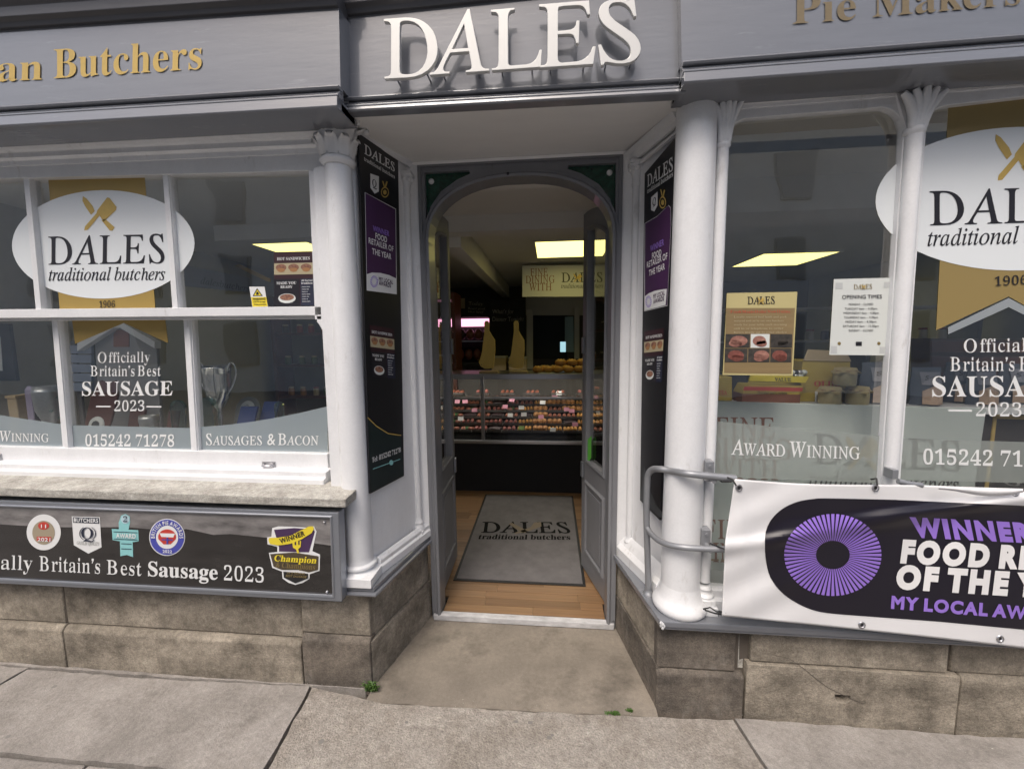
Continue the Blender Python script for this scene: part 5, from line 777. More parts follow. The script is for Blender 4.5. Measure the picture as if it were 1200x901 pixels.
bb = MB(); bb.lathe((b.x, b.y, zt2), [(.100, 0), (.108, .010), (.110, .022), (.106, .036), (.094, .050), (.088, .062), (.082, .08), (.077, .11)], 36)
build(bb, 'column_base', M_white, PR)
PS, b, t = lean_tube('column', (843.5, 165), (829, 680), .05, .021, .021, M_white, SH, 18); PS['label'] = 'slender white shaft beside the window'
bb = MB(); bb.box(b.x - .04, b.x + .04, .0, .11, zt2, zt2 + .035); bb.box(b.x - .034, b.x + .034, .01, .10, zt2 + .035, zt2 + .06); bb.lathe((b.x, b.y, zt2 + .06), [(.036, 0), (.038, .01), (.028, .018), (.026, .03), (.03, .038), (.022, .05)], 18)
build(bb, 'column_base', M_white, PS, bevel=.002)
def fan_cap(c, r, h, spread, parent):
    mb = MB(); mb.lathe(c, [(r, -.02), (r * 1.25, -.012), (r * 1.25, .0), (r * 1.05, .006)], 18)
    for i in range(-2, 3):
        a_ = i / 2; prof = []
        for q in range(7):
            u = q / 6; prof.append(c + V((a_ * (r * .6 + (spread - r * .6) * u ** 2.2), -.012 - .03 * u * (1 - .4 * abs(a_)), h * (u - .12 * abs(a_) * u * u))))
        mb.tube(prof, [r * .55, r * .6, r * .62, r * .62, r * .6, r * .5, r * .35], 8)
    mb.prism([c + V((-spread, .0, h)), c + V((-r * .9, .0, 0)), c + V((r * .9, .0, 0)), c + V((spread, .0, h))], (0, .04, 0))
    return build(mb, 'capital', M_white, parent)
fan_cap(V((t.x, .05, t.z - .01)), .021, .15, .05, PS)
# ================================================================== LEFT DISPLAY WINDOW (two sashes)
def pxprism(name, pts, Y, depth, m, parent, bevel=.002, **k):
    mb = MB(); mb.prism([at(x, y, Y) for x, y in pts], (0, depth, 0)); return build(mb, name, m, parent, bevel=bevel, **k)
WL = build(MB().prism([at(366.5, 196, .035), at(393, 190, .035), at(402, 571, .035), at(388, 571, .035)], (0, .13, 0)), 'display_window', M_white, SH, bevel=.003, label='left display window with upper and lower sashes')
YU, YD = .068, .124
pxprism('frame', [(361.5, 199.5), (369, 199.5), (377, 374), (369, 374)], .05, .09, M_white, WL)
pxprism('sash_horn', [(368.5, 369.5), (378.5, 369.5), (380.5, 388), (377.5, 386), (374, 380), (371.5, 377), (371, 371)], .05, .035, M_white, WL)
pxprism('frame', [(-260, 203), (380, 178), (380, 199.2), (-260, 215.5)], .055, .05, M_white, WL)
pxprism('meeting_rail', [(-260, 364.5), (379, 358.6), (379, 369), (-260, 374.5)], .05, .04, M_white, WL)
pxprism('meeting_rail', [(-260, 366.5), (379, 362), (379, 373), (-260, 377)], .10, .04, M_white, WL)
def tb(pts_t, pts_b, Y, w_=None):
    (x0, x1, y0), (x2, x3, y1) = pts_t, pts_b
    pxprism('sash_bar', [(x0, y0), (x1, y0), (x3, y1), (x2, y1)], Y, .035, M_white, WL, bevel=.0015)
    xm0, xm1 = (x0 + x1) / 2, (x2 + x3) / 2
    pxprism('sash_bar', [(xm0 - 2.2, y0), (xm0 + 2.2, y0), (xm1 + 2.2, y1), (xm1 - 2.2, y1)], Y - .006, .01, M_white, WL, bevel=.0015)
tb((27, 35.5, 207), (42, 50.5, 364), YU); tb((190, 198.5, 201), (202, 210.5, 362), YU); tb((-137, -128, 214), (-112, -103, 366), YU)
tb((60, 69, 372), (74, 82.5, 531), YD); tb((214.5, 224, 370), (224.5, 233.5, 535), YD); tb((-96, -87, 372), (-74, -65, 527), YD)
pxprism('bottom_rail', [(-260, 517), (383.5, 531.5), (384.5, 548.5), (-260, 532)], YD - .012, .04, M_white, WL)
sb = MB(); a, b = at(-260, 532, .10), at(386.5, 548.5, .10)
sb.sweep(a, b, [(-.05, 0), (.035, -.006), (.035, -.030), (.055, -.034), (.055, -.075), (.062, -.080), (.062, -.12), (-.05, -.12)]); build(sb, 'window_sill', M_white, WL, bevel=.003)
for x, y in ((315, 544.5), (-5, 535)):
    mb = MB(); c_ = at(x, y, YD - .016); mb.box(c_.x - .032, c_.x + .032, c_.y - .001, c_.y + .006, c_.z - .016, c_.z + .016); mb.tube([c_ + V((-.022, -.003, .004)), c_ + V((-.02, -.016, .001)), c_ + V((.02, -.016, .001)), c_ + V((.022, -.003, .004))], .005, 8); build(mb, 'sash_lift', M_steel, WL)
# stone sill
sl = MB(); a, b = at(-260, 562, -.085), at(405, 584.5, -.085); c_, d_ = at(-260, 572, -.085), at(405, 594.5, -.085)
sl.hexa([c_, d_, b, a, c_ + V((0, .13, 0)), d_ + V((0, .13, 0)), V((b.x, .09, b.z + .012)), V((a.x, .09, a.z + .012))]); build(sl, 'stone_sill', M_sill, SH, bevel=.004)
# panes
def pane(pts, Y, name='pane', m=None, parent=WL, o=0): 
    mb = MB(); mb.add([at(x, y, Y) for x, y in pts], [(0, 1, 2, 3)]); return build(mb, name, m or M_glass, parent)
gu = YU + .018; gd = YD + .018
for (a, b, c_, d_) in ((-260, 29, 44, -260), (33, 193, 205, 48), (196, 366, 373, 207)): pane([(a, 203), (b, 203), (c_, 364), (d_, 364)], gu)
for (a, b, c_, d_) in ((-260, 65, 78, -260), (66, 218, 229, 79), (222, 380, 387, 230)): pane([(a, 368), (b, 368), (c_, 540), (d_, 540)], gd)
FU, FD = front(gu - .0015), front(gd - .0015)
def dep(cut_parts, m, pl, name, parent, o=.001, **k):
    mb = MB()
    for pts in cut_parts:
        tr = geometry.tessellate_polygon([[pl(x, y, o) for x, y in pts]]); mb.add([pl(x, y, o) for x, y in pts], [tuple(t) for t in tr])
    return build(mb, name, m, parent, **k)
# gold ribbon, white oval
dep([[(56, 203), (169, 200), (182, 362), (70, 362)]], M_goldfilm, FU, 'gold_ribbon', WL, 0)
dep([[(84, 372), (193, 370), (197, 401.5), (145, 378), (88, 402.5)]], M_goldfilm, FD, 'gold_ribbon', WL, 0)
dep([ell(121, 286, 107, 63.5, 64, rot=-.8)], M_oval, FU, 'oval_sticker', WL, .001)
text('lettering', M_ink, WL, [('DALES', 'R', (56.5, 309.8), (192.5, 307.8), 32.5, -.002), ('traditional butchers', 'I', (57, 328.6), (193.2, 327.6), 14.5, .004), ('1906', 'R', (116, 360), (134.5, 359.6), 7.5, .004)], FU, o=.0022)
def cleavers(pl, parent, cx, cy, s, o):
    """crossed knife and cleaver, s = half height in photo points"""
    q = lambda L: [(cx + x * s, cy + y * s) for x, y in L]
    P = [q([(-1.0, -1.0), (-.78, -.86), (-.42, -.42), (-.30, -.12), (-.52, .10), (-.86, -.40), (-1.02, -.72)]),
         q([(.10, .42), (.30, .32), (.86, .82), (.74, 1.02), (.58, 1.02)]),
         q([(.42, -.92), (.56, -.90), (.98, -.36), (.94, -.18), (.22, .50), (-.02, .14), (-.72, .98), (-.92, 1.0), (-.88, .78), (-.2, .0), (-.16, -.16)])]
    dep(P, M_gold, pl, 'crossed_cleavers', parent, o)
cleavers(FU, WL, 117, 249.5, 20, .002)
text('lettering', M_wvin, WL, [('Officially', 'R', (114.5, 424.6), (175.7, 423.7), 12, .0), ('Britain\u2019s Best', 'R', (106, 440.2), (188.4, 440), 12, .0), ('SAUSAGE', 'B', (96, 463.2), (202, 462.8), 16.5, .0),
     ('2023', 'R', (134, 481.3), (169, 481), 12, 0)], FD)
dep([[(112.5, 475), (129.5, 475), (129.5, 476.6), (112.5, 476.6)], [(171.5, 475.2), (189, 475.2), (189, 476.8), (171.5, 476.8)]], M_wvin, FD, 'lettering_rule', WL)
# frosted band along the foot of the panes
def film(lo, hi, x0, x1, ybot0, ybot1, m, pl, parent, n=14):
    top = []
    for i in range(n + 1):
        t = i / n; top.append((x0 + (x1 - x0) * t, hi(t)))
    mb = MB()
    for i in range(n):
        bt = lambda x: ybot0 + (ybot1 - ybot0) * (x - x0) / (x1 - x0)
        (xa, ya), (xb, yb) = top[i], top[i + 1]; mb.add([pl(xa, bt(xa), .0005), pl(xb, bt(xb), .0005), pl(xb, yb, .0005), pl(xa, ya, .0005)], [(0, 1, 2, 3)])
    return build(mb, 'frosted_film', m, parent)
film(0, lambda t: 470 + 27 * t ** .8, -80, 76, 528, 530, M_film, FD, WL)
film(0, lambda t: 497.5 + 3.5 * t, 80, 226, 530, 536, M_film, FD, WL)
film(0, lambda t: 499.5 - 3 * t - 21 * t ** 1.7, 232, 384, 536, 538, M_film, FD, WL)
text('lettering', M_wvin, WL, [('Winning', 'Rc', (-1, 516.4), (57, 517.4), 12, 0), ('015242 71278', 'R', (100, 521.8), (204, 522.6), 13, .010), ('Sausages & Bacon', 'Rc', (241.5, 520.8), (372.8, 520.8), 13, .004)], FD, o=.002)

# ================================================================== RIGHT DISPLAY WINDOW
YR = .085
def rr(x0, y0, x1, y1, x2, y2, x3, y3, r): pass
mxx = [at(1071.5, 150, .06), at(1044.6, 563, .06)]
# opening outline with rounded top corners, cut out of the head board
head = [(836, 120), (1460, 74), (1470, 190), (1400, 200)]
def opening(xl_t, xl_b, xr_t, xr_b, yt_l, yt_r, r=26):
    """top-rounded opening polygon in photo points"""
    pts = [(xl_b, 690)]
    for i in range(9):
        a_ = math.pi * (1 - i / 16); pts.append((xl_t + r + r * math.cos(a_), yt_l + r - r * math.sin(a_)))
    for i in range(9):
        a_ = math.pi / 2 * (1 - i / 8); pts.append((xr_t - r + r * math.cos(a_), yt_r + r - r * math.sin(a_)))
    pts.append((xr_b, 690)); return pts
op1 = opening(852.5, 831, 1059, 1024, 138, 125.5)
op2 = opening(1086, 1046, 1342, 1285, 123, 99)
op3 = opening(1370, 1309, 1460, 1445, 98, 92, 20)
WR = build(MB().prism([at(x, y, .055) for x, y in [(836, 112), (1490, 64), (1490, 700), (826, 700)]], (0, .03, 0), [[at(x, y, .055) for x, y in o_] for o_ in (op1, op2, op3)]), 'display_window', M_white, SH, bevel=.003, label='right display window with rounded upper corners')
br = MB(); a, b = at(822, 690, .05), at(1490, 742, .05); br.sweep(a, b, [(-.06, .0), (.0, .0), (.0, -.03), (.02, -.034), (.02, -.075), (-.06, -.075)]); build(br, 'window_sill', M_white, WR, bevel=.002)
for (x0, x1, o_) in ((1071.5, 1034, None), (1356, 1297, None)):
    t_, b_ = at(x0, 150 if x0 < 1200 else 130, .045), at(x1, 690, .045)
    mb = MB(); n = 10; mb.tube([b_.lerp(t_, i / n) for i in range(n + 1)], [.023 + .003 * (i / n) for i in range(n + 1)], 20); mu = build(mb, 'mullion', M_white, WR)
    fan_cap(t_ + V((0, .0, -.005)), .026, .125, .068, mu)
gR = .078
for (a, b, c_, d_) in ((836, 1068, 1034, 815), (1066, 1364, 1305, 1030), (1350, 1490, 1490, 1290)): pane([(a, 100), (b, 76), (c_, 712), (d_, 700)], gR, parent=WR)
FR = front(gR - .0015)
# gold ribbon and oval, behind the mullion
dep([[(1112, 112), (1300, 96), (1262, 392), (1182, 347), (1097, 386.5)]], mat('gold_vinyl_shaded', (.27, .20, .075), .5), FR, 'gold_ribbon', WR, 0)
dep([[(1111, 383), (1182, 348.8), (1256, 388), (1256, 396), (1182, 359.5), (1111, 391.3)]], mat('grey_vinyl', (.27, .30, .32), .5), FR, 'roof_outline', WR, .0006)
dep([ell(1195, 232.5, 169, 84, 72, rot=-1.5)], M_oval, FR, 'oval_sticker', WR, .001)
cleavers(FR, WR, 1194, 184, 27, .002)
text('lettering', M_ink, WR, [('DALES', 'R', (1089.5, 263.8), (1288, 258), 39.5, -.002), ('traditional butchers', 'I', (1087, 288), (1288, 282), 19, .004), ('1906', 'R', (1165.5, 334.5), (1204, 332.5), 10.5, .004)], FR, o=.0022)
text('lettering', M_wvin, WR, [('Officially', 'R', (1129.5, 412.6), (1220, 411), 15.5, 0), ('Britain\u2019s Best', 'R', (1113.5, 434.2), (1234, 434), 16, 0), ('SAUSAGE', 'B', (1092.5, 464), (1250, 464), 23.5, 0), ('2023', 'R', (1144, 487), (1197, 487.5), 15.5, 0),
     ], FR)
dep([[(1111.5, 479.3), (1139, 479.5), (1139, 481.8), (1111.5, 481.5)]], M_wvin, FR, 'lettering_rule', WR)
film(0, lambda t: 492.5 + 19 * t, 832, 1046, 558, 566, M_film2, FR, WR)
film(0, lambda t: 513 + 8 * t, 1050, 1330, 562, 568, M_film2, FR, WR)
text('lettering', M_wvin, WR, [('Award Winning', 'Rc', (856.5, 532), (1007.5, 537.5), 17.5, .004), ('015242 71278', 'R', (1082, 543), (1242, 547), 17, .012)], FR, o=.002)

# ================================================================== DOORWAY
YF = .47
OL, OR = [(481.5, 186), (733.5, 176)], [(508, 718), (718, 728)]
fx0, fx1 = -.662, .347; fz = 2.43
ix0, ix1 = -.612, .300         # opening
def arch(x0, x1, zs_, zt_, n=20, flat_=2.6):
    out = []
    for i in range(n + 1):
        t = -1 + 2 * i / n; th = math.pi * (1 - i / n)
        c_, s_ = math.cos(th), math.sin(th)
        u = math.copysign(abs(c_) ** (2 / flat_), c_); v = abs(s_) ** (2 / flat_)
        out.append(((x0 + x1) / 2 + u * (x1 - x0) / 2, zs_ + v * (zt_ - zs_)))
    return out
A_in = arch(ix0, ix1, 2.05, 2.345, 24, 2.3)
A_out = arch(ix0 - .005, ix1 + .005, 2.09, 2.385, 24, 2.3)
def xz(pts, y): return [V((x, y, z)) for x, z in pts]
opn = [(ix0, -.0)] + A_in + [(ix1, -.0)]
spL = [(-.625, 2.145), (-.600, 2.225), (-.545, 2.295), (-.46, 2.348), (-.395, 2.372), (-.40, 2.388), (-.625, 2.388)]
spR = [(.313 - (x + .625), z) for x, z in spL]
DF = build(MB().prism(xz([(fx0, .0), (ix0, .0)] + A_in + [(ix1, .0), (fx1, .0), (fx1, fz), (fx0, fz)], YF), (0, .10, 0), [xz(spL, YF), xz(spR, YF)]), 'door_frame', M_grey2, SH, bevel=.004)
mb = MB(); mb.path(xz([(ix0 + .001, .03)] + A_in + [(ix1 - .001, .03)], YF), [(0, -.004), (0, .012), (-.012, .016), (-.022, .008), (-.03, .008), (-.03, -.004)], (0, -1, 0)); build(mb, 'arch_moulding', M_grey2, DF)
mb = MB(); mb.path(xz([(fx0 + .012, .05), (fx0 + .012, fz - .012), (fx1 - .012, fz - .012), (fx1 - .012, .05)], YF), [(-.008, -.004), (-.008, .010), (.008, .010), (.008, -.004)], (0, -1, 0)); build(mb, 'bead', M_grey2, DF)
for sp_, cx, cz in ((spL, -.598, 2.352), (spR, .286, 2.352)):
    g_ = build(MB().prism(xz(sp_, YF + .025), (0, .004, 0)), 'spandrel_glass', M_green, DF)
    build(MB().lathe((cx, YF + .025, cz), [(.014, 0), (.014, .004), (.009, .008)], 16, axis=(0, -1, 0)), 'boss', M_wvin, g_)
    for k in range(5):
        a_ = k * .32 + (.2 if cx < 0 else math.pi - 1.5); 
        build(MB().tube([V((cx, YF + .02, cz)), V((cx + .22 * math.cos(a_) * 1, YF + .02, cz - .0 - .16 * math.sin(a_)))], .0018, 5), 'leading', M_darkp, g_) if 0 else None
build(MB().ball((-.205, YF - .012, 2.357), .008, 10, 6), 'door_stop', M_black, DF)
# threshold
th = MB(); th.prism([V((fx0 + .01, .455, .0)), V((fx1 - .008, .455, .0)), V((fx1 - .008, .494, .0)), V((fx0 + .01, .494, .0))], (0, 0, .034)); T_ = build(th, 'threshold', mat('worn_white_paint', (.60, .60, .61), .6, noise=.8, nscale=(12, 30, 30), dark=.45), SH, bevel=.004)
# door leaves, both swung inwards
def leaf(H, E, label, side):
    """H hinge point, E meeting edge point on the floor"""
    H, E = V((*H, .045)), V((*E, .045)); t = E - H; Lw = t.length; t.normalize(); n = V((t.y, -t.x, 0)); 
    if n.x * side > 0: pass
    n = n if n.x * (-side) > 0 else -n      # n looks towards the middle of the doorway
    zh = lambda u: 2.04 + .275 * (1 - (1 - min(1, u / Lw)) ** 2.3) ** (1 / 2.3)
    P = lambda u, z, o=0: H + t * u + n * o + V((0, 0, z))
    N = 12; us = [Lw * i / N for i in range(N + 1)]
    outl = [P(0, 0)] + [P(Lw, 0)] + [P(u, zh(u) - .045) for u in us[::-1]]
    st = .085
    g0, g1 = .74, None
    gz = lambda u: zh(u) - .15
    gl_ = [P(st, g0), P(Lw - st, g0)] + [P(u, gz(u)) for u in [Lw - st - (Lw - 2 * st) * i / 8 for i in range(9)]]
    D_ = build(MB().prism(outl, -n * .042, [gl_]), 'door', M_grey2, SH, bevel=.003, label=label)
    build(MB().add([p - n * .02 for p in gl_], [tuple(range(len(gl_)))]), 'pane', M_glass, D_)
    def ring(loop, o, pr, nm):
        mb = MB(); mb.path([p + n * o for p in loop], pr, n, closed=True); return build(mb, nm, M_grey2, D_)
    ring(gl_, .0, [(-.012, -.02), (.010, -.02), (.010, .006), (-.004, .010), (-.012, .004)], 'glazing_bead')
    pl_ = [P(st, .14), P(Lw - st, .14), P(Lw - st, .60), P(st, .60)]
    ring(pl_, 0, [(-.016, -.002), (.014, -.002), (.010, .010), (-.004, .012), (-.010, .004)], 'panel_moulding')
    build(MB().prism([P(st + .035, .175, .007), P(Lw - st - .035, .175, .007), P(Lw - st - .035, .565, .007), P(st + .035, .565, .007)], -n * .006), 'panel', M_grey2, D_, bevel=.003)
    for z in (.25, 1.1, 1.85): build(MB().tube([P(.0, z, .006), P(.0, z + .09, .006)], .008, 8), 'hinge', M_alu, D_)
    for z in (.62, 1.42): build(MB().prism([P(Lw - .05, z, .004), P(Lw - .02, z, .004), P(Lw - .02, z + .10, .004), P(Lw - .05, z + .10, .004)], n * .012), 'bolt', M_alu, D_, bevel=.002)
    return D_, P
DL, PLf = leaf((-.640, .575), (-.655, 1.06), 'left door leaf folded back against the inside', -1)
DR, PRf = leaf((.322, .575), (.205, 1.02), 'right door leaf standing half open into the shop', 1)
build(MB().prism([PRf(.30, .78, -.005), PRf(.40, .70, -.005), PRf(.40, .86, -.005), PRf(.30, .92, -.005)], V((0, 0, 0))), 'green_sticker', mat('green_sticker', (.12, .5, .06), .5), DR)

# ================================================================== ROOM
zf = .030; ZC = 2.46
fl_ = MB(); fl_.box(-3.6, 4.2, .60, 5.6, -.03, zf - .008); fl_.box(-.61, .298, .496, .60, -.03, zf - .008)
FLR = build(fl_, 'floor', M_rubber, kind='structure', label='oak board floor inside the shop')
M_oak = [mat('oak_board_%d' % i, c_, .42, noise=.8, nscale=(2.5, 40, 5), dark=.55, bump=.2, bscale=(5, 90, 5), bdist=.001) for i, c_ in enumerate(((.24, .14, .07), (.28, .168, .085), (.20, .115, .058), (.26, .15, .075)))]
meshc = {}
y = .5; row = 0
while y < 2.36:
    wd = .066; x = -1.6 - R.random() * .5
    while x < 1.3:
        ln = R.choice((.42, .55, .7)); x1 = x + ln
        if x1 > -1.3 or y < .57:
            if y < .57: xs_, xe_ = max(x, -.608), min(x1, .297)
            else: xs_, xe_ = x, x1
            if xe_ - xs_ > .03: build(MB().box(xs_ + .0008, xe_ - .0008, y + .0008, y + wd - .0008, zf - .008, zf), 'floor_board', R.choice(M_oak), FLR)
        x = x1
    y += wd; row += 1
def room(name, bx, m, **k): return build(MB().box(*bx), name, m, kind='structure', **k)
room('ceiling', (-3.6, 4.2, .50, 5.6, ZC, ZC + .1), M_ceil)
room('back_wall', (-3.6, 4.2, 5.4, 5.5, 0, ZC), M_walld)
room('left_wall', (-3.6, -3.5, .12, 5.5, 0, 2.8), M_wallin)
room('right_wall', (4.1, 4.2, .12, 5.5, 0, 2.8), M_wallin)
room('window_bay_ceiling', (-3.6, -.77, .10, .62, 2.44, 2.8), M_ceil); room('window_bay_ceiling', (.5, 4.2, .12, .62, 2.46, 2.8), M_ceil)
room('door_head', (-.78, .52, .57, .66, 2.36, 2.47), M_ceil)
bm_ = at(600, 248, 1.45); room('ceiling_beam', (-2.6, 4.1, 1.42, 1.56, at(600, 269, 1.42).z, ZC - .001), M_ceil)
p, q = gp(536, 288, 2.25), gp(598, 352, 2.25)
room('ceiling_boxing', (p.x - .12, p.x + .0, 1.57, 5.3, 2.27, ZC - .002), M_ceil)
room('roof', (-6, 6, .1, 6.2, 2.81, 2.9), M_walld)
for (x0, x1) in ((-.80, -.735), (.46, .53)): pass
# ceiling lights
def clight(px, z=ZC):
    P = [gp(x, y, z - .012) for x, y in px]; x0, x1 = min(p.x for p in P), max(p.x for p in P); y0, y1 = min(p.y for p in P), max(p.y for p in P)
    return x0, x1, y0, y1
lights = [((626, 281.5), (712, 281.5), (628, 300.8), (712, 300.8), 'lit ceiling light panel seen through the doorway above the hanging sign'),
          ((894, 296.5), (975, 295), (860, 311.5), (939, 311), 'lit ceiling light panel seen through the right display window'),
          ((297, 284), (372, 283.5), (322, 297.3), (386, 297), 'lit ceiling light panel seen through the left window above the food poster')]
for L_ in lights:
    x0, x1, y0, y1 = clight(L_[:4])
    P = [gp(*p_, ZC - .012) for p_ in L_[:4]]
    x0 = (P[0].x + P[2].x) / 2; x1 = (P[1].x + P[3].x) / 2; y0 = (P[0].y + P[1].y) / 2; y1 = (P[2].y + P[3].y) / 2
    t_ = thing('ceiling_light', ((x0 + x1) / 2, (y0 + y1) / 2, ZC - .01), L_[4], 'ceiling light', 'square ceiling lights')
    mb = MB(); mb.path([V((x0, y0, ZC - .014)), V((x1, y0, ZC - .014)), V((x1, y1, ZC - .014)), V((x0, y1, ZC - .014))], [(-.012, 0), (.012, 0), (.012, .012), (-.012, .012)], (0, 0, 1), closed=True); build(mb, 'frame', M_ceil, t_)
    build(MB().add([(x0, y0, ZC - .012), (x0, y1, ZC - .012), (x1, y1, ZC - .012), (x1, y0, ZC - .012)], [(0, 1, 2, 3)]), 'diffuser', M_light, t_)
# ================================================================== OPPOSITE SIDE OF THE STREET (seen only mirrored in the glass and gloss paint)
OB = thing('terraced_building', (0, -11.5, 0), 'pale rendered terrace across the street mirrored in the shop glass', 'building')
build(MB().box(-22, 22, -12.0, -11.2, -.2, 7.8), 'wall', mat('pale_render', (.68, .67, .63), .9, noise=.6, nscale=(2, 2, 2)), OB)
build(MB().sweep((-22, -11.0, 7.8), (22, -11.0, 7.8), [(0, 0), (.12, 0), (-1.6, 1.2), (-1.6, 0)], A=(0, 1, 0)), 'roof', mat('slate', (.06, .06, .07), .6), OB)
wv = None
for k in range(11):
    for z in (.9, 3.2, 5.5):
        x = -17.5 + k * 3.5
        mb = MB(); mb.box(x - .5, x + .5, -11.2, -11.16, z, z + 1.3); f_ = build(mb, 'window', M_wallin, OB)
        build(MB().box(x - .45, x + .45, -11.165, -11.13, z + .06, z + 1.24), 'pane', mat('far_pane', (.30, .31, .31), .5), f_)
# ================================================================== RAISED LETTERS OVER THE DOOR
pm_ = front(-.098)
NS = thing('name_sign', at(600, 90, -.09), 'large raised pale letters reading DALES above the doorway', 'sign')
for ch_, p0, p1, h_ in (('D', (449.5, 92), (512.5, 88.5), 69), ('A', (503.5, 87.5), (573.5, 82.5), 71), ('L', (575, 82.3), (635, 78), 70), ('E', (631.5, 79), (698, 74.5), 73), ('S', (701, 75), (751, 71), 72)):
    mb = MB()
    lay = layout(ch_, 'R')
    ys = [y for L, _ in lay for l in L for x, y in l]
    letters(mb, ch_, 'R', pm_, p0, p1, h_, thick=.016, grow=.0)
    o_ = build(mb, 'letter', M_letter, NS, bevel=.0015, label='raised letter ' + ch_)
    a, b = pm_(*p0), pm_(*p1); mb = MB()
    for f_ in (.2, .8):
        for z in (.012,): c_ = a.lerp(b, f_) + V((0, .012, z)); mb.tube([c_, c_ + V((0, .045, 0))], .003, 6)
    build(mb, 'stand_off', M_grey, o_)

# ================================================================== LOW PANEL SIGN UNDER THE LEFT WINDOW
YP = -.072
LS = thing('panel_sign', at(390, 704, YP), "long dark landscape sign with award badges reading Officially Britain's Best Sausage 2023", 'sign')
TLp, TRp, BRp, BLp = (-260, 576), (396.5, 600), (400.5, 704.5), (-260, 669)
inn = [(-250, 584), (387, 606), (390, 697), (-250, 664.5)]
PP = front(YP)
build(MB().prism([PP(*p) for p in (TLp, TRp, BRp, BLp)], (0, .052, 0), [[PP(*p) for p in inn]]), 'frame', M_alu, LS, bevel=.004)
build(MB().prism([PP(x, y, -.016) for x, y in (TLp, TRp, BRp, BLp)], (0, .037, 0)), 'backing', M_alud, LS)
mb = MB(); mb.path([PP(*p) for p in inn], [(-.009, -.004), (-.001, -.004), (-.001, .005), (-.006, .006), (-.009, .002)], (0, -1, 0), closed=True); build(mb, 'inner_bead', M_alu, LS)
PB = front(YP + .006)
M_hill = mat('printed_hills', (.034, .031, .029), .08, coat=.4, noise=1, nscale=(5, 5, 16), col2=(.013, .011, .010))
M_cloud = mat('printed_clouds', (.30, .285, .28), .08, coat=1, noise=1, nscale=(4, 4, 13), col2=(.06, .056, .056))
sky_ = [(-252, 583), (388, 605), (389, 638.5), (330, 631), (270, 625), (250, 626), (218, 619), (205, 622), (150, 617), (60, 617), (-30, 612), (-252, 606)]
dep([sky_], M_cloud, PB, 'printed_sky', LS, 0)
dep([[(-252, 606), (-30, 612), (60, 617), (150, 617), (205, 622), (218, 619), (250, 626), (270, 625), (330, 631), (389, 638.5), (391, 698), (-252, 665.5)]], M_hill, PB, 'printed_hills', LS, 0)
text('lettering', M_wvin, LS, [('Officially', 'R', (-60, 664), (38, 667.5), 16.5, .002), ('Britain\u2019s', 'R', (46, 668), (117, 671.5), 17, .002), ('Best', 'R', (125, 672), (166, 674), 16.5, .002), ('Sausage', 'B', (173.5, 674), (255, 678.5), 17, .008), ('2023', 'R', (262.5, 679), (309, 682), 17, .002)], PB)
def badge(parts, name, label): 
    first = None
    for k_, (poly, m_) in enumerate(parts):
        o_ = dep(poly, m_, PB, name if k_ == 0 else 'print', first or LS, .001 + .0008 * k_, label=label if k_ == 0 else None); first = first or o_
    return first
b_ = badge([([ell(51.2, 623, 20, 21)], M_wvin), ([ell(51, 623.5, 13.2, 14)], mat('tan_print', (.33, .28, .20), .5)), ([ell(51, 615.5, 6.5, 4.5), [(43, 628), (60, 628.5), (60, 634), (43, 633)]], M_redp)], 'badge', 'round white badge with red centre dated 2021')
text('lettering', M_wvin, b_, [('2021', 'S', (44, 633.3), (59, 634), 4.2, .02), ('11', 'S', (48, 617.8), (54, 618), 4, .02)], PB, o=.004)
b_ = badge([([[(84, 604.3), (117, 605.3), (119, 640.5), (103.5, 648), (86.5, 638)]], M_wvin), ([[(85.2, 605.2), (116, 606.2), (116.3, 613), (85.6, 611.8)]], M_navy)], 'badge', 'white shield badge reading Butchers with a large Q')
text('lettering', M_wvin, b_, [('BUTCHERS', 'S', (86.5, 610.7), (115, 611.8), 4.3, .03)], PB, o=.004)
text('lettering', M_navy, b_, [('Q', 'R', (95, 630.5), (110.5, 631), 13, .004)], PB, o=.004)
dep([ell(102.6, 624.5, 9.8, 8.5, 14, 120, 240) + ell(102.6, 624.5, 8.8, 8.0, 14, 240, 120)], M_navy, PB, 'print', b_, .003); dep([ell(102.6, 624.5, 9.8, 8.5, 14, -60, 60) + ell(102.6, 624.5, 8.8, 8.0, 14, 60, -60)], M_navy, PB, 'print', b_, .003)
text('lettering', mat('grey_print', (.25, .26, .24), .5), b_, [('GUILD', 'R', (90, 637.2), (102, 637.8), 3.6, .01), ('QUALITY', 'R', (103.5, 637.8), (116, 638.4), 3.6, .01)], PB, o=.004)
b_ = badge([([[(131, 619), (139.5, 619.5), (139, 612), (142, 603.5), (147, 601.5), (152, 604.5), (152.5, 611), (150.5, 620), (162, 620.5), (162.5, 633.5), (155.5, 634.5), (156, 652), (148.5, 649.5), (141, 651), (140.5, 633.5), (132, 632)]], M_turq), ([ell(146.8, 607.8, 5, 5)], mat('pale_blue_print', (.45, .6, .66), .5)), ([[(133, 622), (161, 623.2), (161, 624), (133, 622.8)], [(133, 630.5), (161, 631.7), (161, 632.4), (133, 631.2)], [(142, 636), (154, 636.5), (154, 637.2), (142, 636.7)], [(142, 642), (154, 642.5), (154, 643.2), (142, 642.7)]], M_navy)], 'badge', 'turquoise cross shaped badge with a round head')
text('lettering', M_wvin, b_, [('AWARD', 'S', (136, 629.3), (159, 630.3), 5, .03)], PB, o=.004)
text('lettering', M_navy, b_, [('2', 'R', (144.3, 610.8), (149, 611), 6.5, .004)], PB, o=.004)
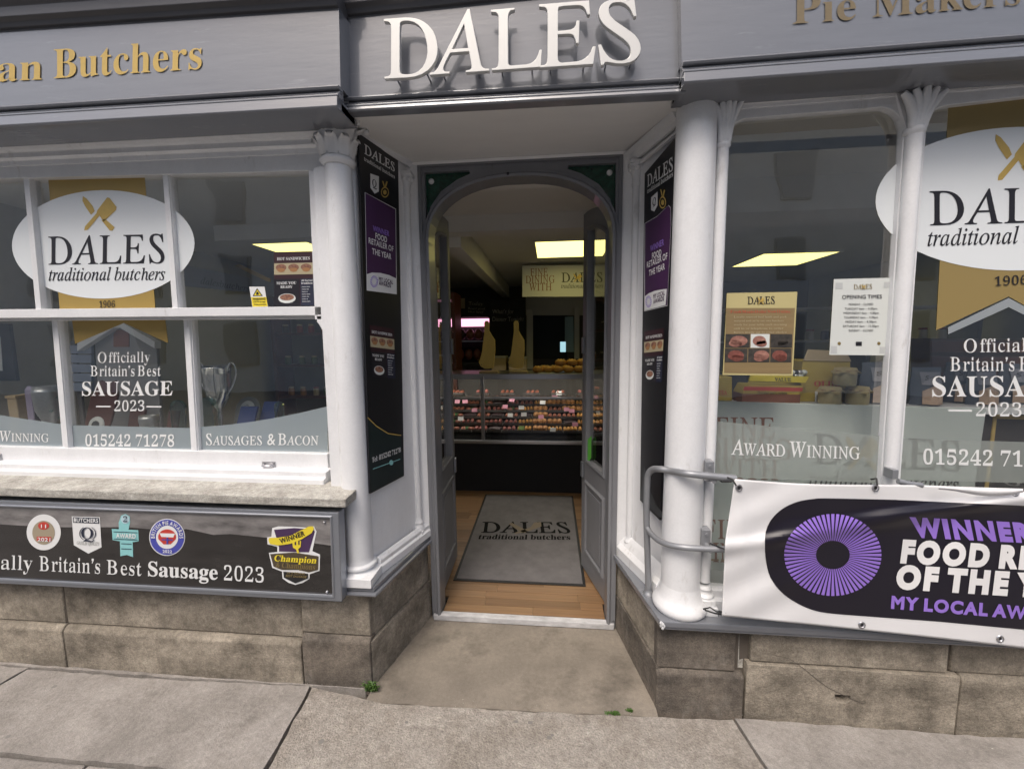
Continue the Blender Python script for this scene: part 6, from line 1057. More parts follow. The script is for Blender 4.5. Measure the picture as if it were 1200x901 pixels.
b_ = badge([([ell(195.8, 628.8, 21, 21.7)], M_wvin), ([ell(195.8, 628.8, 20, 20.7)], M_bluep), ([ell(195.8, 628.8, 13, 13.6)], M_wvin), ([ell(195.8, 628.5, 10.5, 9, 30, 180, 360) + [(206, 631), (200, 637), (191.5, 637), (185.6, 631)]], M_redp), ([[(187, 624), (205, 624.6), (203, 629), (189, 628.4)]], M_wvin), ([[(189, 631), (203, 631.5), (202, 632.7), (189.6, 632.2)], [(195, 629), (197, 629), (197, 637), (195, 637)]], M_bluep)], 'badge', 'round blue badge for British Pie Awards with a red and white pie')
def arc_text(s_, f, m_, pl, parent, cx, cy, r, a0, a1, h_, grow=.02, o=.005):
    mb = MB(); lay = layout(s_, f, grow=grow); xs = [x for L, _ in lay for l in L for x, y in l]; x0, x1 = min(xs), max(xs)
    for L, tr in lay:
        lx = [x for l in L for x, y in l]; cxl = (min(lx) + max(lx)) / 2; t = (cxl - x0) / (x1 - x0); an = math.radians(a0 + (a1 - a0) * t)
        sgn = 1 if a1 > a0 else -1; k_ = abs(math.radians(a1 - a0)) * r / (x1 - x0)
        pts = []
        for l in L:
            for x, y in l:
                u = (x - cxl) * k_; v = y / .685 * h_
                rr_ = r + v * sgn; pts.append(pl(cx + rr_ * math.cos(an) - u * math.sin(an) * sgn, cy + rr_ * math.sin(an) + u * math.cos(an) * sgn, o))
        mb.add(pts, [tuple(t_) for t_ in tr])
    return build(mb, 'lettering', m_, parent)
arc_text('BRITISH PIE AWARDS', 'S', M_wvin, PB, b_, 195.8, 628.8, 14.6, 175, 365, 4.3)
text('lettering', M_wvin, b_, [('2022', 'S', (190.5, 647), (201.5, 647.4), 3.4, .02)], PB, o=.006)
gb = mat('badge_dark_gold', (.20, .15, .06), .4)
b_ = badge([([[(319, 618), (326, 616), (345, 616.5), (360, 617.5), (368, 616), (371, 622), (366, 645), (375, 649), (374.5, 668), (363, 672), (362.5, 677.5), (355, 682), (346, 684.5), (338, 682), (331, 677), (330.5, 669), (319, 664.5), (315, 647), (325, 646), (325, 640), (313.5, 637), (313, 629), (318, 628)]], M_wvin),
            ([[(321, 620), (345, 618), (366, 619.5), (369, 622), (362, 646.5), (327, 645.5), (327, 640)]], mat('badge_violet', (.060, .030, .085), .4)), ([[(316.5, 648.5), (345, 646.5), (373.2, 651), (372.8, 667), (362, 670), (350, 667), (330, 667), (320.5, 663)]], mat('badge_olive', (.075, .058, .035), .45)), ([[(332, 669), (361, 671.5), (361, 677), (346, 682.8), (332.5, 676)]], M_blackm),
            ([[(314.5, 632), (315.5, 629.5), (326, 629.3), (340, 627), (352, 621), (362, 616.2), (366.5, 616), (368, 619), (365, 624), (352, 632), (340, 636.5), (326, 638.5), (316, 636.5)], [(342.5, 635), (345, 634.5), (345.5, 638), (347.2, 638), (347, 634), (349.3, 633), (349.5, 638), (351.3, 637.5), (351, 633), (352.7, 633), (352.3, 640), (349.5, 642.5), (350.5, 647.5), (348.5, 647.5), (346.8, 643), (343.3, 641)]], M_yellow)], 'badge', 'violet and yellow badge with a sausage reading Winner Champion of Champions')
text('lettering', M_ink, b_, [('WINNER', 'S', (328.5, 636.3), (357.5, 626.5), 5.4, .03)], PB, o=.006, lean=-1.6)
text('lettering', M_yellow, b_, [('Champion', 'B', (321, 656.5), (370.5, 659.5), 7, .01)], PB, o=.006, lean=1.2)
text('lettering', gb, b_, [('& Champions', 'B', (323, 664), (369, 667), 6.5, .0), ('BEST SAUSAGE', 'S', (334.5, 675), (358.5, 676.5), 2.4, .03), ('UK & IRELAND', 'S', (336, 671.5), (357, 672.8), 2.2, .02)], PB, o=.006, lean=1)
for x, y in ((380.5, 611), (383.5, 692.5)): build(MB().lathe(PB(x, y), [(.006, 0), (.006, .004), (.003, .007)], 12, axis=(0, -1, 0)), 'screw', M_steel, LS)

# ================================================================== BLACK PANELS ON THE REVEALS
def q4(corn):
    def f(u, v):      # bilinear, u 0..1 left to right, v 0..1 top to bottom, returns a photo point
        a, b, c_, d_ = corn; return tuple((a[i] * (1 - u) + b[i] * u) * (1 - v) + (d_[i] * (1 - u) + c_[i] * u) * v for i in (0, 1))
    return f
def on(pl, q): 
    def f(u, v, o=0.0): x, y = q(u, v); return pl(x, y, o)
    f.n = pl.n; return f
def posters(T_, pl, corn, shield, medal, pur, food, footer, mirror=False):
    pass
M_meat = mat('printed_food', (.38, .20, .12), .5, noise=1, nscale=(60, 60, 60), col2=(.10, .03, .03))
M_creamp = mat('cream_print', (.42, .37, .24), .5)
def food_poster(pl, c, label, glossy=False):
    """c: four photo corners TL TR BR BL"""
    q = on(pl, q4(c)); t_ = thing('food_poster', pl(*c[3]), label, 'poster', 'hot sandwich posters')
    def F_(name, m_, u0, v0, u1, v1, par, o): 
        return build(MB().poly([q(u0, v0, o), q(u1, v0, o), q(u1, v1, o), q(u0, v1, o)]), name, m_, par)
    base = F_('paper', M_maroon, 0, 0, 1, 1, t_, .0006)
    F_('print', M_creamp, 0, .21, 1, .42, base, .0012)
    for i in range(3):
        P_ = [q(.18 + .32 * i + .14 * math.cos(a_), .29 + .065 * math.sin(a_), .0018) for a_ in [k * math.pi / 6 for k in range(12)]]
        build(MB().poly(P_), 'print', M_meat, base)
        P_ = [q(.18 + .32 * i + .10 * math.cos(a_), .335 + .04 * math.sin(a_), .0022) for a_ in [k * math.pi / 6 for k in range(12)]]
        build(MB().poly(P_), 'print', mat('bun_print', (.34, .17, .07), .5), base)
    F_('print', M_ink, 0, .50, .64, 1, base, .0012); F_('print', M_navy, .66, .50, 1, 1, base, .0012)
    P_ = [q(.32 + .22 * math.cos(a_), .86 + .09 * math.sin(a_), .0018) for a_ in [k * math.pi / 7 for k in range(14)]]; build(MB().poly(P_), 'print', M_paper, base)
    P_ = [q(.32 + .18 * math.cos(a_), .84 + .06 * math.sin(a_), .0022) for a_ in [k * math.pi / 7 for k in range(14)]]; build(MB().poly(P_), 'print', M_meat, base)
    mb = MB(); X_ = lambda u0, u1, v: (q(u0, v, .002), q(u1, v, .002))
    def row(s_, f, u0, u1, v, h_, g_=.0, o=.0024):
        a, b = q(u0, v, o), q(u1, v, o); U_ = q(u0, v - h_, o) - a; wletters(mb, s_, f, a, (b - a).normalized(), U_.normalized(), (b - a).length, U_.length, grow=g_)
    row('HOT SANDWICHES', 'B', .08, .92, .155, .055); row('MADE YOU', 'B', .06, .56, .60, .05); row('READY', 'B', .16, .46, .67, .045)
    row('All Served', 'S', .69, .97, .55, .03, .02); row('Breakfasts', 'S', .69, .97, .60, .03, .02)
    for i in range(7): row('menu item'[: 9 - i % 3], 'S', .70, .90 - .03 * (i % 3), .66 + i * .045, .018, .02)
    build(mb, 'lettering', M_wvin, base); return t_
def side_panel(pl, tl, tr, br, bl, label, cats, pur, shield, medal, dales, food, foot):
    T_ = thing('side_panel_sign', pl(*bl), label, 'sign', 'black award panels beside the door')
    face = build(MB().prism([pl(*p, .004) for p in (tl, tr, br, bl)], -pl.n * .010), 'board', M_black, T_, bevel=.001)
    O = .0052
    text('lettering', M_wvin, face, dales, pl, o=O)
    sx, sy, sw, sh, k_ = shield
    dep([[(sx, sy), (sx + sw, sy + k_ * sw), (sx + sw, sy + sh * .8 + k_ * sw), (sx + sw * .5, sy + sh + k_ * sw * .5), (sx, sy + sh * .75)]], M_wvin, pl, 'shield_print', face, O)
    text('lettering', M_navy, face, [('Q', 'R', (sx + sw * .22, sy + sh * .62 + k_ * 2), (sx + sw * .78, sy + sh * .62 + k_ * sw), sh * .38, .01)], pl, o=O + .001)
    mx_, my_, mr_x, mr_y = medal
    build(MB().path([pl(x, y, O) for x, y in ell(mx_, my_, mr_x, mr_y, 16)], [(-.0022, 0), (.0022, 0), (.0022, .0008), (-.0022, .0008)], pl.n, closed=True), 'medal_print', M_gold, face)
    dep([ell(mx_, my_, mr_x * .5, mr_y * .5, 12), [(mx_ - mr_x * .8, my_ - mr_y * 2.4), (mx_ - mr_x * .4, my_ - mr_y * 2.3), (mx_, my_ - mr_y * 1.2), (mx_ - mr_x * .2, my_ - mr_y)], [(mx_ + mr_x * .8, my_ - mr_y * 2.2), (mx_ + mr_x * .4, my_ - mr_y * 2.3), (mx_, my_ - mr_y * 1.2), (mx_ + mr_x * .3, my_ - mr_y)]], M_gold, pl, 'medal_print', face, O)
    # purple winner poster taped on
    c, rows, lrows, wtop, rows_small = pur
    P_ = thing('award_poster', pl(*c[3]), 'purple winner poster taped to the black panel on the %s side of the door' % ('left' if 'left' in label else 'right'), 'poster', 'purple winner posters')
    cen = (sum(p[0] for p in c) / len(c), sum(p[1] for p in c) / len(c)); inner = [(cen[0] + (x - cen[0]) * .97, cen[1] + (y - cen[1]) * .99) for x, y in c]
    pb = dep([c], M_wvin, pl, 'paper', P_, O + .0004); dep([inner], M_purple, pl, 'print', pb, O + .0010)
    dep([wtop], M_wvin, pl, 'print', pb, O + .0016)
    text('lettering', M_wvin, pb, rows, pl, o=O + .002); text('lettering', M_bpurple, pb, lrows, pl, o=O + .002); text('lettering', M_purple, pb, rows_small, pl, o=O + .0026)
    cx_, cy_ = foot[0]
    mb = MB()
    for i in range(18):
        a_ = 2 * math.pi * i / 18; r0, r1 = .45, 1
        rx_, ry_ = foot[1]; d_ = .10
        mb.poly([pl(cx_ + rx_ * r0 * math.cos(a_), cy_ + ry_ * r0 * math.sin(a_), O + .002), pl(cx_ + rx_ * math.cos(a_ - d_), cy_ + ry_ * math.sin(a_ - d_), O + .002), pl(cx_ + rx_ * math.cos(a_ + d_), cy_ + ry_ * math.sin(a_ + d_), O + .002)])
    build(mb, 'sunburst_print', M_lilac, pb)
    return T_, face
plL = upright((-.803, .08), (-.733, .40), .012)
TL_, faceL = side_panel(plL, (420, 155.5), (466.5, 187.5), (473.6, 557), (434, 578),
    'tall black panel with white lettering left of the door', None,
    ([(427.5, 225), (464, 244.5), (465, 344.5), (429.8, 340)],
     [('FOOD', 'S', (440, 279), (453.5, 284), 6.6, .02), ('RETAILER OF', 'S', (432, 284.5), (461, 294.5), 6.6, .02), ('THE YEAR', 'S', (436, 297), (458.5, 303.5), 6.6, .02)],
     [('WINNER', 'S', (437, 270), (456, 276.5), 6.2, .02)],
     [(429.5, 321), (436, 319), (446, 319.5), (456, 322), (464.5, 326), (465, 344.5), (429.8, 340)],
     [('MY LOCAL', 'S', (444, 328.5), (460.5, 332.5), 4.5, .03), ('AWARDS', 'S', (444, 333.5), (458, 336.5), 4.5, .03)]),
    (434, 203, 10, 22, .35), (451, 225, 4.2, 5.6),
    [('DALES', 'R', (427, 179.5), (462.5, 201), 11, .012), ('traditional butchers', 'R', (426.5, 187.5), (462.5, 209), 4.5, .02)], None, ((438.5, 329.5), (4.6, 7)))
text('lettering', M_wvin, faceL, [('Tel: 015242 71278', 'B', (436, 541.5), (469.5, 529), 6, 0)], plL, o=.0056)
dep([[(431, 488), (441, 498), (455, 507), (470, 509), (473, 556), (434.5, 576.5)]], mat('dark_teal_print', (.018, .028, .030), .3, noise=.8, nscale=(20, 20, 20)), plL, 'footer_print', faceL, .0050)
dep([[(431, 488), (441, 498), (455, 507), (470, 509), (470, 510), (455, 508.2), (441, 499.4), (431, 489.6)]], M_gold, plL, 'footer_line', faceL, .0054)
dep([[(437, 548.5), (469, 537), (469, 537.8), (437, 549.4)], ell(458.5, 541.5, 2.3, 3)], M_turq, plL, 'footer_line', faceL, .0056)
food_poster(plL_ := (lambda x, y, o=0.0: plL(x, y, o + .005)) if False else upright((-.803, .08), (-.733, .40), .0175), [(433, 380), (461.5, 385), (463.5, 443), (436, 441.5)], 'faded hot sandwiches poster on the black panel left of the door')
plR = upright((.490, .140), (.432, .40), .012)
TR_, faceR = side_panel(plR, (755.5, 203), (791.9, 160), (773, 609), (750, 585.6),
    'tall black panel with white lettering right of the door', None,
    ([(755.3, 261.5), (770, 253), (783.5, 240), (786, 243), (786.5, 262), (782, 358), (755, 364.5)],
     [('FOOD', 'S', (764, 303), (775, 298.5), 6.6, .02), ('RETAILER OF', 'S', (758, 313.5), (782, 303), 6.6, .02), ('THE YEAR', 'S', (760.5, 323), (779, 315), 6.6, .02)],
     [('WINNER', 'S', (762, 294.5), (778, 286.5), 6.6, .02)],
     [(755.5, 347), (760, 343.5), (767, 340.5), (774, 339), (781.5, 338), (780, 357), (755.3, 363.5)],
     [('MY LOCAL', 'S', (765.5, 349.5), (779, 345), 4.8, .03), ('AWARDS', 'S', (765.5, 355.5), (778, 351.5), 4.8, .03)]),
    (763, 231, 7.6, 20, -.9), (776.5, 237, 3.6, 6.5),
    [('DALES', 'R', (758.5, 219), (788.5, 199), 13.5, .012), ('traditional butchers', 'R', (758.5, 226.5), (788.5, 206), 5, .02)], None, ((760, 353), (3.6, 7)))
dep([[(755, 545), (763, 577), (770, 592), (776, 600), (775, 607), (762, 595.5), (750.5, 585.3)]], mat('footer_grey', (.05, .055, .06), .35), plR, 'footer_print', faceR, .0050)
food_poster(upright((.490, .140), (.432, .40), .0175), [(755, 388), (778, 384), (775.5, 447), (754.5, 447.5)], 'faded hot sandwiches poster on the black panel right of the door')

def smoothp(P, n=5):
    out = []
    for i in range(len(P) - 1):
        a, b, c_, d_ = P[max(0, i - 1)], P[i], P[i + 1], P[min(len(P) - 1, i + 2)]
        for k in range(n):
            t = k / n; out.append(.5 * ((2 * b) + (c_ - a) * t + (2 * a - 5 * b + 4 * c_ - d_) * t * t + (3 * b - a - 3 * c_ + d_) * t ** 3))
    return out + [P[-1]]
# ================================================================== BANNER
NB = thing('banner', at(1010, 735, -.07), 'white vinyl banner with a black and purple winner design tied along the ledge', 'banner')
def bnY(x, y):
    """the banner's own relief: sags, a diagonal crease from the left tie, soft ripples"""
    t = (x - 846) / 500; s_ = (y - 565) / 170
    d = .012 * math.sin(t * 9 + s_ * 2) * (1 - s_ * .5) + .006 * math.sin(t * 31 + s_ * 5) * (1 - s_)
    cr = (y - (641 - (x - 850) * .165)) / 9.0; d += .016 * math.exp(-cr * cr) * (1 if x < 1230 else 0)
    cr = (y - (612 - (x - 950) * .11)) / 6.0; d += .008 * math.exp(-cr * cr - ((x - 1080) / 160) ** 2)
    d += .004 * math.sin((x * .8 + y * 1.7) / 13.0) * math.exp(-((x - 880) / 60) ** 2) + .005 * math.sin((x + y * .3) / 17.0) * math.exp(-((y - 566) / 22) ** 2)
    cr = (y - (640 - (x - 850) * .02)) / 14.0; d += .008 * math.exp(-cr * cr - ((x - 850) / 50) ** 2)
    cx_ = (x - (862 + (y - 560) * .12)) / 9.0; d += .006 * math.exp(-cx_ * cx_)
    return -.072 - d - .012 * s_
def bn(x, y, o=0.0): return at(x, y, bnY(x, y) - o)
bn.n = V((0, -1, 0))
tl_ = lambda x: 560.5 + (x - 860) * .043 + 2.2 * math.sin((x - 860) / 165 * math.pi) * (1 if x < 1190 else .4)
blw = lambda x: 721 + (x - 846) * .095 + (x - 846) * .0016 * min(1, (x - 846) / 400) * 8
lx = lambda v: 861 - 11 * min(1, v / .45) * (1 if v < .45 else 1) - (4 * (v - .45) / .55 if v > .45 else 0)
mb = MB(); nu, nv = 240, 70; vs = []
for j in range(nv + 1):
    for i in range(nu + 1):
        v_ = j / nv; x = lx(v_) + (1440 - lx(v_)) * (i / nu); yt, yb = tl_(x), blw(x); vs.append(bn(x, yt + (yb - yt) * v_))
fs = [(j * (nu + 1) + i, (j + 1) * (nu + 1) + i, (j + 1) * (nu + 1) + i + 1, j * (nu + 1) + i + 1) for j in range(nv) for i in range(nu)]
mb.add(vs, fs, True); BS = build(mb, 'sheet', M_bwhite, NB); sm_ = BS.modifiers.new('thickness', 'SOLIDIFY'); sm_.thickness = .0012; sm_.offset = -1
def drape(polys, m_, name, parent, o=.0012, cell=4):
    """print laid over the rippled sheet: the outline is cut into small cells so that it follows the relief"""
    import bmesh
    mb = MB()
    for pts, holes in polys:
        lo = [V((x, y, 0)) for x, y in pts]; hl = [[V((x, y, 0)) for x, y in h] for h in holes]
        tr = geometry.tessellate_polygon([lo] + hl); fl2 = lo + [p for h in hl for p in h]
        bm = bmesh.new(); bv = [bm.verts.new(p) for p in fl2]
        for t in tr:
            try: bm.faces.new([bv[i] for i in t])
            except ValueError: pass
        xs = [p.x for p in fl2]; ys = [p.y for p in fl2]
        for ax_, lo_, hi_ in ((0, min(xs), max(xs)), (1, min(ys), max(ys))):
            c_ = math.ceil(lo_ / cell) * cell
            while c_ < hi_:
                pn = [0, 0, 0]; pn[ax_] = 1; pc = [0, 0, 0]; pc[ax_] = c_
                bmesh.ops.bisect_plane(bm, geom=bm.verts[:] + bm.edges[:] + bm.faces[:], plane_co=pc, plane_no=pn); c_ += cell
        bm.verts.index_update()
        mb.add([bn(v.co.x, v.co.y, o) for v in bm.verts], [[v.index for v in f.verts] for f in bm.faces], True); bm.free()
    return build(mb, name, m_, parent)
stad = [(896.5, 637), (897.5, 622), (904, 608), (917, 595.5), (934, 587.5), (953, 584), (972, 583.3), (1050, 585), (1200, 592), (1420, 600), (1430, 762), (1330, 750), (1200, 737), (1100, 727.5), (1040, 723), (990, 719.5), (962, 716.3), (940, 709), (918, 695), (903, 676), (897.5, 655)]
stad = [(p.x, p.y) for p in smoothp([V((x, y, 0)) for x, y in stad[-6:] + stad[:8]], 4)] + [(1200, 592), (1420, 600), (1430, 762), (1330, 750), (1200, 737), (1100, 727.5)]
drape([(stad, ())], M_bink, 'printed_panel', BS, .0016)
rays = []
for i in range(60):
    a_ = 2 * math.pi * i / 60; d_ = .034
    E_ = lambda r, an: (976 + (19 + (57 - 19) * r) * math.cos(an), 649.5 + (16 + (48 - 16) * r) * math.sin(an))
    rays.append(([E_(.02, a_ - d_ * .9), E_(1, a_ - d_), E_(1, a_ + d_), E_(.02, a_ + d_ * .9)], ()))
drape(rays, M_bpurple, 'sunburst', BS, .0030, 4)
def dtext(s_, p0, p1, h_, m_, f='S', grow=.05, lean=0):
    lay = layout(s_, f, grow=grow); xs = [x for L, _ in lay for l in L for x, y in l]; x0, x1 = min(xs), max(xs); ps = []
    for L, tr in lay:
        lp = [[(p0[0] + (p1[0] - p0[0]) * (x - x0) / (x1 - x0) + lean * y / .685, p0[1] + (p1[1] - p0[1]) * (x - x0) / (x1 - x0) - h_ * y / .685) for x, y in l] for l in L]
        ps.append((lp[0], lp[1:]))
    return drape(ps, m_, 'lettering', BS, .0032, 5)
dtext('WINNER', (1070, 627), (1211, 634), 20, M_bpurple, lean=-4, grow=.07)
dtext('FOOD RETAILER', (1055, 657), (1336, 672), 23.5, M_bletter, grow=.07, lean=3); dtext('OF THE YEAR', (1049, 687), (1288, 702), 24, M_bletter, grow=.07, lean=3)
dtext('MY LOCAL AWARDS', (1044, 711.5), (1262, 729), 13.5, M_bpurple, grow=.05, lean=1)
for x, y in ((1026, 571), (1010, 731.5), (1172, 747.5), (1330, 764), (866, 571), (1190, 577)):
    build(MB().path([bn(px_, py_, .0015) for px_, py_ in ell(x, y, 3.2, 3.2, 14)], [(-.0035, 0), (.0035, 0), (.002, .003), (-.002, .003)], (0, -1, 0), closed=True), 'eyelet', M_steel, NB)
    build(MB().poly([bn(px_, py_, .0014) for px_, py_ in ell(x, y, 2.4, 2.4, 12)]), 'eyelet_hole', M_ink, NB)
fold = MB(); nF = 22; vs = []
for i in range(nF + 1):
    t_ = i / nF; x = 1100 + 99 * t_; y = 569 + 3 * t_; wv_ = (4 + 6 * math.sin(t_ * 2.6) ** 2) * (1 if t_ < .93 else .8)
    for k_ in range(5): vs.append(at(x, y + wv_ * k_ / 4, -.098 - .012 * math.sin(k_ / 4 * math.pi)))
fold.add(vs, [(i * 5 + k_, (i + 1) * 5 + k_, (i + 1) * 5 + k_ + 1, i * 5 + k_ + 1) for i in range(nF) for k_ in range(4)], True); build(fold, 'folded_hem', M_bwhite, NB)
# ties
def tie(pts, name='cable_tie', label=None, r=.003):
    o_ = build(MB().tube(pts, r, 7), name, M_rubber, NB); return o_
tie([at(837, 554, -.02), at(848, 557, -.05), at(858, 561, -.085), at(864, 570, -.088)]); tie([at(838, 558, -.03), at(846, 564, -.06), at(857, 564, -.08)])
tie([at(832, 636, -.03), at(842, 640, -.06), at(853, 644, -.08)]); tie([at(1021, 561, -.06), at(1027, 560, -.09), at(1028, 568, -.095)])
tie([at(824, 713, -.05), at(832, 711, -.06), at(840, 716, -.07), at(851, 717, -.09)]); tie([at(826, 714, -.055), at(838, 718, -.06), at(846, 719, -.08)])

# ================================================================== GRAB RAIL ROUND THE COLUMN
HR = thing('grab_rail', (.47, .2, zt2), 'grey tubular metal rail standing on the ledge in front of the thick column', 'rail')
ft = gp(760, 695, zt2); yr = ft.y
P1 = at(757.5, 600, yr * .95); P2 = at(758.5, 566, yr * .9); 
top = [ft, ft.lerp(P1, .5), P1, P2, at(760, 555, yr * .85), at(765, 549.5, yr * .7), at(774, 549, yr * .35), at(786, 551, .02), at(805, 554.3, -.045), at(825, 556.5, -.055), at(845, 558.5, -.055), at(862, 560, -.055)]
build(MB().tube(smoothp(top), .0135, 14), 'upper_tube', M_tube, HR)
low = [at(758.5, 618, yr * .93), at(763, 624.5, yr * .7), at(771, 632, yr * .3), at(784, 637.5, -.01), at(802, 640.8, -.045), at(825, 642.3, -.05), at(850, 643, -.05)]
build(MB().tube(smoothp(low), .0120, 14), 'lower_tube', M_tube, HR)
build(MB().lathe(ft, [(.026, 0), (.026, .004), (.017, .010), (.015, .02)], 16), 'foot_flange', M_tube, HR)
for x, y, h_ in ((830.5, 551, 20), (826.5, 630, 17)):
    c_ = at(x, y, -.0); mb = MB(); mb.box(c_.x - .016, c_.x + .016, -.012, .03, c_.z - .04, c_.z + .04); mb.tube([c_ + V((0, -.012, -.02)), c_ + V((0, -.06, -.022))], .009, 10); mb.lathe(c_ + V((0, -.012, .022)), [(.006, 0), (.006, .005)], 8, axis=(0, -1, 0)); build(mb, 'bracket', M_tube, HR, bevel=.002)
    mb = MB(); mb.lathe(at(x + 8, y + 5.5 if h_ == 20 else y + 11.5, -.055 if h_ == 20 else -.05) + V((-.02, 0, 0)), [(.0185, 0), (.019, .012), (.019, .035), (.0175, .045)], 14, axis=(1, 0, 0)); build(mb, 'collar', M_tube, HR)
br2 = at(1056, 562, -.03); build(MB().box(br2.x - .010, br2.x + .010, -.005, .04, br2.z - .006, br2.z + .03), 'bracket', M_tube, HR, bevel=.002)
for k_ in range(1):
    build(MB().tube([at(1052, 563, -.05), at(1064, 566, -.055), at(1080, 568, -.055)], .010, 8), 'end_tube', M_tube, HR)
# ================================================================== DOORMAT
PM = flat(zf + .009)
cm = [gp(x, y, zf) for x, y in ((531, 680), (686.5, 687), (671.5, 581), (569, 579))]
DM = thing('doormat', (cm[0] + cm[1]) / 2, 'grey entrance mat with black lettering and rubber edge inside the door', 'doormat')
build(MB().prism([p + V((0, 0, .006)) for p in cm], (0, 0, -.0055)), 'rubber_border', M_rubber, DM, bevel=.001)
cc_ = (cm[0] + cm[1] + cm[2] + cm[3]) / 4
inn_ = [cc_ + (p - cc_) * k_ for p, k_ in zip(cm, (1, 1, 1, 1))]
inn_ = [V((p.x + (.018 if p.x < cc_.x else -.018), p.y + (.018 if p.y < cc_.y else -.018), zf + .009)) for p in cm]
build(MB().prism(inn_, (0, 0, -.0028)), 'pile', M_mat, DM)
text('lettering', mat('mat_black_pile', (.012, .012, .012), .95, spec=.05), DM, [('DALES', 'R', (563.5, 623.2), (669, 623.8), 12.2, .010), ('traditional butchers', 'B', (560, 630.8), (668.5, 631.6), 5.5, .01)], PM, o=.0016, lean=2)
cl_ = dep([[(596, 613), (600, 611.8), (610, 617), (618, 621.5), (615, 623.8), (606, 620)], [(626, 611.5), (634, 611), (634.5, 616), (618, 622), (604, 624.8), (603, 623.6), (622, 617)]], mat('tan_pile', (.19, .155, .11), .95), PM, 'crossed_cleavers', DM, .0024)

# ================================================================== COUNTER
YC = 2.34
CT = thing('display_counter', (-.3, YC, zf), 'long glass fronted serving counter full of pies and meat on a black base', 'counter')
X1c, X2c = -2.0, 1.35
build(MB().box(X1c, X2c, YC, YC + .8, zf, .525), 'base', M_blackm, CT)
build(MB().box(X1c, X2c, YC - .02, YC + .02, .527, .560), 'rail', M_steel, CT, bevel=.003)
build(MB().add([(X1c, YC, .56), (X2c, YC, .56), (X2c, YC + .05, 1.20), (X1c, YC + .05, 1.20)], [(0, 1, 2, 3)]), 'glass_front', M_case, CT)
build(MB().box(X1c, X2c, YC + .04, YC + .55, 1.205, 1.222).box(X1c, X2c, YC + .036, YC + .046, 1.168, 1.2215), 'glass_top', M_steel, CT, bevel=.003)
build(MB().box(X1c, X2c, YC + .16, YC + .52, .965, .973), 'shelf', M_case, CT); build(MB().box(X1c, X2c, YC + .15, YC + .158, .958, .976), 'shelf_edge', M_steel, CT)
build(MB().box(X1c, X2c, YC + .70, YC + .78, .53, 1.14), 'back_panel', M_walld, CT)
build(MB().box(X1c, X2c, YC + .10, YC + .16, 1.192, 1.2045), 'strip_lamp', emis('counter_lamp', (1, .93, .82), 9), CT)
c_ = at(566.5, 515, YC + .01).x; build(MB().box(c_ - .016, c_ + .016, YC - .012, YC + .03, .56, 1.20), 'post', M_steel, CT, bevel=.003)
# stepped deck
build(MB().hexa([(X1c, YC + .03, .54), (X2c, YC + .03, .54), (X2c, YC + .03, .60), (X1c, YC + .03, .60), (X1c, YC + .68, .54), (X2c, YC + .68, .54), (X2c, YC + .68, .90), (X1c, YC + .68, .90)]), 'deck', M_blackm, CT)
food_m = [mat('pie_crust', (.50, .24, .08), .55, noise=.9, nscale=(60, 60, 60), dark=.45), mat('raw_meat', (.17, .028, .026), .35, noise=1, nscale=(40, 40, 40), col2=(.34, .15, .12)), mat('sausage_meat', (.30, .11, .07), .45, noise=.8, nscale=(70, 70, 70)), mat('dark_pudding', (.035, .018, .02), .4), mat('golden_pastry', (.52, .26, .06), .5, noise=.8, nscale=(60, 60, 60)), mat('green_garnish', (.03, .08, .02), .6)]
tray_m = mat('grey_tray', (.07, .065, .06), .35)
tk_m = [mat('ticket_pink', (.62, .28, .36), .6), mat('ticket_white', (.6, .6, .58), .6), mat('ticket_green', (.28, .42, .12), .6)]
protos = {}
def inst(key, maker, loc, label, cat, group, rz=0):
    """first of a kind is built, the others are copies of it and of its parts"""
    if key not in protos:
        o_ = maker(V((0, 0, 0))); protos[key] = (o_, [c for c in COL.objects if c.parent == o_]); r_ = o_
    else:
        s_, ch_ = protos[key]; r_ = s_.copy(); COL.objects.link(r_)
        for c in ch_:
            d = c.copy(); COL.objects.link(d); d.parent = r_
    r_.location = loc; r_.rotation_euler = (0, 0, rz); r_['label'] = label; r_['category'] = cat
    if group: r_['group'] = group
    return r_
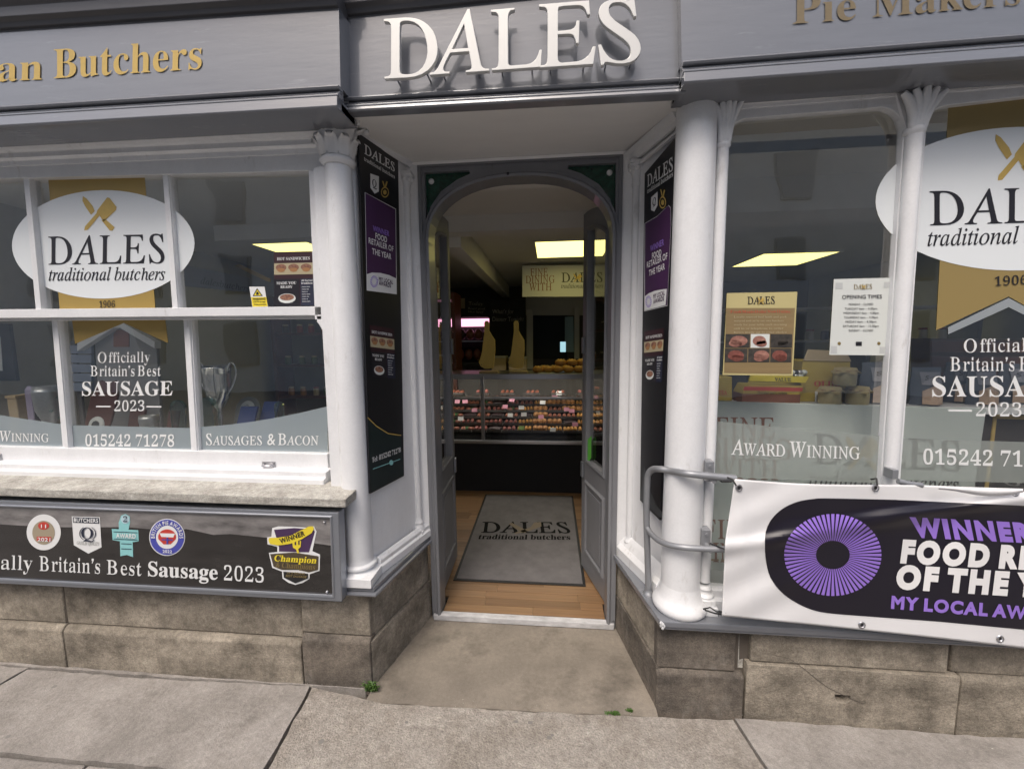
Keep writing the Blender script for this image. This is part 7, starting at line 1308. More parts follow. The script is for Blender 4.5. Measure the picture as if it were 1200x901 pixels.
def mk_tray(kind):
    def f(o):
        t_ = bpy.data.objects.new('food_tray', None); COL.objects.link(t_); WO[t_.name] = V((0, 0, 0))
        build(MB().box(-.075, .075, -.055, .055, 0, .012).box(-.075, .075, -.055, -.050, .012, .024).box(-.075, .075, .05, .055, .012, .024), 'tray', tray_m, t_)
        nm = ('pie', 'meat_cut', 'sausage', 'black_pudding', 'pasty', 'garnish')[kind]
        if kind == 1:
            for i in range(3): build(MB().ball((-.046 + .046 * i, R.uniform(-.008, .008), .030), .032, 10, 7, (.62, 1.35, .55 + .3 * R.random())), nm, food_m[kind], t_)
            return t_
        if kind == 3:
            for i in range(4): build(MB().tube([(-.06, -.04 + .027 * i, .026), (0, -.036 + .027 * i, .03), (.06, -.042 + .027 * i, .026)], [.010, .014, .010], 8), nm, food_m[kind], t_)
            return t_
        if kind == 5:
            for i in range(7): build(MB().ball((R.uniform(-.05, .05), R.uniform(-.035, .035), .022), .020 + .008 * R.random(), 8, 5, (1.2, 1, .7)), nm, food_m[(2, 1, 5)[i % 3]], t_)
            return t_
        if kind == 4:
            for i in range(4): build(MB().ball((-.054 + .036 * i, R.uniform(-.01, .01), .03), .034, 10, 6, (.5, 1.35, .75)), nm, food_m[kind], t_)
            return t_
        for i in range(3):
            for j in range(2):
                x, y = -.048 + .048 * i, -.025 + .05 * j; mb = MB()
                if kind in (0, 4): mb.lathe((x, y, .012), [(.022, 0), (.0265, .03), (.025, .039), (.012, .046)], 12)
                elif kind == 2: mb.tube([(x - .006, y - .025, .024), (x + .002, y, .028), (x - .004, y + .026, .024)], [.012, .019, .013], 8)
                else: mb.ball((x + R.uniform(-.004, .004), y, .030), .030, 9, 6, (.95, 1.0, .8))
                build(mb, nm, food_m[kind], t_)
        return t_
    return f
names = ('pork pies', 'red meat cuts', 'sausages', 'black pudding', 'golden pasties', 'herb garnished meat')
for r_ in range(6):
    for i in range(16):
        x = -1.02 + i * .152 + R.uniform(-.006, .006); y = YC + .085 + r_ * .108; z = .60 + .30 * (y - YC - .03) / .65 + .006
        px_left = i < 5
        k_ = R.choice((1, 1, 3, 2, 5, 5)) if px_left else R.choice((0, 4, 4, 0, 2, 3) if r_ < 4 else (4, 0, 1, 2, 4))
        inst('tray%d' % k_, mk_tray(k_), V((x, y, z)), 'tray of %s on the %s row of the counter display' % (names[k_], ('front', 'second', 'third', 'fourth', 'fifth', 'back')[r_]), 'food tray', 'trays of %s, %s row' % (names[k_], ('front', 'second', 'third', 'fourth', 'fifth', 'back')[r_]), R.uniform(-.16, .16))
for i in range(9):
    x = -1.0 + i * .27; k_ = R.choice((1, 2, 0))
    inst('tray%d' % k_, mk_tray(k_), V((x, YC + .33, .978)), 'black tray of %s on the glass shelf of the counter' % names[k_], 'food tray', 'trays of %s on the glass shelf' % names[k_])
def mk_ticket(k):
    def f(o): 
        b_ = build(MB().hexa([(-.028, 0, 0), (.028, 0, 0), (.028, .014, .036), (-.028, .014, .036), (-.028, .002, 0), (.028, .002, 0), (.028, .016, .036), (-.028, .016, .036)]), 'price_ticket', tk_m[k]); b_.location = (0, 0, 0); return b_
    return f
tk = [(0, 674, 499, 2.36), (2, 783, 503, 2.36), (0, 770, 483, 2.5), (1, 462, 487, 2.5), (0, 716, 478, 2.56), (0, 858, 472, 2.6), (1, 611, 479, 2.5), (1, 636, 473, 2.55), (0, 650, 466, 2.62), (1, 540, 492, 2.45), (0, 556, 482, 2.5), (1, 598, 488, 2.45), (0, 600, 470, 2.6), (0, 664, 481, 2.5), (1, 690, 470, 2.6), (0, 545, 472, 2.6), (1, 648, 505, 2.36), (0, 634, 490, 2.45), (1, 655, 462, 2.62)]
cols = ('pink', 'white', 'green')
for k_, px_, py_, y_ in tk:
    if not 505 < px_ < 715: px_ = 530 + (px_ * 7) % 150
    inst('ticket%d' % k_, mk_ticket(k_), at(px_, py_, y_), '%s price ticket standing among the food in the counter' % cols[k_], 'price ticket', '%s price tickets in the counter' % cols[k_], R.uniform(-.3, .3))
# things on top of the counter
zt_ = 1.2225
def loaf_mk(o):
    t_ = bpy.data.objects.new('bread_loaf', None); COL.objects.link(t_); WO[t_.name] = V((0, 0, 0))
    mb = MB(); mb.ball((0, 0, .034), .06, 14, 8, (1, .8, .58)); build(mb, 'crust', food_m[4], t_)
    mb = MB()
    for k in (-1, 0, 1): mb.tube([(k * .028 - .01, -.04, .052), (k * .028 + .004, 0, .070), (k * .028 + .012, .036, .052)], .003, 5)
    build(mb, 'slash', mat('bread_slash', (.50, .38, .2), .7), t_); return t_
spots = [(.055, 0, 0), (.165, .01, 0), (.275, 0, 0), (.385, 0, 0), (.495, .01, 0), (.12, .10, 0), (.24, .11, 0), (.36, .12, 0), (.30, .03, .066), (.42, .04, .066), (.53, .08, .066)]
wl = ['front left end', 'second from the left in front', 'third from the left in front', 'fourth from the left in front', 'right end of the front', 'left of the back', 'middle of the back', 'right of the back', 'left of the upper layer', 'middle of the upper layer', 'right of the upper layer']
bx0 = at(624, 435, YC + .15).x - .055
for (dx, dy, dz), l_ in zip(spots, wl): inst('loaf', loaf_mk, V((bx0 + .06 + dx * .93, YC + .15 + dy, zt_ + .001 + dz)), 'golden crusty loaf on the counter, ' + l_ + ' row', 'bread', 'loaves on the counter', R.uniform(-.3, .3))
pc = front(YC + .10)
for (pts, base, lab) in (([(514, 0)], (523, 583), ''),): pass
def cleaver(px_l, lab, sx=1.0):
    x0 = px_l; prof = [(.03, .0), (.30, -.28), (.42, -.52), (.40, -.70), (.50, -.90), (.62, -1.0), (.72, -.98), (.66, -.80), (.74, -.70), (.98, -.62), (.96, -.36), (.84, .0), (.5, .02)]
    prof = [(0, -.13), (.17, -.31), (.26, -.55), (.34, -.78), (.33, -.96), (.40, -1.0), (.56, -1.0), (.62, -.95), (.62, -.80), (.80, -.69), (.97, -.60), (.99, -.40), (.90, -.02), (.60, .0), (.35, .0), (.12, -.05)]
    P_ = [pc(x0 + u * 19.5, 431.5 + v * 56) for u, v in prof]
    t_ = thing('cleaver_board', pc(x0 + 10, 435), lab, 'serving board', 'cleaver shaped boards on the counter')
    hc = pc(x0 + 3.2, 427); hole = [hc + V((.006 * math.cos(a_), 0, .006 * math.sin(a_))) for a_ in [k * math.pi / 4 for k in range(8)]]
    build(MB().prism(P_, (0, .018, 0), [hole]), 'blade', M_board, t_, bevel=.002)
    b_ = pc(x0 + 1, 434); e_ = pc(x0 + 23, 434); build(MB().box(b_.x, e_.x, YC + .06, YC + .17, zt_ + .0, zt_ + .022), 'foot', M_tan, t_, bevel=.003)
cleaver(561, 'cleaver shaped wooden board on the counter nearer the meat fridge'); cleaver(595.5, 'cleaver shaped wooden board on the counter in front of the chalkboard')
bq = at(632, 433, YC + .12); tgt = thing('counter_card', bq, 'small white card lying before the loaves', 'card')
build(MB().box(bq.x - .01, bq.x + .15, YC + .055, YC + .10, zt_, zt_ + .006), 'card', M_paper, tgt)
# hanging sign
ph = front(3.3)
HS = thing('hanging_sign', ph(660, 311), 'white hanging sign reading FINE DINING WITH DALES below the ceiling light', 'sign')
hb = build(MB().prism([ph(612, 310.8), (ph(727, 309.6)), ph(727, 347.2), ph(612, 347.3)], (0, .02, 0)), 'board', mat('sign_cream', (.56, .57, .60), .6), HS, bevel=.002)
text('lettering', M_brownp, HS, [('FINE', 'R', (621.5, 323), (642, 322.5), 8.5, 0), ('DINING', 'R', (616, 331.5), (650, 331), 8.5, 0), ('WITH', 'R', (620, 340.3), (646.5, 340), 8.5, 0)], ph)
text('lettering', M_ink, HS, [('DALES', 'R', (658, 330.3), (706, 330), 11, .004), ('traditional butchers', 'I', (657.5, 337.3), (707, 337), 5, .004)], ph)
cleavers(ph, HS, 677, 325, 5, .003)
for x in (620, 720):
    a = ph(x, 310); build(MB().tube([a, V((a.x, a.y, ZC))], .002, 5), 'wire', M_steel, HS)
# back wall things
pk = front(4.3)
FG = thing('meat_fridge', pk(545, 417), 'pink lit upright fridge with hanging joints of meat', 'fridge')
a, b = pk(480, 372), pk(574, 424)
build(MB().box(a.x, b.x, 4.9, 4.95, b.z, a.z).box(a.x, b.x, 4.3, 4.9, b.z - .04, b.z).box(a.x, b.x, 4.3, 4.9, a.z, a.z + .04).box(a.x - .04, a.x, 4.3, 4.95, b.z - .04, a.z + .04).box(b.x, b.x + .04, 4.3, 4.95, b.z - .04, a.z + .04), 'cabinet', M_blackm, FG)
build(MB().box(a.x, b.x, 4.82, 4.895, a.z - .12, a.z - .001), 'light_strip', M_pinkl, FG)
build(MB().box(a.x, b.x, 4.35, 4.88, (a.z + b.z) / 2 - .03, (a.z + b.z) / 2 - .015), 'shelf', M_steel, FG)
for i in range(9):
    x = a.x + .06 + i * (b.x - a.x) / 9.2
    build(MB().ball((x, 4.5, b.z + .11), .07, 10, 7, (.9, .8, 1.2)), 'meat_joint', food_m[1], FG); build(MB().ball((x + .03, 4.5, (a.z + b.z) / 2 + .08), .065, 10, 7, (1, .8, 1.3)), 'meat_joint', food_m[(1, 2, 3)[i % 3]], FG)
pkb = front(4.2)
def board(name, pts, m_, lab, cat, rows, lm=M_wvin, pl=pkb, d=.03):
    t_ = thing(name, pl(*pts[-1]), lab, cat); build(MB().prism([pl(*p) for p in pts], (0, d, 0)), 'board', m_, t_, bevel=.002)
    if rows: text('lettering', lm, t_, rows, pl)
    return t_
M_chalk = mat('chalk', (.30, .30, .29), .9)
board('chalkboard', [(545, 349), (574, 351), (574, 371), (545, 370)], M_blackm, 'small black menu chalkboard above the meat fridge', 'chalkboard', [('Today', 'I', (549, 357), (566, 357.6), 4), ('Roast pork', 'I', (549, 362), (569, 362.6), 2.5), ('Hot beef', 'I', (549, 366), (567, 366.6), 2.5)], M_chalk, front(4.26))
board('chalkboard', [(574, 352), (615.5, 352), (615.5, 417), (574, 417)], M_blackm, 'tall black chalkboard asking about dinner behind the cleaver boards', 'chalkboard', [('What\u2019s for', 'I', (577, 367), (602, 367), 5), ('Dinner Tonight', 'I', (577, 376), (614, 376), 5)], M_chalk)
board('wall_panel', [(530, 349), (545, 349), (545, 361), (530, 361)], M_tan, 'small cream notice high on the wall left of the menu chalkboard', 'notice', None, pl=front(4.4))
board('door_frame_post', [(617, 362), (624.5, 362), (624.5, 432), (617, 432)], M_wallin, 'pale vertical post between the chalkboard and the dark opening', 'post', None)
board('lintel_panel', [(616, 346), (690, 345), (690, 369), (616, 369)], M_wallin, 'dull grey boarded panel above the dark back opening', 'panel', None, pl=front(4.5))
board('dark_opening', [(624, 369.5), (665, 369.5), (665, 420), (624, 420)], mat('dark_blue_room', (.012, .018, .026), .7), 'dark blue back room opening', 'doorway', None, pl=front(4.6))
board('plastic_curtain', [(662, 371), (672, 370.5), (672.5, 412), (662, 412)], mat('pale_blue_plastic', (.20, .29, .32), .4), 'pale blue door panel at the right of the dark back opening', 'door', None, pl=front(4.4))
board('wall_strip', [(673, 360), (679, 360), (679, 420), (673, 420)], M_wallin, 'pale strip of wall right of the blue door panel', 'wall strip', None, pl=front(4.4))
board('till_screen', [(656.5, 400), (663, 400), (663, 412), (656.5, 412)], emis('screen_glow', (.35, .6, .7), .6), 'small glowing till screen on the back counter', 'screen', None, pl=front(3.9))
bw = thing('back_worktop', (-.2, 3.6, 0), 'pale back worktop with stacked white boxes behind the counter', 'worktop')
build(MB().box(-2.4, 1.6, 3.6, 4.15, .86, .90), 'top', M_wallin, bw, bevel=.003); build(MB().box(-2.4, 1.6, 3.66, 4.15, zf, .858), 'cupboard', M_walld, bw)
for i, (x0, x1, y0) in enumerate(((576, 593, 419), (596, 617, 420), (650, 660, 440))):
    a, b = at(x0, y0, 3.7), at(x1, 468, 3.7); t_ = thing('storage_box', (a.x, 3.7, .9), ('plain pale box on the back worktop behind the left cleaver board', 'wider pale box on the back worktop behind the right cleaver board', 'narrow pale box on the back worktop right of centre')[i], 'box')
    build(MB().box(a.x, b.x, 3.7, 3.95, .902, max(a.z, 1.0)), 'carton', M_tan if i < 2 else M_wallin, t_, bevel=.004); build(MB().box(a.x - .004, b.x + .004, 3.695, 3.955, max(a.z, 1.0), max(a.z, 1.0) + .02), 'lid', M_wallin, t_)
# ================================================================== LEFT WINDOW DISPLAY
zW = .992
room('window_shelf', (-3.5, -.83, .16, .75, zW - .04, zW), M_white)
build(MB().box(-3.5, -.83, .745, .76, .1, zW), 'shelf_front', M_wallin, kind='structure')
def stand(px, y, z): 
    """the point at depth y and height z under photo column px"""
    r = ray(px, 520); k = (y + CC) / r.y; return V(((CAM + r * k).x, y, z))
def at_h(px, py, y): return at(px, py, y)
# cup
Yt = .36; c = stand(261, Yt, zW); topz = at(257, 428, Yt).z; H_ = topz - zW
TC = thing('trophy_cup', c, 'tall silver two handled trophy cup behind the right pane of the left window', 'trophy')
s = H_
build(MB().lathe(c + V((0, 0, s * .16)), [(.028, 0), (.024, .01), (.010, .03), (.008, .05), (.014, s * .24), (.009, s * .27), (.012, s * .32), (.030, s * .38), (.052, s * .48), (.062, s * .62), (.064, s * .80), (.070, s * .84), (.067, s * .835), (.058, s * .62), (.03, s * .42)], 28), 'bowl', M_silver, TC)
build(MB().lathe(c, [(.045, 0), (.045, s * .12), (.036, s * .13), (.034, s * .16)], 24), 'plinth', M_ink, TC)
for sg in (-1, 1):
    P_ = [c + V((sg * x, 0, z * s)) for x, z in ((.034, .58), (.055, .66), (.085, .76), (.108, .88), (.112, .96), (.100, 1.02), (.082, 1.03), (.066, .97), (.062, .93))]
    build(MB().tube(smoothp(P_, 3), .0048, 8), 'handle', M_silver, TC)
def glass_award(px, py_top, y, w_, lab, tilt=0):
    c = stand(px, y, zW); zt__ = at(px, py_top, y).z; h_ = zt__ - zW
    t_ = thing('glass_award', c, lab, 'award', 'arched glass awards')
    P_ = [c + V((-w_, 0, .018)), c + V((w_, 0, .018))] + [c + V((w_ * math.cos(a_), 0, h_ - w_ + w_ * math.sin(a_))) for a_ in [k * math.pi / 10 for k in range(11)]]
    build(MB().prism(P_, (0, .014, 0)), 'plate', M_crystal, t_)
    mb = MB(); mb.path(P_[2:], [(-.002, -.014), (.003, -.014), (.003, .001), (-.002, .001)], (0, -1, 0)); mb.tube([P_[1], P_[2]], .003, 6); mb.tube([P_[0], P_[-1]], .003, 6); build(mb, 'edge', M_crystale, t_)
    build(MB().box(c.x - w_ * 1.15, c.x + w_ * 1.15, c.y - .02, c.y + .03, zW, zW + .018), 'base', M_ink, t_, bevel=.002)
    mb = MB()
    for k in range(4): mb.box(c.x - w_ * (.6 - .1 * (k % 2)), c.x + w_ * (.6 - .1 * (k % 2)), c.y - .001, c.y, zW + .05 + k * .018, zW + .055 + k * .018)
    build(mb, 'engraving', M_paper, t_)
glass_award(243.5, 466, .30, .042, 'arched green edged glass award beside the trophy cup stem'); glass_award(212, 469, .34, .040, 'arched green edged glass award left of the sash bar'); glass_award(330, 471, .40, .024, 'small glass award at the right of the blue plaques')
def plaque(px, py_top, y, w_, m_, lab, lean=.0, disc=.5, shape='rect'):
    c = stand(px, y, zW); h_ = at(px, py_top, y).z - zW
    t_ = thing('award_plaque', c, lab, 'plaque')
    if shape == 'shield': P2 = [(-w_ * .5, 0), (w_ * .5, 0), (w_ * .95, h_ * .35), (w_, h_ * .75), (w_ * .55, h_), (0, h_ * .93), (-w_ * .55, h_), (-w_, h_ * .75), (-w_ * .95, h_ * .35)]
    elif shape == 'arch': P2 = [(-w_, 0), (w_, 0)] + [(w_ * math.cos(a_), h_ - w_ + w_ * math.sin(a_)) for a_ in [k * math.pi / 10 for k in range(11)]]
    else: P2 = [(-w_, 0), (w_, 0), (w_, h_), (-w_, h_)]
    P_ = [c + V((x + lean * z, 0.25 * z, z)) for x, z in P2]; n_ = V((0, -1, .25)).normalized()
    build(MB().prism(P_, (0, .014, 0)), 'board', m_, t_, bevel=.003)
    dc = c + V((lean * h_ * disc, .25 * h_ * disc, h_ * disc)) + n_ * .001
    o_ = build(MB().lathe(dc, [(w_ * .58, 0), (w_ * .55, .005), (w_ * .2, .006)], 20, axis=n_), 'disc', M_paper, t_)
    build(MB().lathe(dc + n_ * .0065, [(w_ * .30, 0), (w_ * .28, .002)], 14, axis=n_), 'emblem', M_silver, o_); return t_
plaque(286, 466, .44, .075, mat('grey_plaque', (.20, .21, .19), .5, noise=.8, nscale=(60, 60, 60)), 'arched grey textured plaque behind the blue plaques', 0, .75, 'arch')
plaque(279, 478, .33, .048, M_blue, 'dark blue plaque with a white disc nearest the trophy cup', .15, .35); plaque(303, 472, .38, .044, M_blue, 'dark blue plaque with a white disc further from the trophy cup', .2, .5)
plaque(108, 447, .40, .085, M_wood, 'large dark wooden shield plaque behind the SAUSAGE lettering', .1, .3, 'shield'); plaque(154, 482, .32, .045, M_wood, 'small brown plaque with an oval disc left of the glass ornament', 0, .35)
plaque(197, 483, .32, .03, M_wood, 'narrow brown plaque left of the green edged award', 0, .45); plaque(340, 486, .45, .03, M_black, 'tiny black plaque right of the small glass award', 0, .6)
def crystal(px, py_top, y, lab, r=.04):
    c = stand(px, y, zW + .001); h_ = at(px, py_top, y).z - zW; t_ = thing('crystal_trophy', c, lab, 'trophy', None)
    mb = MB(); mb.lathe(c, [(r * .8, 0), (r * .8, h_ * .1), (r * .25, h_ * .2), (r * .35, h_ * .35), (r * .9, h_ * .6), (r, h_ * .9), (r * .9, h_), (r * .8, h_ * .95)], 18); build(mb, 'cut_glass', mat('cut_silver', (.55, .56, .56), .42, metal=.8, noise=.5, nscale=(90, 90, 90)), t_)
    for k in range(10): build(MB().ball(c + V((math.cos(k * 2.4) * r * .9, math.sin(k * 2.4) * r * .6, h_ * (.25 + .07 * k))), r * .22, 6, 4), 'facet', M_crystal, t_)
crystal(62, 452, .36, 'sparkling cut glass trophy beside the lilac towel', .055); crystal(178, 486, .34, 'small cut glass bowl behind the 2023 lettering', .045)
# ribboned box and towel on the left
a, b = at(18, 465, .5), at(34, 500, .5); t_ = thing('gift_box', (a.x, .5, zW), 'tan cardboard box at the left of the lilac towel', 'box')
build(MB().box(a.x, b.x, .46, .6, zW, a.z), 'carton', M_tan, t_, bevel=.004); build(MB().box(a.x - .003, b.x + .003, .455, .605, a.z, a.z + .015), 'lid', M_tan, t_)
a, b = at(32, 452, .42), at(46, 500, .42); t_ = thing('draped_towel', (a.x, .42, zW), 'lilac ribbon hung over a stand beside the cut glass trophy', 'ribbon')
mb = MB(); mb.sweep((a.x, 0, 0), (b.x, 0, 0), [(-.40, zW), (-.405, a.z - .02), (-.42, a.z), (-.45, a.z - .01), (-.46, zW), (-.455, zW), (-.445, a.z - .015), (-.42, a.z - .008), (-.41, a.z - .03), (-.405, zW)], A=(0, -1, 0)); build(mb, 'cloth', mat('lilac_cloth', (.36, .31, .42), .8), t_); build(MB().box(a.x + .01, b.x - .01, .425, .44, zW, a.z - .03), 'stand', M_ink, t_)
# house shaped display board
Yh = .62; ph_ = front(Yh)
HH = thing('house_display', ph_(145, 500), 'white house shaped display board with a pitched roof behind the Officially lettering', 'display board')
build(MB().prism([ph_(111, 402), ph_(145, 380), (ph_(183, 402)), ph_(190, 520), ph_(118, 520)], (0, .02, 0)), 'board', mat('display_grey', (.25, .25, .25), .7), HH, bevel=.003)
build(MB().prism([ph_(99, 402), ph_(140, 377), ph_(150, 377), ph_(189, 400), ph_(189, 408), ph_(148, 384), ph_(141, 384), ph_(99, 411)], (0, -.04, 0)), 'roof_trim', M_white, HH, bevel=.003)
w0 = [ph_(134, 405, .004), ph_(151, 405, .004)] ; build(MB().prism([ph_(133, 406, .004), ph_(133, 391, .004), ph_(137, 386, .004), ph_(147, 386, .004), ph_(151, 391, .004), ph_(151, 406, .004)], (0, .003, 0)), 'window_reflection', M_brownp, HH)  # reflection of a brick window, put in as a flat brown plate
Yb = .66; pb_ = front(Yb); SB_ = thing('shutter_reflection', pb_(90, 460), 'pale blue slats standing in for a shutter reflection left of the house shaped board', 'panel')  # a blue shutter mirrored in the glass, rebuilt as solid slats
for i in range(5): build(MB().prism([pb_(76, 404 + i * 11), pb_(107, 404.5 + i * 11), pb_(107, 414 + i * 11), pb_(77, 413.5 + i * 11)], (0, .015, 0)), 'slat', mat('reflected_shutter_blue', (.20, .23, .30), .6), SB_, bevel=.002)
build(MB().box(pb_(79, 404).x, pb_(79, 404).x + .03, Yb + .016, Yb + .03, zW, pb_(79, 400).z).box(pb_(100, 404).x, pb_(100, 404).x + .03, Yb + .016, Yb + .03, zW, pb_(79, 400).z), 'batten', M_walld, SB_)
Yk = .60; pk_ = front(Yk); KF = thing('framed_picture', pk_(5, 450), 'black framed picture at the far left pane above the tan box', 'picture')
build(MB().prism([pk_(-30, 376), pk_(10, 379), pk_(19, 446), pk_(-30, 446)], (0, .02, 0)), 'frame', M_black, KF, bevel=.003); build(MB().prism([pk_(-30, 392, .003), pk_(0, 394, .003), pk_(3, 434, .003), pk_(-30, 434, .003)], (0, .002, 0)), 'picture', M_paper, KF)
# posters on the left window
PU = front(gu - .003)
food_poster(front(gu - .002), [(321, 295), (366.3, 294), (368.5, 357.5), (321.3, 358.3)], 'hot sandwiches poster stuck in the corner of the upper left window')
WS = thing('warning_sticker', PU(304, 359), 'small yellow and white warning sticker beside the hot sandwiches poster', 'sticker')
s_ = dep([[(292, 335.6), (310, 335.5), (314, 359), (295.8, 359.3)]], M_wvin, PU, 'sticker', WS, .0); dep([[(294.2, 348), (312, 347.6), (313.6, 358.6), (296, 359)]], M_yellow, PU, 'print', s_, .0006)
dep([[(301.3, 337.2), (308, 346.4), (296, 346.6)]], M_ink, PU, 'print', s_, .0008); dep([[(301.4, 339), (306.3, 345.7), (297.6, 345.9)]], M_yellow, PU, 'print', s_, .0011); dep([[(300.5, 341.5), (302.6, 341.5), (303.5, 345), (300, 345)]], M_ink, PU, 'print', s_, .0014)
text('lettering', M_ink, s_, [('WARNING', 'S', (296, 351.2), (311, 350.9), 2.2, .04), ('CCTV in use', 'S', (297, 354.2), (311, 354), 1.8, .04), ('these premises', 'S', (297.5, 357), (312, 356.8), 1.6, .03)], PU, o=.0014)
# inside sign beam seen through the upper left pane, printed with the web address
pi_ = upright((-2.2, 1.45), (-1.1, 2.05), 0)
WB = thing('hanging_sign', pi_(290, 335), 'long grey hanging board with a web address seen through the upper right pane', 'sign')
pts_ = [(207, 308), (326, 332), (330, 346), (207, 334)]
build(MB().prism([pi_(*p) for p in pts_], -pi_.n * .02), 'board', mat('board_grey', (.16, .16, .155), .6), WB); text('lettering', M_ink, WB, [('dalesbutchers', 'I', (235, 332), (292, 341.5), 7.5, .004)], pi_)
pj_ = front(2.6)
SG_ = thing('wall_sign', pj_(293, 320), 'narrow gold board slanting above the web address board', 'sign'); build(MB().prism([pj_(275, 311), pj_(280, 309), pj_(316, 326), pj_(316, 331)], (0, .02, 0)), 'board', M_gold, SG_)
# left shop shelving: dark uprights, jars and lamps
SHV = thing('wall_shelving', (-2.6, 2.9, zf), 'dark wooden shelving with jars seen through the left window', 'shelving')
for i in range(5): build(MB().box(-3.3, -1.1, 3.0, 3.3, .5 + i * .38, .53 + i * .38), 'shelf', M_wood, SHV)
for x in (-3.3, -2.55, -1.8, -1.1): build(MB().box(x - .02, x + .02, 2.98, 3.3, zf, 2.1), 'upright', M_wood, SHV)
jm = [mat('jar_%s' % n_, c_, .35) for n_, c_ in (('amber', (.35, .16, .03)), ('red', (.25, .03, .02)), ('cream', (.5, .45, .35)), ('green', (.06, .12, .04)), ('dark', (.04, .03, .03)))]
def mk_jar(k):
    def f(o):
        t_ = bpy.data.objects.new('preserve_jar', None); COL.objects.link(t_); WO[t_.name] = V((0, 0, 0))
        build(MB().lathe((0, 0, 0), [(.034, 0), (.036, .008), (.036, .07), (.028, .085)], 14), 'jar', jm[k], t_); build(MB().lathe((0, 0, .085), [(.032, 0), (.032, .016), (.028, .018)], 14), 'lid', jm[2] if k != 2 else jm[1], t_)
        return t_
    return f
for i in range(3):
    for j in range(13):
        k_ = R.randrange(5); inst('jar%d' % k_, mk_jar(k_), V((-3.2 + j * .16 + R.uniform(-.02, .02), 3.1, .912 + i * .38 - .0015)), '%s jar on the %s shelf of the dark wooden shelving' % (('amber', 'red', 'cream', 'green', 'dark')[k_], ('lower', 'middle', 'upper')[i]), 'jar', '%s jars on the %s wooden shelf' % (('amber', 'red', 'cream', 'green', 'dark')[k_], ('lower', 'middle', 'upper')[i]))

# ================================================================== RIGHT WINDOW DISPLAY
Yq = .24; pq = front(Yq)
DB = thing('window_board', pq(1000, 566), 'white FINE DINING WITH DALES board standing behind the lower glass', 'sign')
bq_ = build(MB().prism([pq(828, 469.5), pq(1156, 478.8), pq(1138, 600), pq(1120, 720), pq(815, 700)], (0, .02, 0)), 'board', mat('board_pale', (.52, .57, .55), .6), DB, bevel=.002)
text('lettering', M_brownp, DB, [('FINE', 'R', (838, 511.5), (908, 512.5), 23, 0), ('DINING', 'R', (826, 535.5), (928, 538), 23, 0), ('WITH', 'R', (836, 559.5), (912, 562), 23, 0)], pq)
text('lettering', M_ink, DB, [('DALES', 'R', (953, 542), (1126, 552), 34, .004), ('traditional butchers', 'I', (948, 570), (1123, 577), 19, .004)], pq)
text('lettering', M_brownp, DB, [('FINE', 'R', (824, 630), (890, 632), 22, 0), ('DINING', 'R', (818, 657), (905, 660), 22, 0)], pq)
text('lettering', mat('rule_tan', (.33, .25, .15), .5), DB, [('\u2014\u2014\u2014\u2014', 'R', (826, 667), (900, 669), 30, 0)], pq)
cleavers(pq, DB, 1012, 530, 20, .003)
pc2 = front(.30)
CB = thing('framed_chalkboard', pc2(1170, 575), 'black chalkboard with a gold frame right of the white board', 'chalkboard')
build(MB().prism([pc2(1154, 476), pc2(1330, 484), pc2(1320, 640), pc2(1135, 640)], (0, .02, 0)), 'surround', M_black, CB); build(MB().prism([pc2(1165, 485, .004), pc2(1320, 491, .004), pc2(1308, 632, .004), pc2(1147, 632, .004)], (0, .006, 0), [[pc2(1168.5, 490, .004), pc2(1316, 496, .004), pc2(1304, 628, .004), pc2(1152, 628, .004)]]), 'frame', M_gold, CB, bevel=.001)
text('lettering', M_chalk, CB, [('GIFTS', 'R', (1176, 568), (1260, 571), 11, 0)], pc2, o=.003)
# shelf behind the board carrying the boxes
zS = at(950, 474, Yq + .05).z - .003
room('window_shelf', (.60, 3.9, Yq + .022, .80, zS - .03, zS), M_white)
def pbox(name, pts, Y, d, m_, lab, cat, rows=(), lm=M_brownp, grp=None, extra=None, bev=.004):
    pl = front(Y); t_ = thing(name, pl(*pts[-1]), lab, cat, grp); P_ = [pl(*p) for p in pts]
    for p in P_:
        if p.z < zS + .03: p.z = zS + .001
    build(MB().prism(P_, (0, d, 0)), 'carton', m_, t_, bevel=bev)
    if rows: text('lettering', lm, t_, rows, pl)
    return t_, pl
t_, pl = pbox('cardboard_box', [(941, 422), (997, 423), (996, 474), (936, 474)], .40, .22, M_card, 'tall yellow cardboard box with red OLD lettering and an open flap', 'box', [('OLDE', 'B', (954, 452), (985, 452.4), 6, .01)], M_redp)
build(MB().prism([pl(941, 422), pl(997, 423), pl(991, 411), pl(946, 409)], (0, -.004, 0)), 'flap', M_tan, t_); dep([[(955, 458), (973, 458), (973, 472), (955, 472)]], M_wvin, pl, 'label', t_)
mb = MB()
for k in range(11): 
    x = 957 + k * 1.3; mb.add([pl(x, 462, .002), pl(x + .5 + .4 * (k % 3 == 0), 462, .002), pl(x + .5 + .4 * (k % 3 == 0), 470, .002), pl(x, 470, .002)], [(0, 1, 2, 3)])
build(mb, 'barcode', M_ink, t_)
t_, pl = pbox('cardboard_tray', [(876, 450), (942, 452), (938, 462), (870, 461)], .36, .16, M_card, 'yellow display tray of small packets behind the brown poster', 'box', [('VALUE', 'B', (908, 445.5), (926, 446), 0.1, .01)] and [], M_redp)
build(MB().prism([pl(880, 439), pl(948, 441), pl(944, 448), pl(878, 446)], (0, .01, 0)), 'back_card', M_yellow, t_); text('lettering', M_ink, t_, [('VALUE', 'B', (908, 446), (927, 446.3), 4, .01)], pl, o=.002)
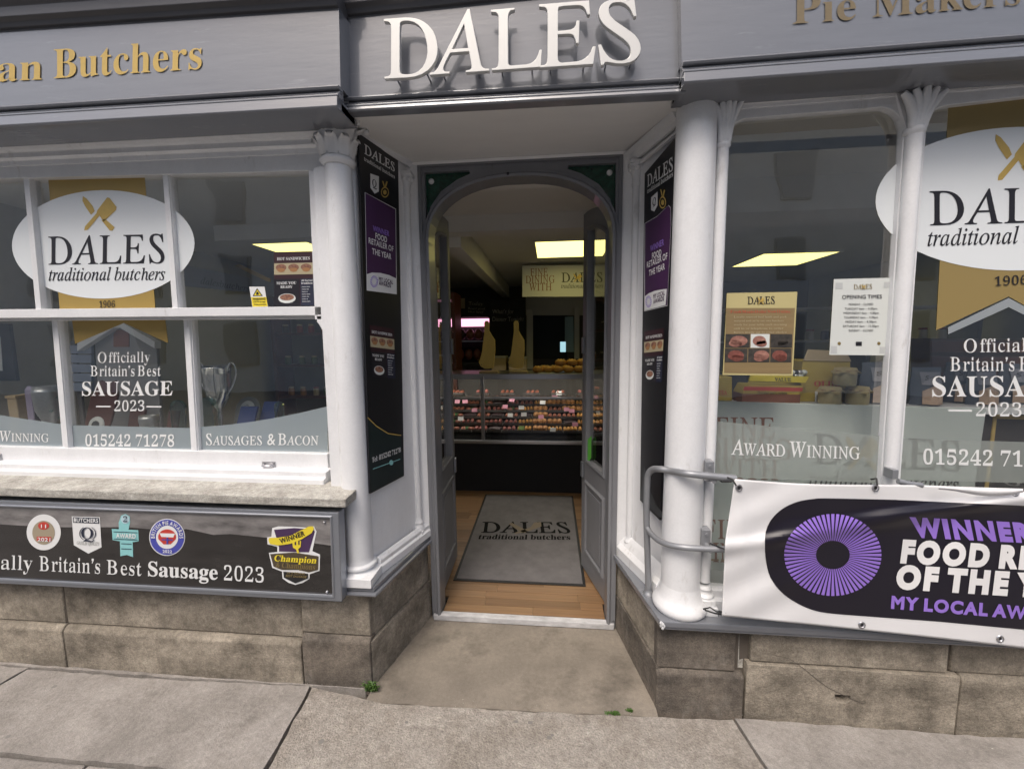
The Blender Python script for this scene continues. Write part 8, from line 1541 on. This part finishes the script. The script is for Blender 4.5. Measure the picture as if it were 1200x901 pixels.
dep([[(872, 452.5), (941, 454), (940, 458), (871, 457)]], M_redp, pl, 'stripe', t_); text('lettering', M_ink, t_, [('Oatcakes and Crackers', 'R', (888, 461), (922, 461.5), 3, .01)], pl, o=.002)
build(MB().prism([V((pl(870, 462).x, .36, zS + .001)), V((pl(938, 462).x, .36, zS + .001)), pl(938, 462), pl(870, 461)], (0, .16, 0)), 'carton', M_brownp, t_)
for i in range(7): build(MB().ball(pl(928 + (i % 4) * 4.5, 436 + (i // 4) * 4, -.03), .018, 8, 5, (1, .7, .7)), 'packet', (M_paper, M_ink, M_steel)[i % 3], t_)
pbox('cardboard_box', [(838, 440), (858, 441), (858, 474), (836, 474)], .42, .15, M_card, 'yellow and green box at the far left of the right window shelf', 'box', [('TEA', 'B', (842, 462), (852, 462), 5, .01)], M_redp)
pbox('cloth_bundle', [(858, 438), (874, 436), (878, 452), (870, 474), (856, 474)], .46, .12, mat('dark_cloth', (.025, .026, .033), .8), 'dark cloth bundle between the yellow boxes', 'cloth')
def honey(px, zb_, lab, y=.33):
    c = stand(px, y, zb_); t_ = thing('preserve_jar', c, lab, 'jar', None)
    build(MB().lathe(c, [(.040, 0), (.043, .008), (.043, .055), (.034, .066)], 20), 'jar', mat('honey_pot', (.42, .36, .20), .35, noise=.5, nscale=(40, 40, 40)), t_)
    mb = MB(); n = 28; prof = [(.036, .064), (.040, .074), (.030, .080)]; vs = []
    for r_, z_ in ((.050, .056), (.043, .068), (.040, .078), (.001, .082)):
        for k in range(n): a_ = 2 * math.pi * k / n; q_ = r_ * (1 + (.14 * math.sin(a_ * 7) if r_ > .045 else 0)); vs.append(c + V((q_ * math.cos(a_), q_ * math.sin(a_), z_ + (.006 * math.sin(a_ * 5) if r_ > .045 else 0))))
    mb.add(vs, [(i * n + k, i * n + (k + 1) % n, (i + 1) * n + (k + 1) % n, (i + 1) * n + k) for i in range(3) for k in range(n)], True); build(mb, 'cloth_cover', mat('cream_cloth', (.50, .40, .20), .8, noise=.7, nscale=(80, 80, 80)), t_)
    build(MB().lathe(c + V((0, 0, .064)), [(.0445, 0), (.0445, .003)], 18), 'string', M_brownp, t_)
    dep([[]], M_paper, front(y), 'x', t_) if 0 else None
honey(968, zS + .001, 'cloth topped jar at the left of the bottom pair'); honey(1000, zS + .001, 'cloth topped jar at the right of the bottom pair', .34)
honey(984, zS + .086, 'cloth topped jar stacked on top of two others in front of the yellow box', .335)
# salt bags
M_bag = mat('slate_blue_bag', (.105, .125, .165), .45, noise=.5, nscale=(6, 6, 6), bump=.3, bscale=(14, 14, 14), bdist=.006); M_salt = mat('salt_window', (.50, .36, .27), .5, noise=.8, nscale=(50, 50, 50), dark=.7); M_greyc = mat('bag_grey', (.27, .27, .31), .5)
def saltbag(px0, px1, pyt, y, lab, lean=0):
    pl = front(y); a, b = stand(px0, y, zS + .001), stand(px1, y, zS + .001); h_ = at((px0 + px1) / 2, pyt, y).z - zS; w_ = b.x - a.x
    t_ = thing('salt_bag', ((a.x + b.x) / 2, y, zS), lab, 'bag', 'slate blue salt bags'); P = lambda u, v, d: V((a.x + u * w_ + lean * v, y + d, zS + .001 + v * h_))
    vs = []; nU, nV = 8, 9
    for sgn in (-1, 1):
        for j in range(nV + 1):
            for i in range(nU + 1):
                u, v = i / nU, j / nV; bul = .055 * math.sin(math.pi * u) ** .6 * (math.cos(v * math.pi / 2) ** .7 if v < 1 else 0) + .002
                vs.append(P(u + .02 * math.sin(v * 9), v, sgn * bul))
    m_ = (nU + 1) * (nV + 1); fs = []
    for s_ in (0, m_):
        for j in range(nV):
            for i in range(nU): q = (s_ + j * (nU + 1) + i, s_ + j * (nU + 1) + i + 1, s_ + (j + 1) * (nU + 1) + i + 1, s_ + (j + 1) * (nU + 1) + i); fs.append(q if s_ == 0 else q[::-1])
    build(MB().add(vs, fs, True), 'bag', M_bag, t_)
    f2 = lambda u, v: P(u, v, -.064 * math.sin(math.pi * max(.02, min(.98, u))) ** .6 * (math.cos(min(.99, v) * math.pi / 2) ** .7) - .006)
    build(MB().poly([f2(.12, .1), f2(.88, .1), f2(.88, .9), f2(.12, .92)]) if 0 else MB().add([f2(.15 + .7 * i / 4, .55 + .33 * j / 2) for j in range(3) for i in range(5)], [(j * 5 + i, j * 5 + i + 1, (j + 1) * 5 + i + 1, (j + 1) * 5 + i) for j in range(2) for i in range(4)]), 'label', M_greyc, t_)
    build(MB().add([f2(.15 + .7 * i / 4, (.04 + (.34 + .16 * (i in (1, 2, 3)) * (1 if i == 2 else .6)) * j / 2)) for j in range(3) for i in range(5)], [(j * 5 + i, j * 5 + i + 1, (j + 1) * 5 + i + 1, (j + 1) * 5 + i) for j in range(2) for i in range(4)]), 'salt_window', M_salt, t_)
    o0 = f2(.22, .68) + V((0, -.004, 0)); mb = MB(); wletters(mb, 'Salt', 'I', o0, (1, 0, 0), (0, 0, 1), w_ * .5, h_ * .11); build(mb, 'lettering', M_ink, t_)
saltbag(1002, 1050, 424, .38, 'slate blue salt bag left of the mullion'); saltbag(1060, 1093, 430, .34, 'slate blue salt bag just right of the mullion'); saltbag(1096, 1130, 424, .42, 'slate blue salt bag behind the S of SAUSAGE', .01); saltbag(1124, 1156, 430, .35, 'slate blue salt bag beneath the Best lettering'); saltbag(1160, 1205, 426, .40, 'slate blue salt bag at the far right of the photo')
t_, pl = pbox('wooden_crate', [(1092, 396), (1340, 400), (1330, 474), (1090, 474)], .62, .12, mat('crate_brown', (.085, .05, .032), .7, noise=.7, nscale=(5, 5, 30)), 'brown slatted crate behind the salt bags', 'crate')
for i in range(4): build(MB().prism([pl(1092, 399 + i * 18, .012), pl(1340, 402 + i * 18, .012), pl(1340, 415 + i * 18, .012), pl(1092, 412 + i * 18, .012)], (0, .011, 0)), 'slat', M_wood, t_, bevel=.002)
# posters on the right glass
PRn = front(gR - .003)
OT = thing('opening_times_notice', PRn(1005, 415), 'white opening times notice taped to the right window pane', 'notice')
ob = dep([[(977.2, 326.7), (1045.2, 325), (1040, 416), (971.8, 415.3)]], M_paper, PRn, 'paper', OT, 0)
text('lettering', M_ink, ob, [('OPENING TIMES', 'S', (987, 349.8), (1033.5, 349.2), 4.3, .008)] + [(s_, 'S', (1004 - len(s_) * .95 + 5, 357.4 + i * 5.1), (1004 + len(s_) * .95 + 5, 357.2 + i * 5.1), 2.4, .004) for i, s_ in enumerate(('MONDAY \u2014 CLOSED', 'TUESDAY 6am \u2014 4.30pm', 'WEDNESDAY 6am \u2014 4.30pm', 'THURSDAY 6am \u2014 4.30pm', 'FRIDAY 6am \u2014 4.30pm', 'SATURDAY 6am \u2014 12.30pm', 'SUNDAY \u2014 CLOSED'))], PRn)
text('lettering', gb, ob, [('DALES', 'R', (1000.5, 338.6), (1022, 338.2), 5.6, .004)], PRn); cleavers(PRn, ob, 1012, 335.8, 2.6, .003)
dep([[(1003, 400), (1010, 400), (1010, 404.8), (1003, 404.8)]], M_ink, PRn, 'emblem', ob); dep([ell(983.5, 402, 2, 2, 12), ell(1030, 402, 2, 2, 12)], gb, PRn, 'emblem', ob)
dep([[(979.5, 331), (987.5, 331), (987.3, 338), (979.2, 338)], [(1036, 330), (1043, 330), (1042.7, 337), (1035.7, 337)], [(974, 405), (981, 405), (981, 413.5), (973.6, 413.5)], [(1031, 406), (1038.5, 406), (1038, 413.5), (1030.5, 413.5)]], mat('tape_grey', (.48, .50, .50), .4), PRn, 'tape', ob, .0008)
MP = thing('meat_poster', PRn(890, 439), 'tan DALES poster with photographs of meat on the right window', 'poster')
mp = dep([[(851.8, 343), (934.3, 341.5), (929, 439.8), (846.8, 438.8)]], mat('poster_straw', (.48, .42, .20), .6), PRn, 'paper', MP, 0)
dep([[(851, 360.5), (931.5, 360.5), (927.5, 437.5), (848.5, 436.5)]], mat('poster_wood', (.25, .18, .085), .6, noise=.6, nscale=(4, 4, 60)), PRn, 'print', mp)
text('lettering', M_ink, mp, [('DALES', 'R', (876, 356), (908, 355.5), 8.5, .006)], PRn); cleavers(PRn, mp, 892, 352, 4, .003)
text('lettering', M_redp, mp, [('Fresh Meats Order Now Online', 'R', (856, 366.3), (926, 366), 3, .0)], PRn, o=.002)
mb = MB()
for i in range(5):
    s_ = ('Locally sourced beef lamb and pork', 'matured and cut by our own butchers', 'ready for your table each morning', 'call in or telephone to order', 'boxes made up to your choice')[i]
    letters(mb, s_, 'R', PRn, (860, 372 + i * 4.5), (922 - (i % 2) * 4, 371.8 + i * 4.5), 2.2, o=.002)
build(mb, 'lettering', M_creamp, mp)
ph4 = [mat('meat_photo_red', (.30, .10, .08), .5, noise=1, nscale=(45, 45, 45), col2=(.08, .03, .02)), mat('meat_photo_pink', (.42, .22, .17), .5, noise=1, nscale=(40, 40, 40), col2=(.15, .05, .04)), mat('meat_photo_dark', (.07, .06, .05), .5, noise=1, nscale=(45, 45, 45), col2=(.02, .02, .02))]
for i, (x0, y0, x1, y1, k_) in enumerate(((850.5, 391, 879, 407, 2), (880, 391, 902, 407, 1), (903, 391, 928.5, 407, 2), (849.5, 408, 876, 424, 0), (877, 408, 902, 424, 1), (903, 408, 927.5, 424, 0))):
    f_ = dep([[(x0, y0), (x1, y0), (x1 - .4, y1), (x0 - .4, y1)]], (ph4[2], M_paper, ph4[2], ph4[2], ph4[2], ph4[2])[i], PRn, 'photo', mp, .0018)
    dep([ell((x0 + x1) / 2 + R.uniform(-3, 3), (y0 + y1) / 2, (x1 - x0) * .36, (y1 - y0) * .38, 14), ell((x0 + x1) / 2 + R.uniform(-3, 3), (y0 + y1) / 2 + 3, (x1 - x0) * .28, (y1 - y0) * .26, 14)], ph4[k_ if k_ != 2 else (1 if i == 0 else 2)], PRn, 'meat_print', f_, .0024)
# shelves deeper in on the right with jars
SR = thing('wall_shelving', (1.9, 2.2, zf), 'pale shelving with bottles seen through the right window between the posters', 'shelving')
for i in range(4): build(MB().box(1.0, 3.8, 2.4, 2.7, .9 + i * .30, .92 + i * .30), 'shelf', M_wallin, SR, bevel=.002)
for x in (1.0, 1.9, 2.9, 3.8): build(MB().box(x - .015, x + .015, 2.4, 2.7, zf, 2.0), 'upright', M_walld, SR)
for i in range(3):
    for j in range(16):
        k_ = R.randrange(5); inst('jar%d' % k_, mk_jar(k_), V((1.1 + j * .165 + R.uniform(-.02, .02), 2.5, .9215 + i * .30)), '%s jar on the %s shelf of the pale shelving' % (('amber', 'red', 'cream', 'green', 'dark')[k_], ('bottom', 'middle', 'top')[i]), 'jar', '%s jars on the %s pale shelf' % (('amber', 'red', 'cream', 'green', 'dark')[k_], ('bottom', 'middle', 'top')[i]))
room('partition_wall', (.56, .60, .62, 1.2, 0, ZC - .001), M_wallin)
room('partition_wall', (-.90, -.86, .62, 1.0, 0, ZC - .001), M_wallin)
room('boxed_beam', (.7, 4.0, .95, 1.25, 2.27, ZC - .001), M_ceil)

# ================================================================== WEEDS
def weed(px, py, n, w_, h_, lab):
    c = gp(px, py); mb = MB()
    for i in range(n):
        a_ = R.uniform(0, 6.28); r_ = R.uniform(0, w_); b_ = c + V((math.cos(a_) * r_, math.sin(a_) * r_ * .25, -.004)); hh = h_ * R.uniform(.4, 1); d = V((R.uniform(-1, 1), R.uniform(-1, .3), 0)) * hh * .6; s_ = V((-d.y, d.x, 0)).normalized() * R.uniform(.0015, .003)
        p1, p2 = b_ + d * .5 + V((0, 0, hh * .7)), b_ + d + V((0, 0, hh * .8))
        mb.add([b_ - s_ * .6, b_ + s_ * .6, p1 + s_, p1 - s_, p2], [(0, 1, 2, 3), (3, 2, 4)])
        if i % 3 == 0:
            for k in range(3):
                q = b_ + d * R.uniform(.2, .8) + V((R.uniform(-.006, .006), 0, hh * R.uniform(.3, .9))); u = V((R.uniform(-1, 1), R.uniform(-1, 1), R.uniform(0, .5))).normalized() * .004; v = u.orthogonal().normalized() * .003
                mb.add([q - u, q + v, q + u, q - v], [(0, 1, 2, 3)])
    t_ = thing('weed', c, lab, 'weed'); build(mb, 'leaves', M_leaf, t_)
weed(436, 808, 190, .026, .06, 'tuft of green weeds at the foot of the left plinth corner'); weed(718, 835, 90, .035, .016, 'low green weeds and moss in the joint before the doorstep'); weed(738, 832.5, 60, .012, .024, 'small green weed near the right plinth corner')

gm = MB()
for i in range(420):
    t_ = R.random(); x = R.uniform(-2.6, 1.9); y = -abs(R.gauss(0, .03)) - .004
    if i % 3 == 0: x, y = R.uniform(-2.5, 1.8), R.uniform(-.38, -.01)
    if -.80 < x < .44: y += -.02
    s_ = R.uniform(.001, .0032); c = V((x, y, 0)); vs = [c + V((R.uniform(-1, 1) * s_, R.uniform(-1, 1) * s_, R.uniform(0, .5) * s_)) for _ in range(3)] + [c + V((0, 0, s_ * .9))]
    gm.add(vs, [(0, 1, 3), (1, 2, 3), (2, 0, 3), (0, 2, 1)])
build(gm, 'grit', M_sill, kind='stuff')

gs = MB()
for i in range(18):
    x, y = R.uniform(-2.5, 1.8), R.uniform(-.39, -.03); rr_ = R.uniform(.006, .013)
    gs.add([(x + rr_ * math.cos(k * .785) * R.uniform(.8, 1.2), y + rr_ * .8 * math.sin(k * .785) * R.uniform(.8, 1.2), .0012) for k in range(8)], [tuple(range(8))])
build(gs, 'gum_spots', mat('old_gum', (.20, .19, .175), .9), kind='stuff')
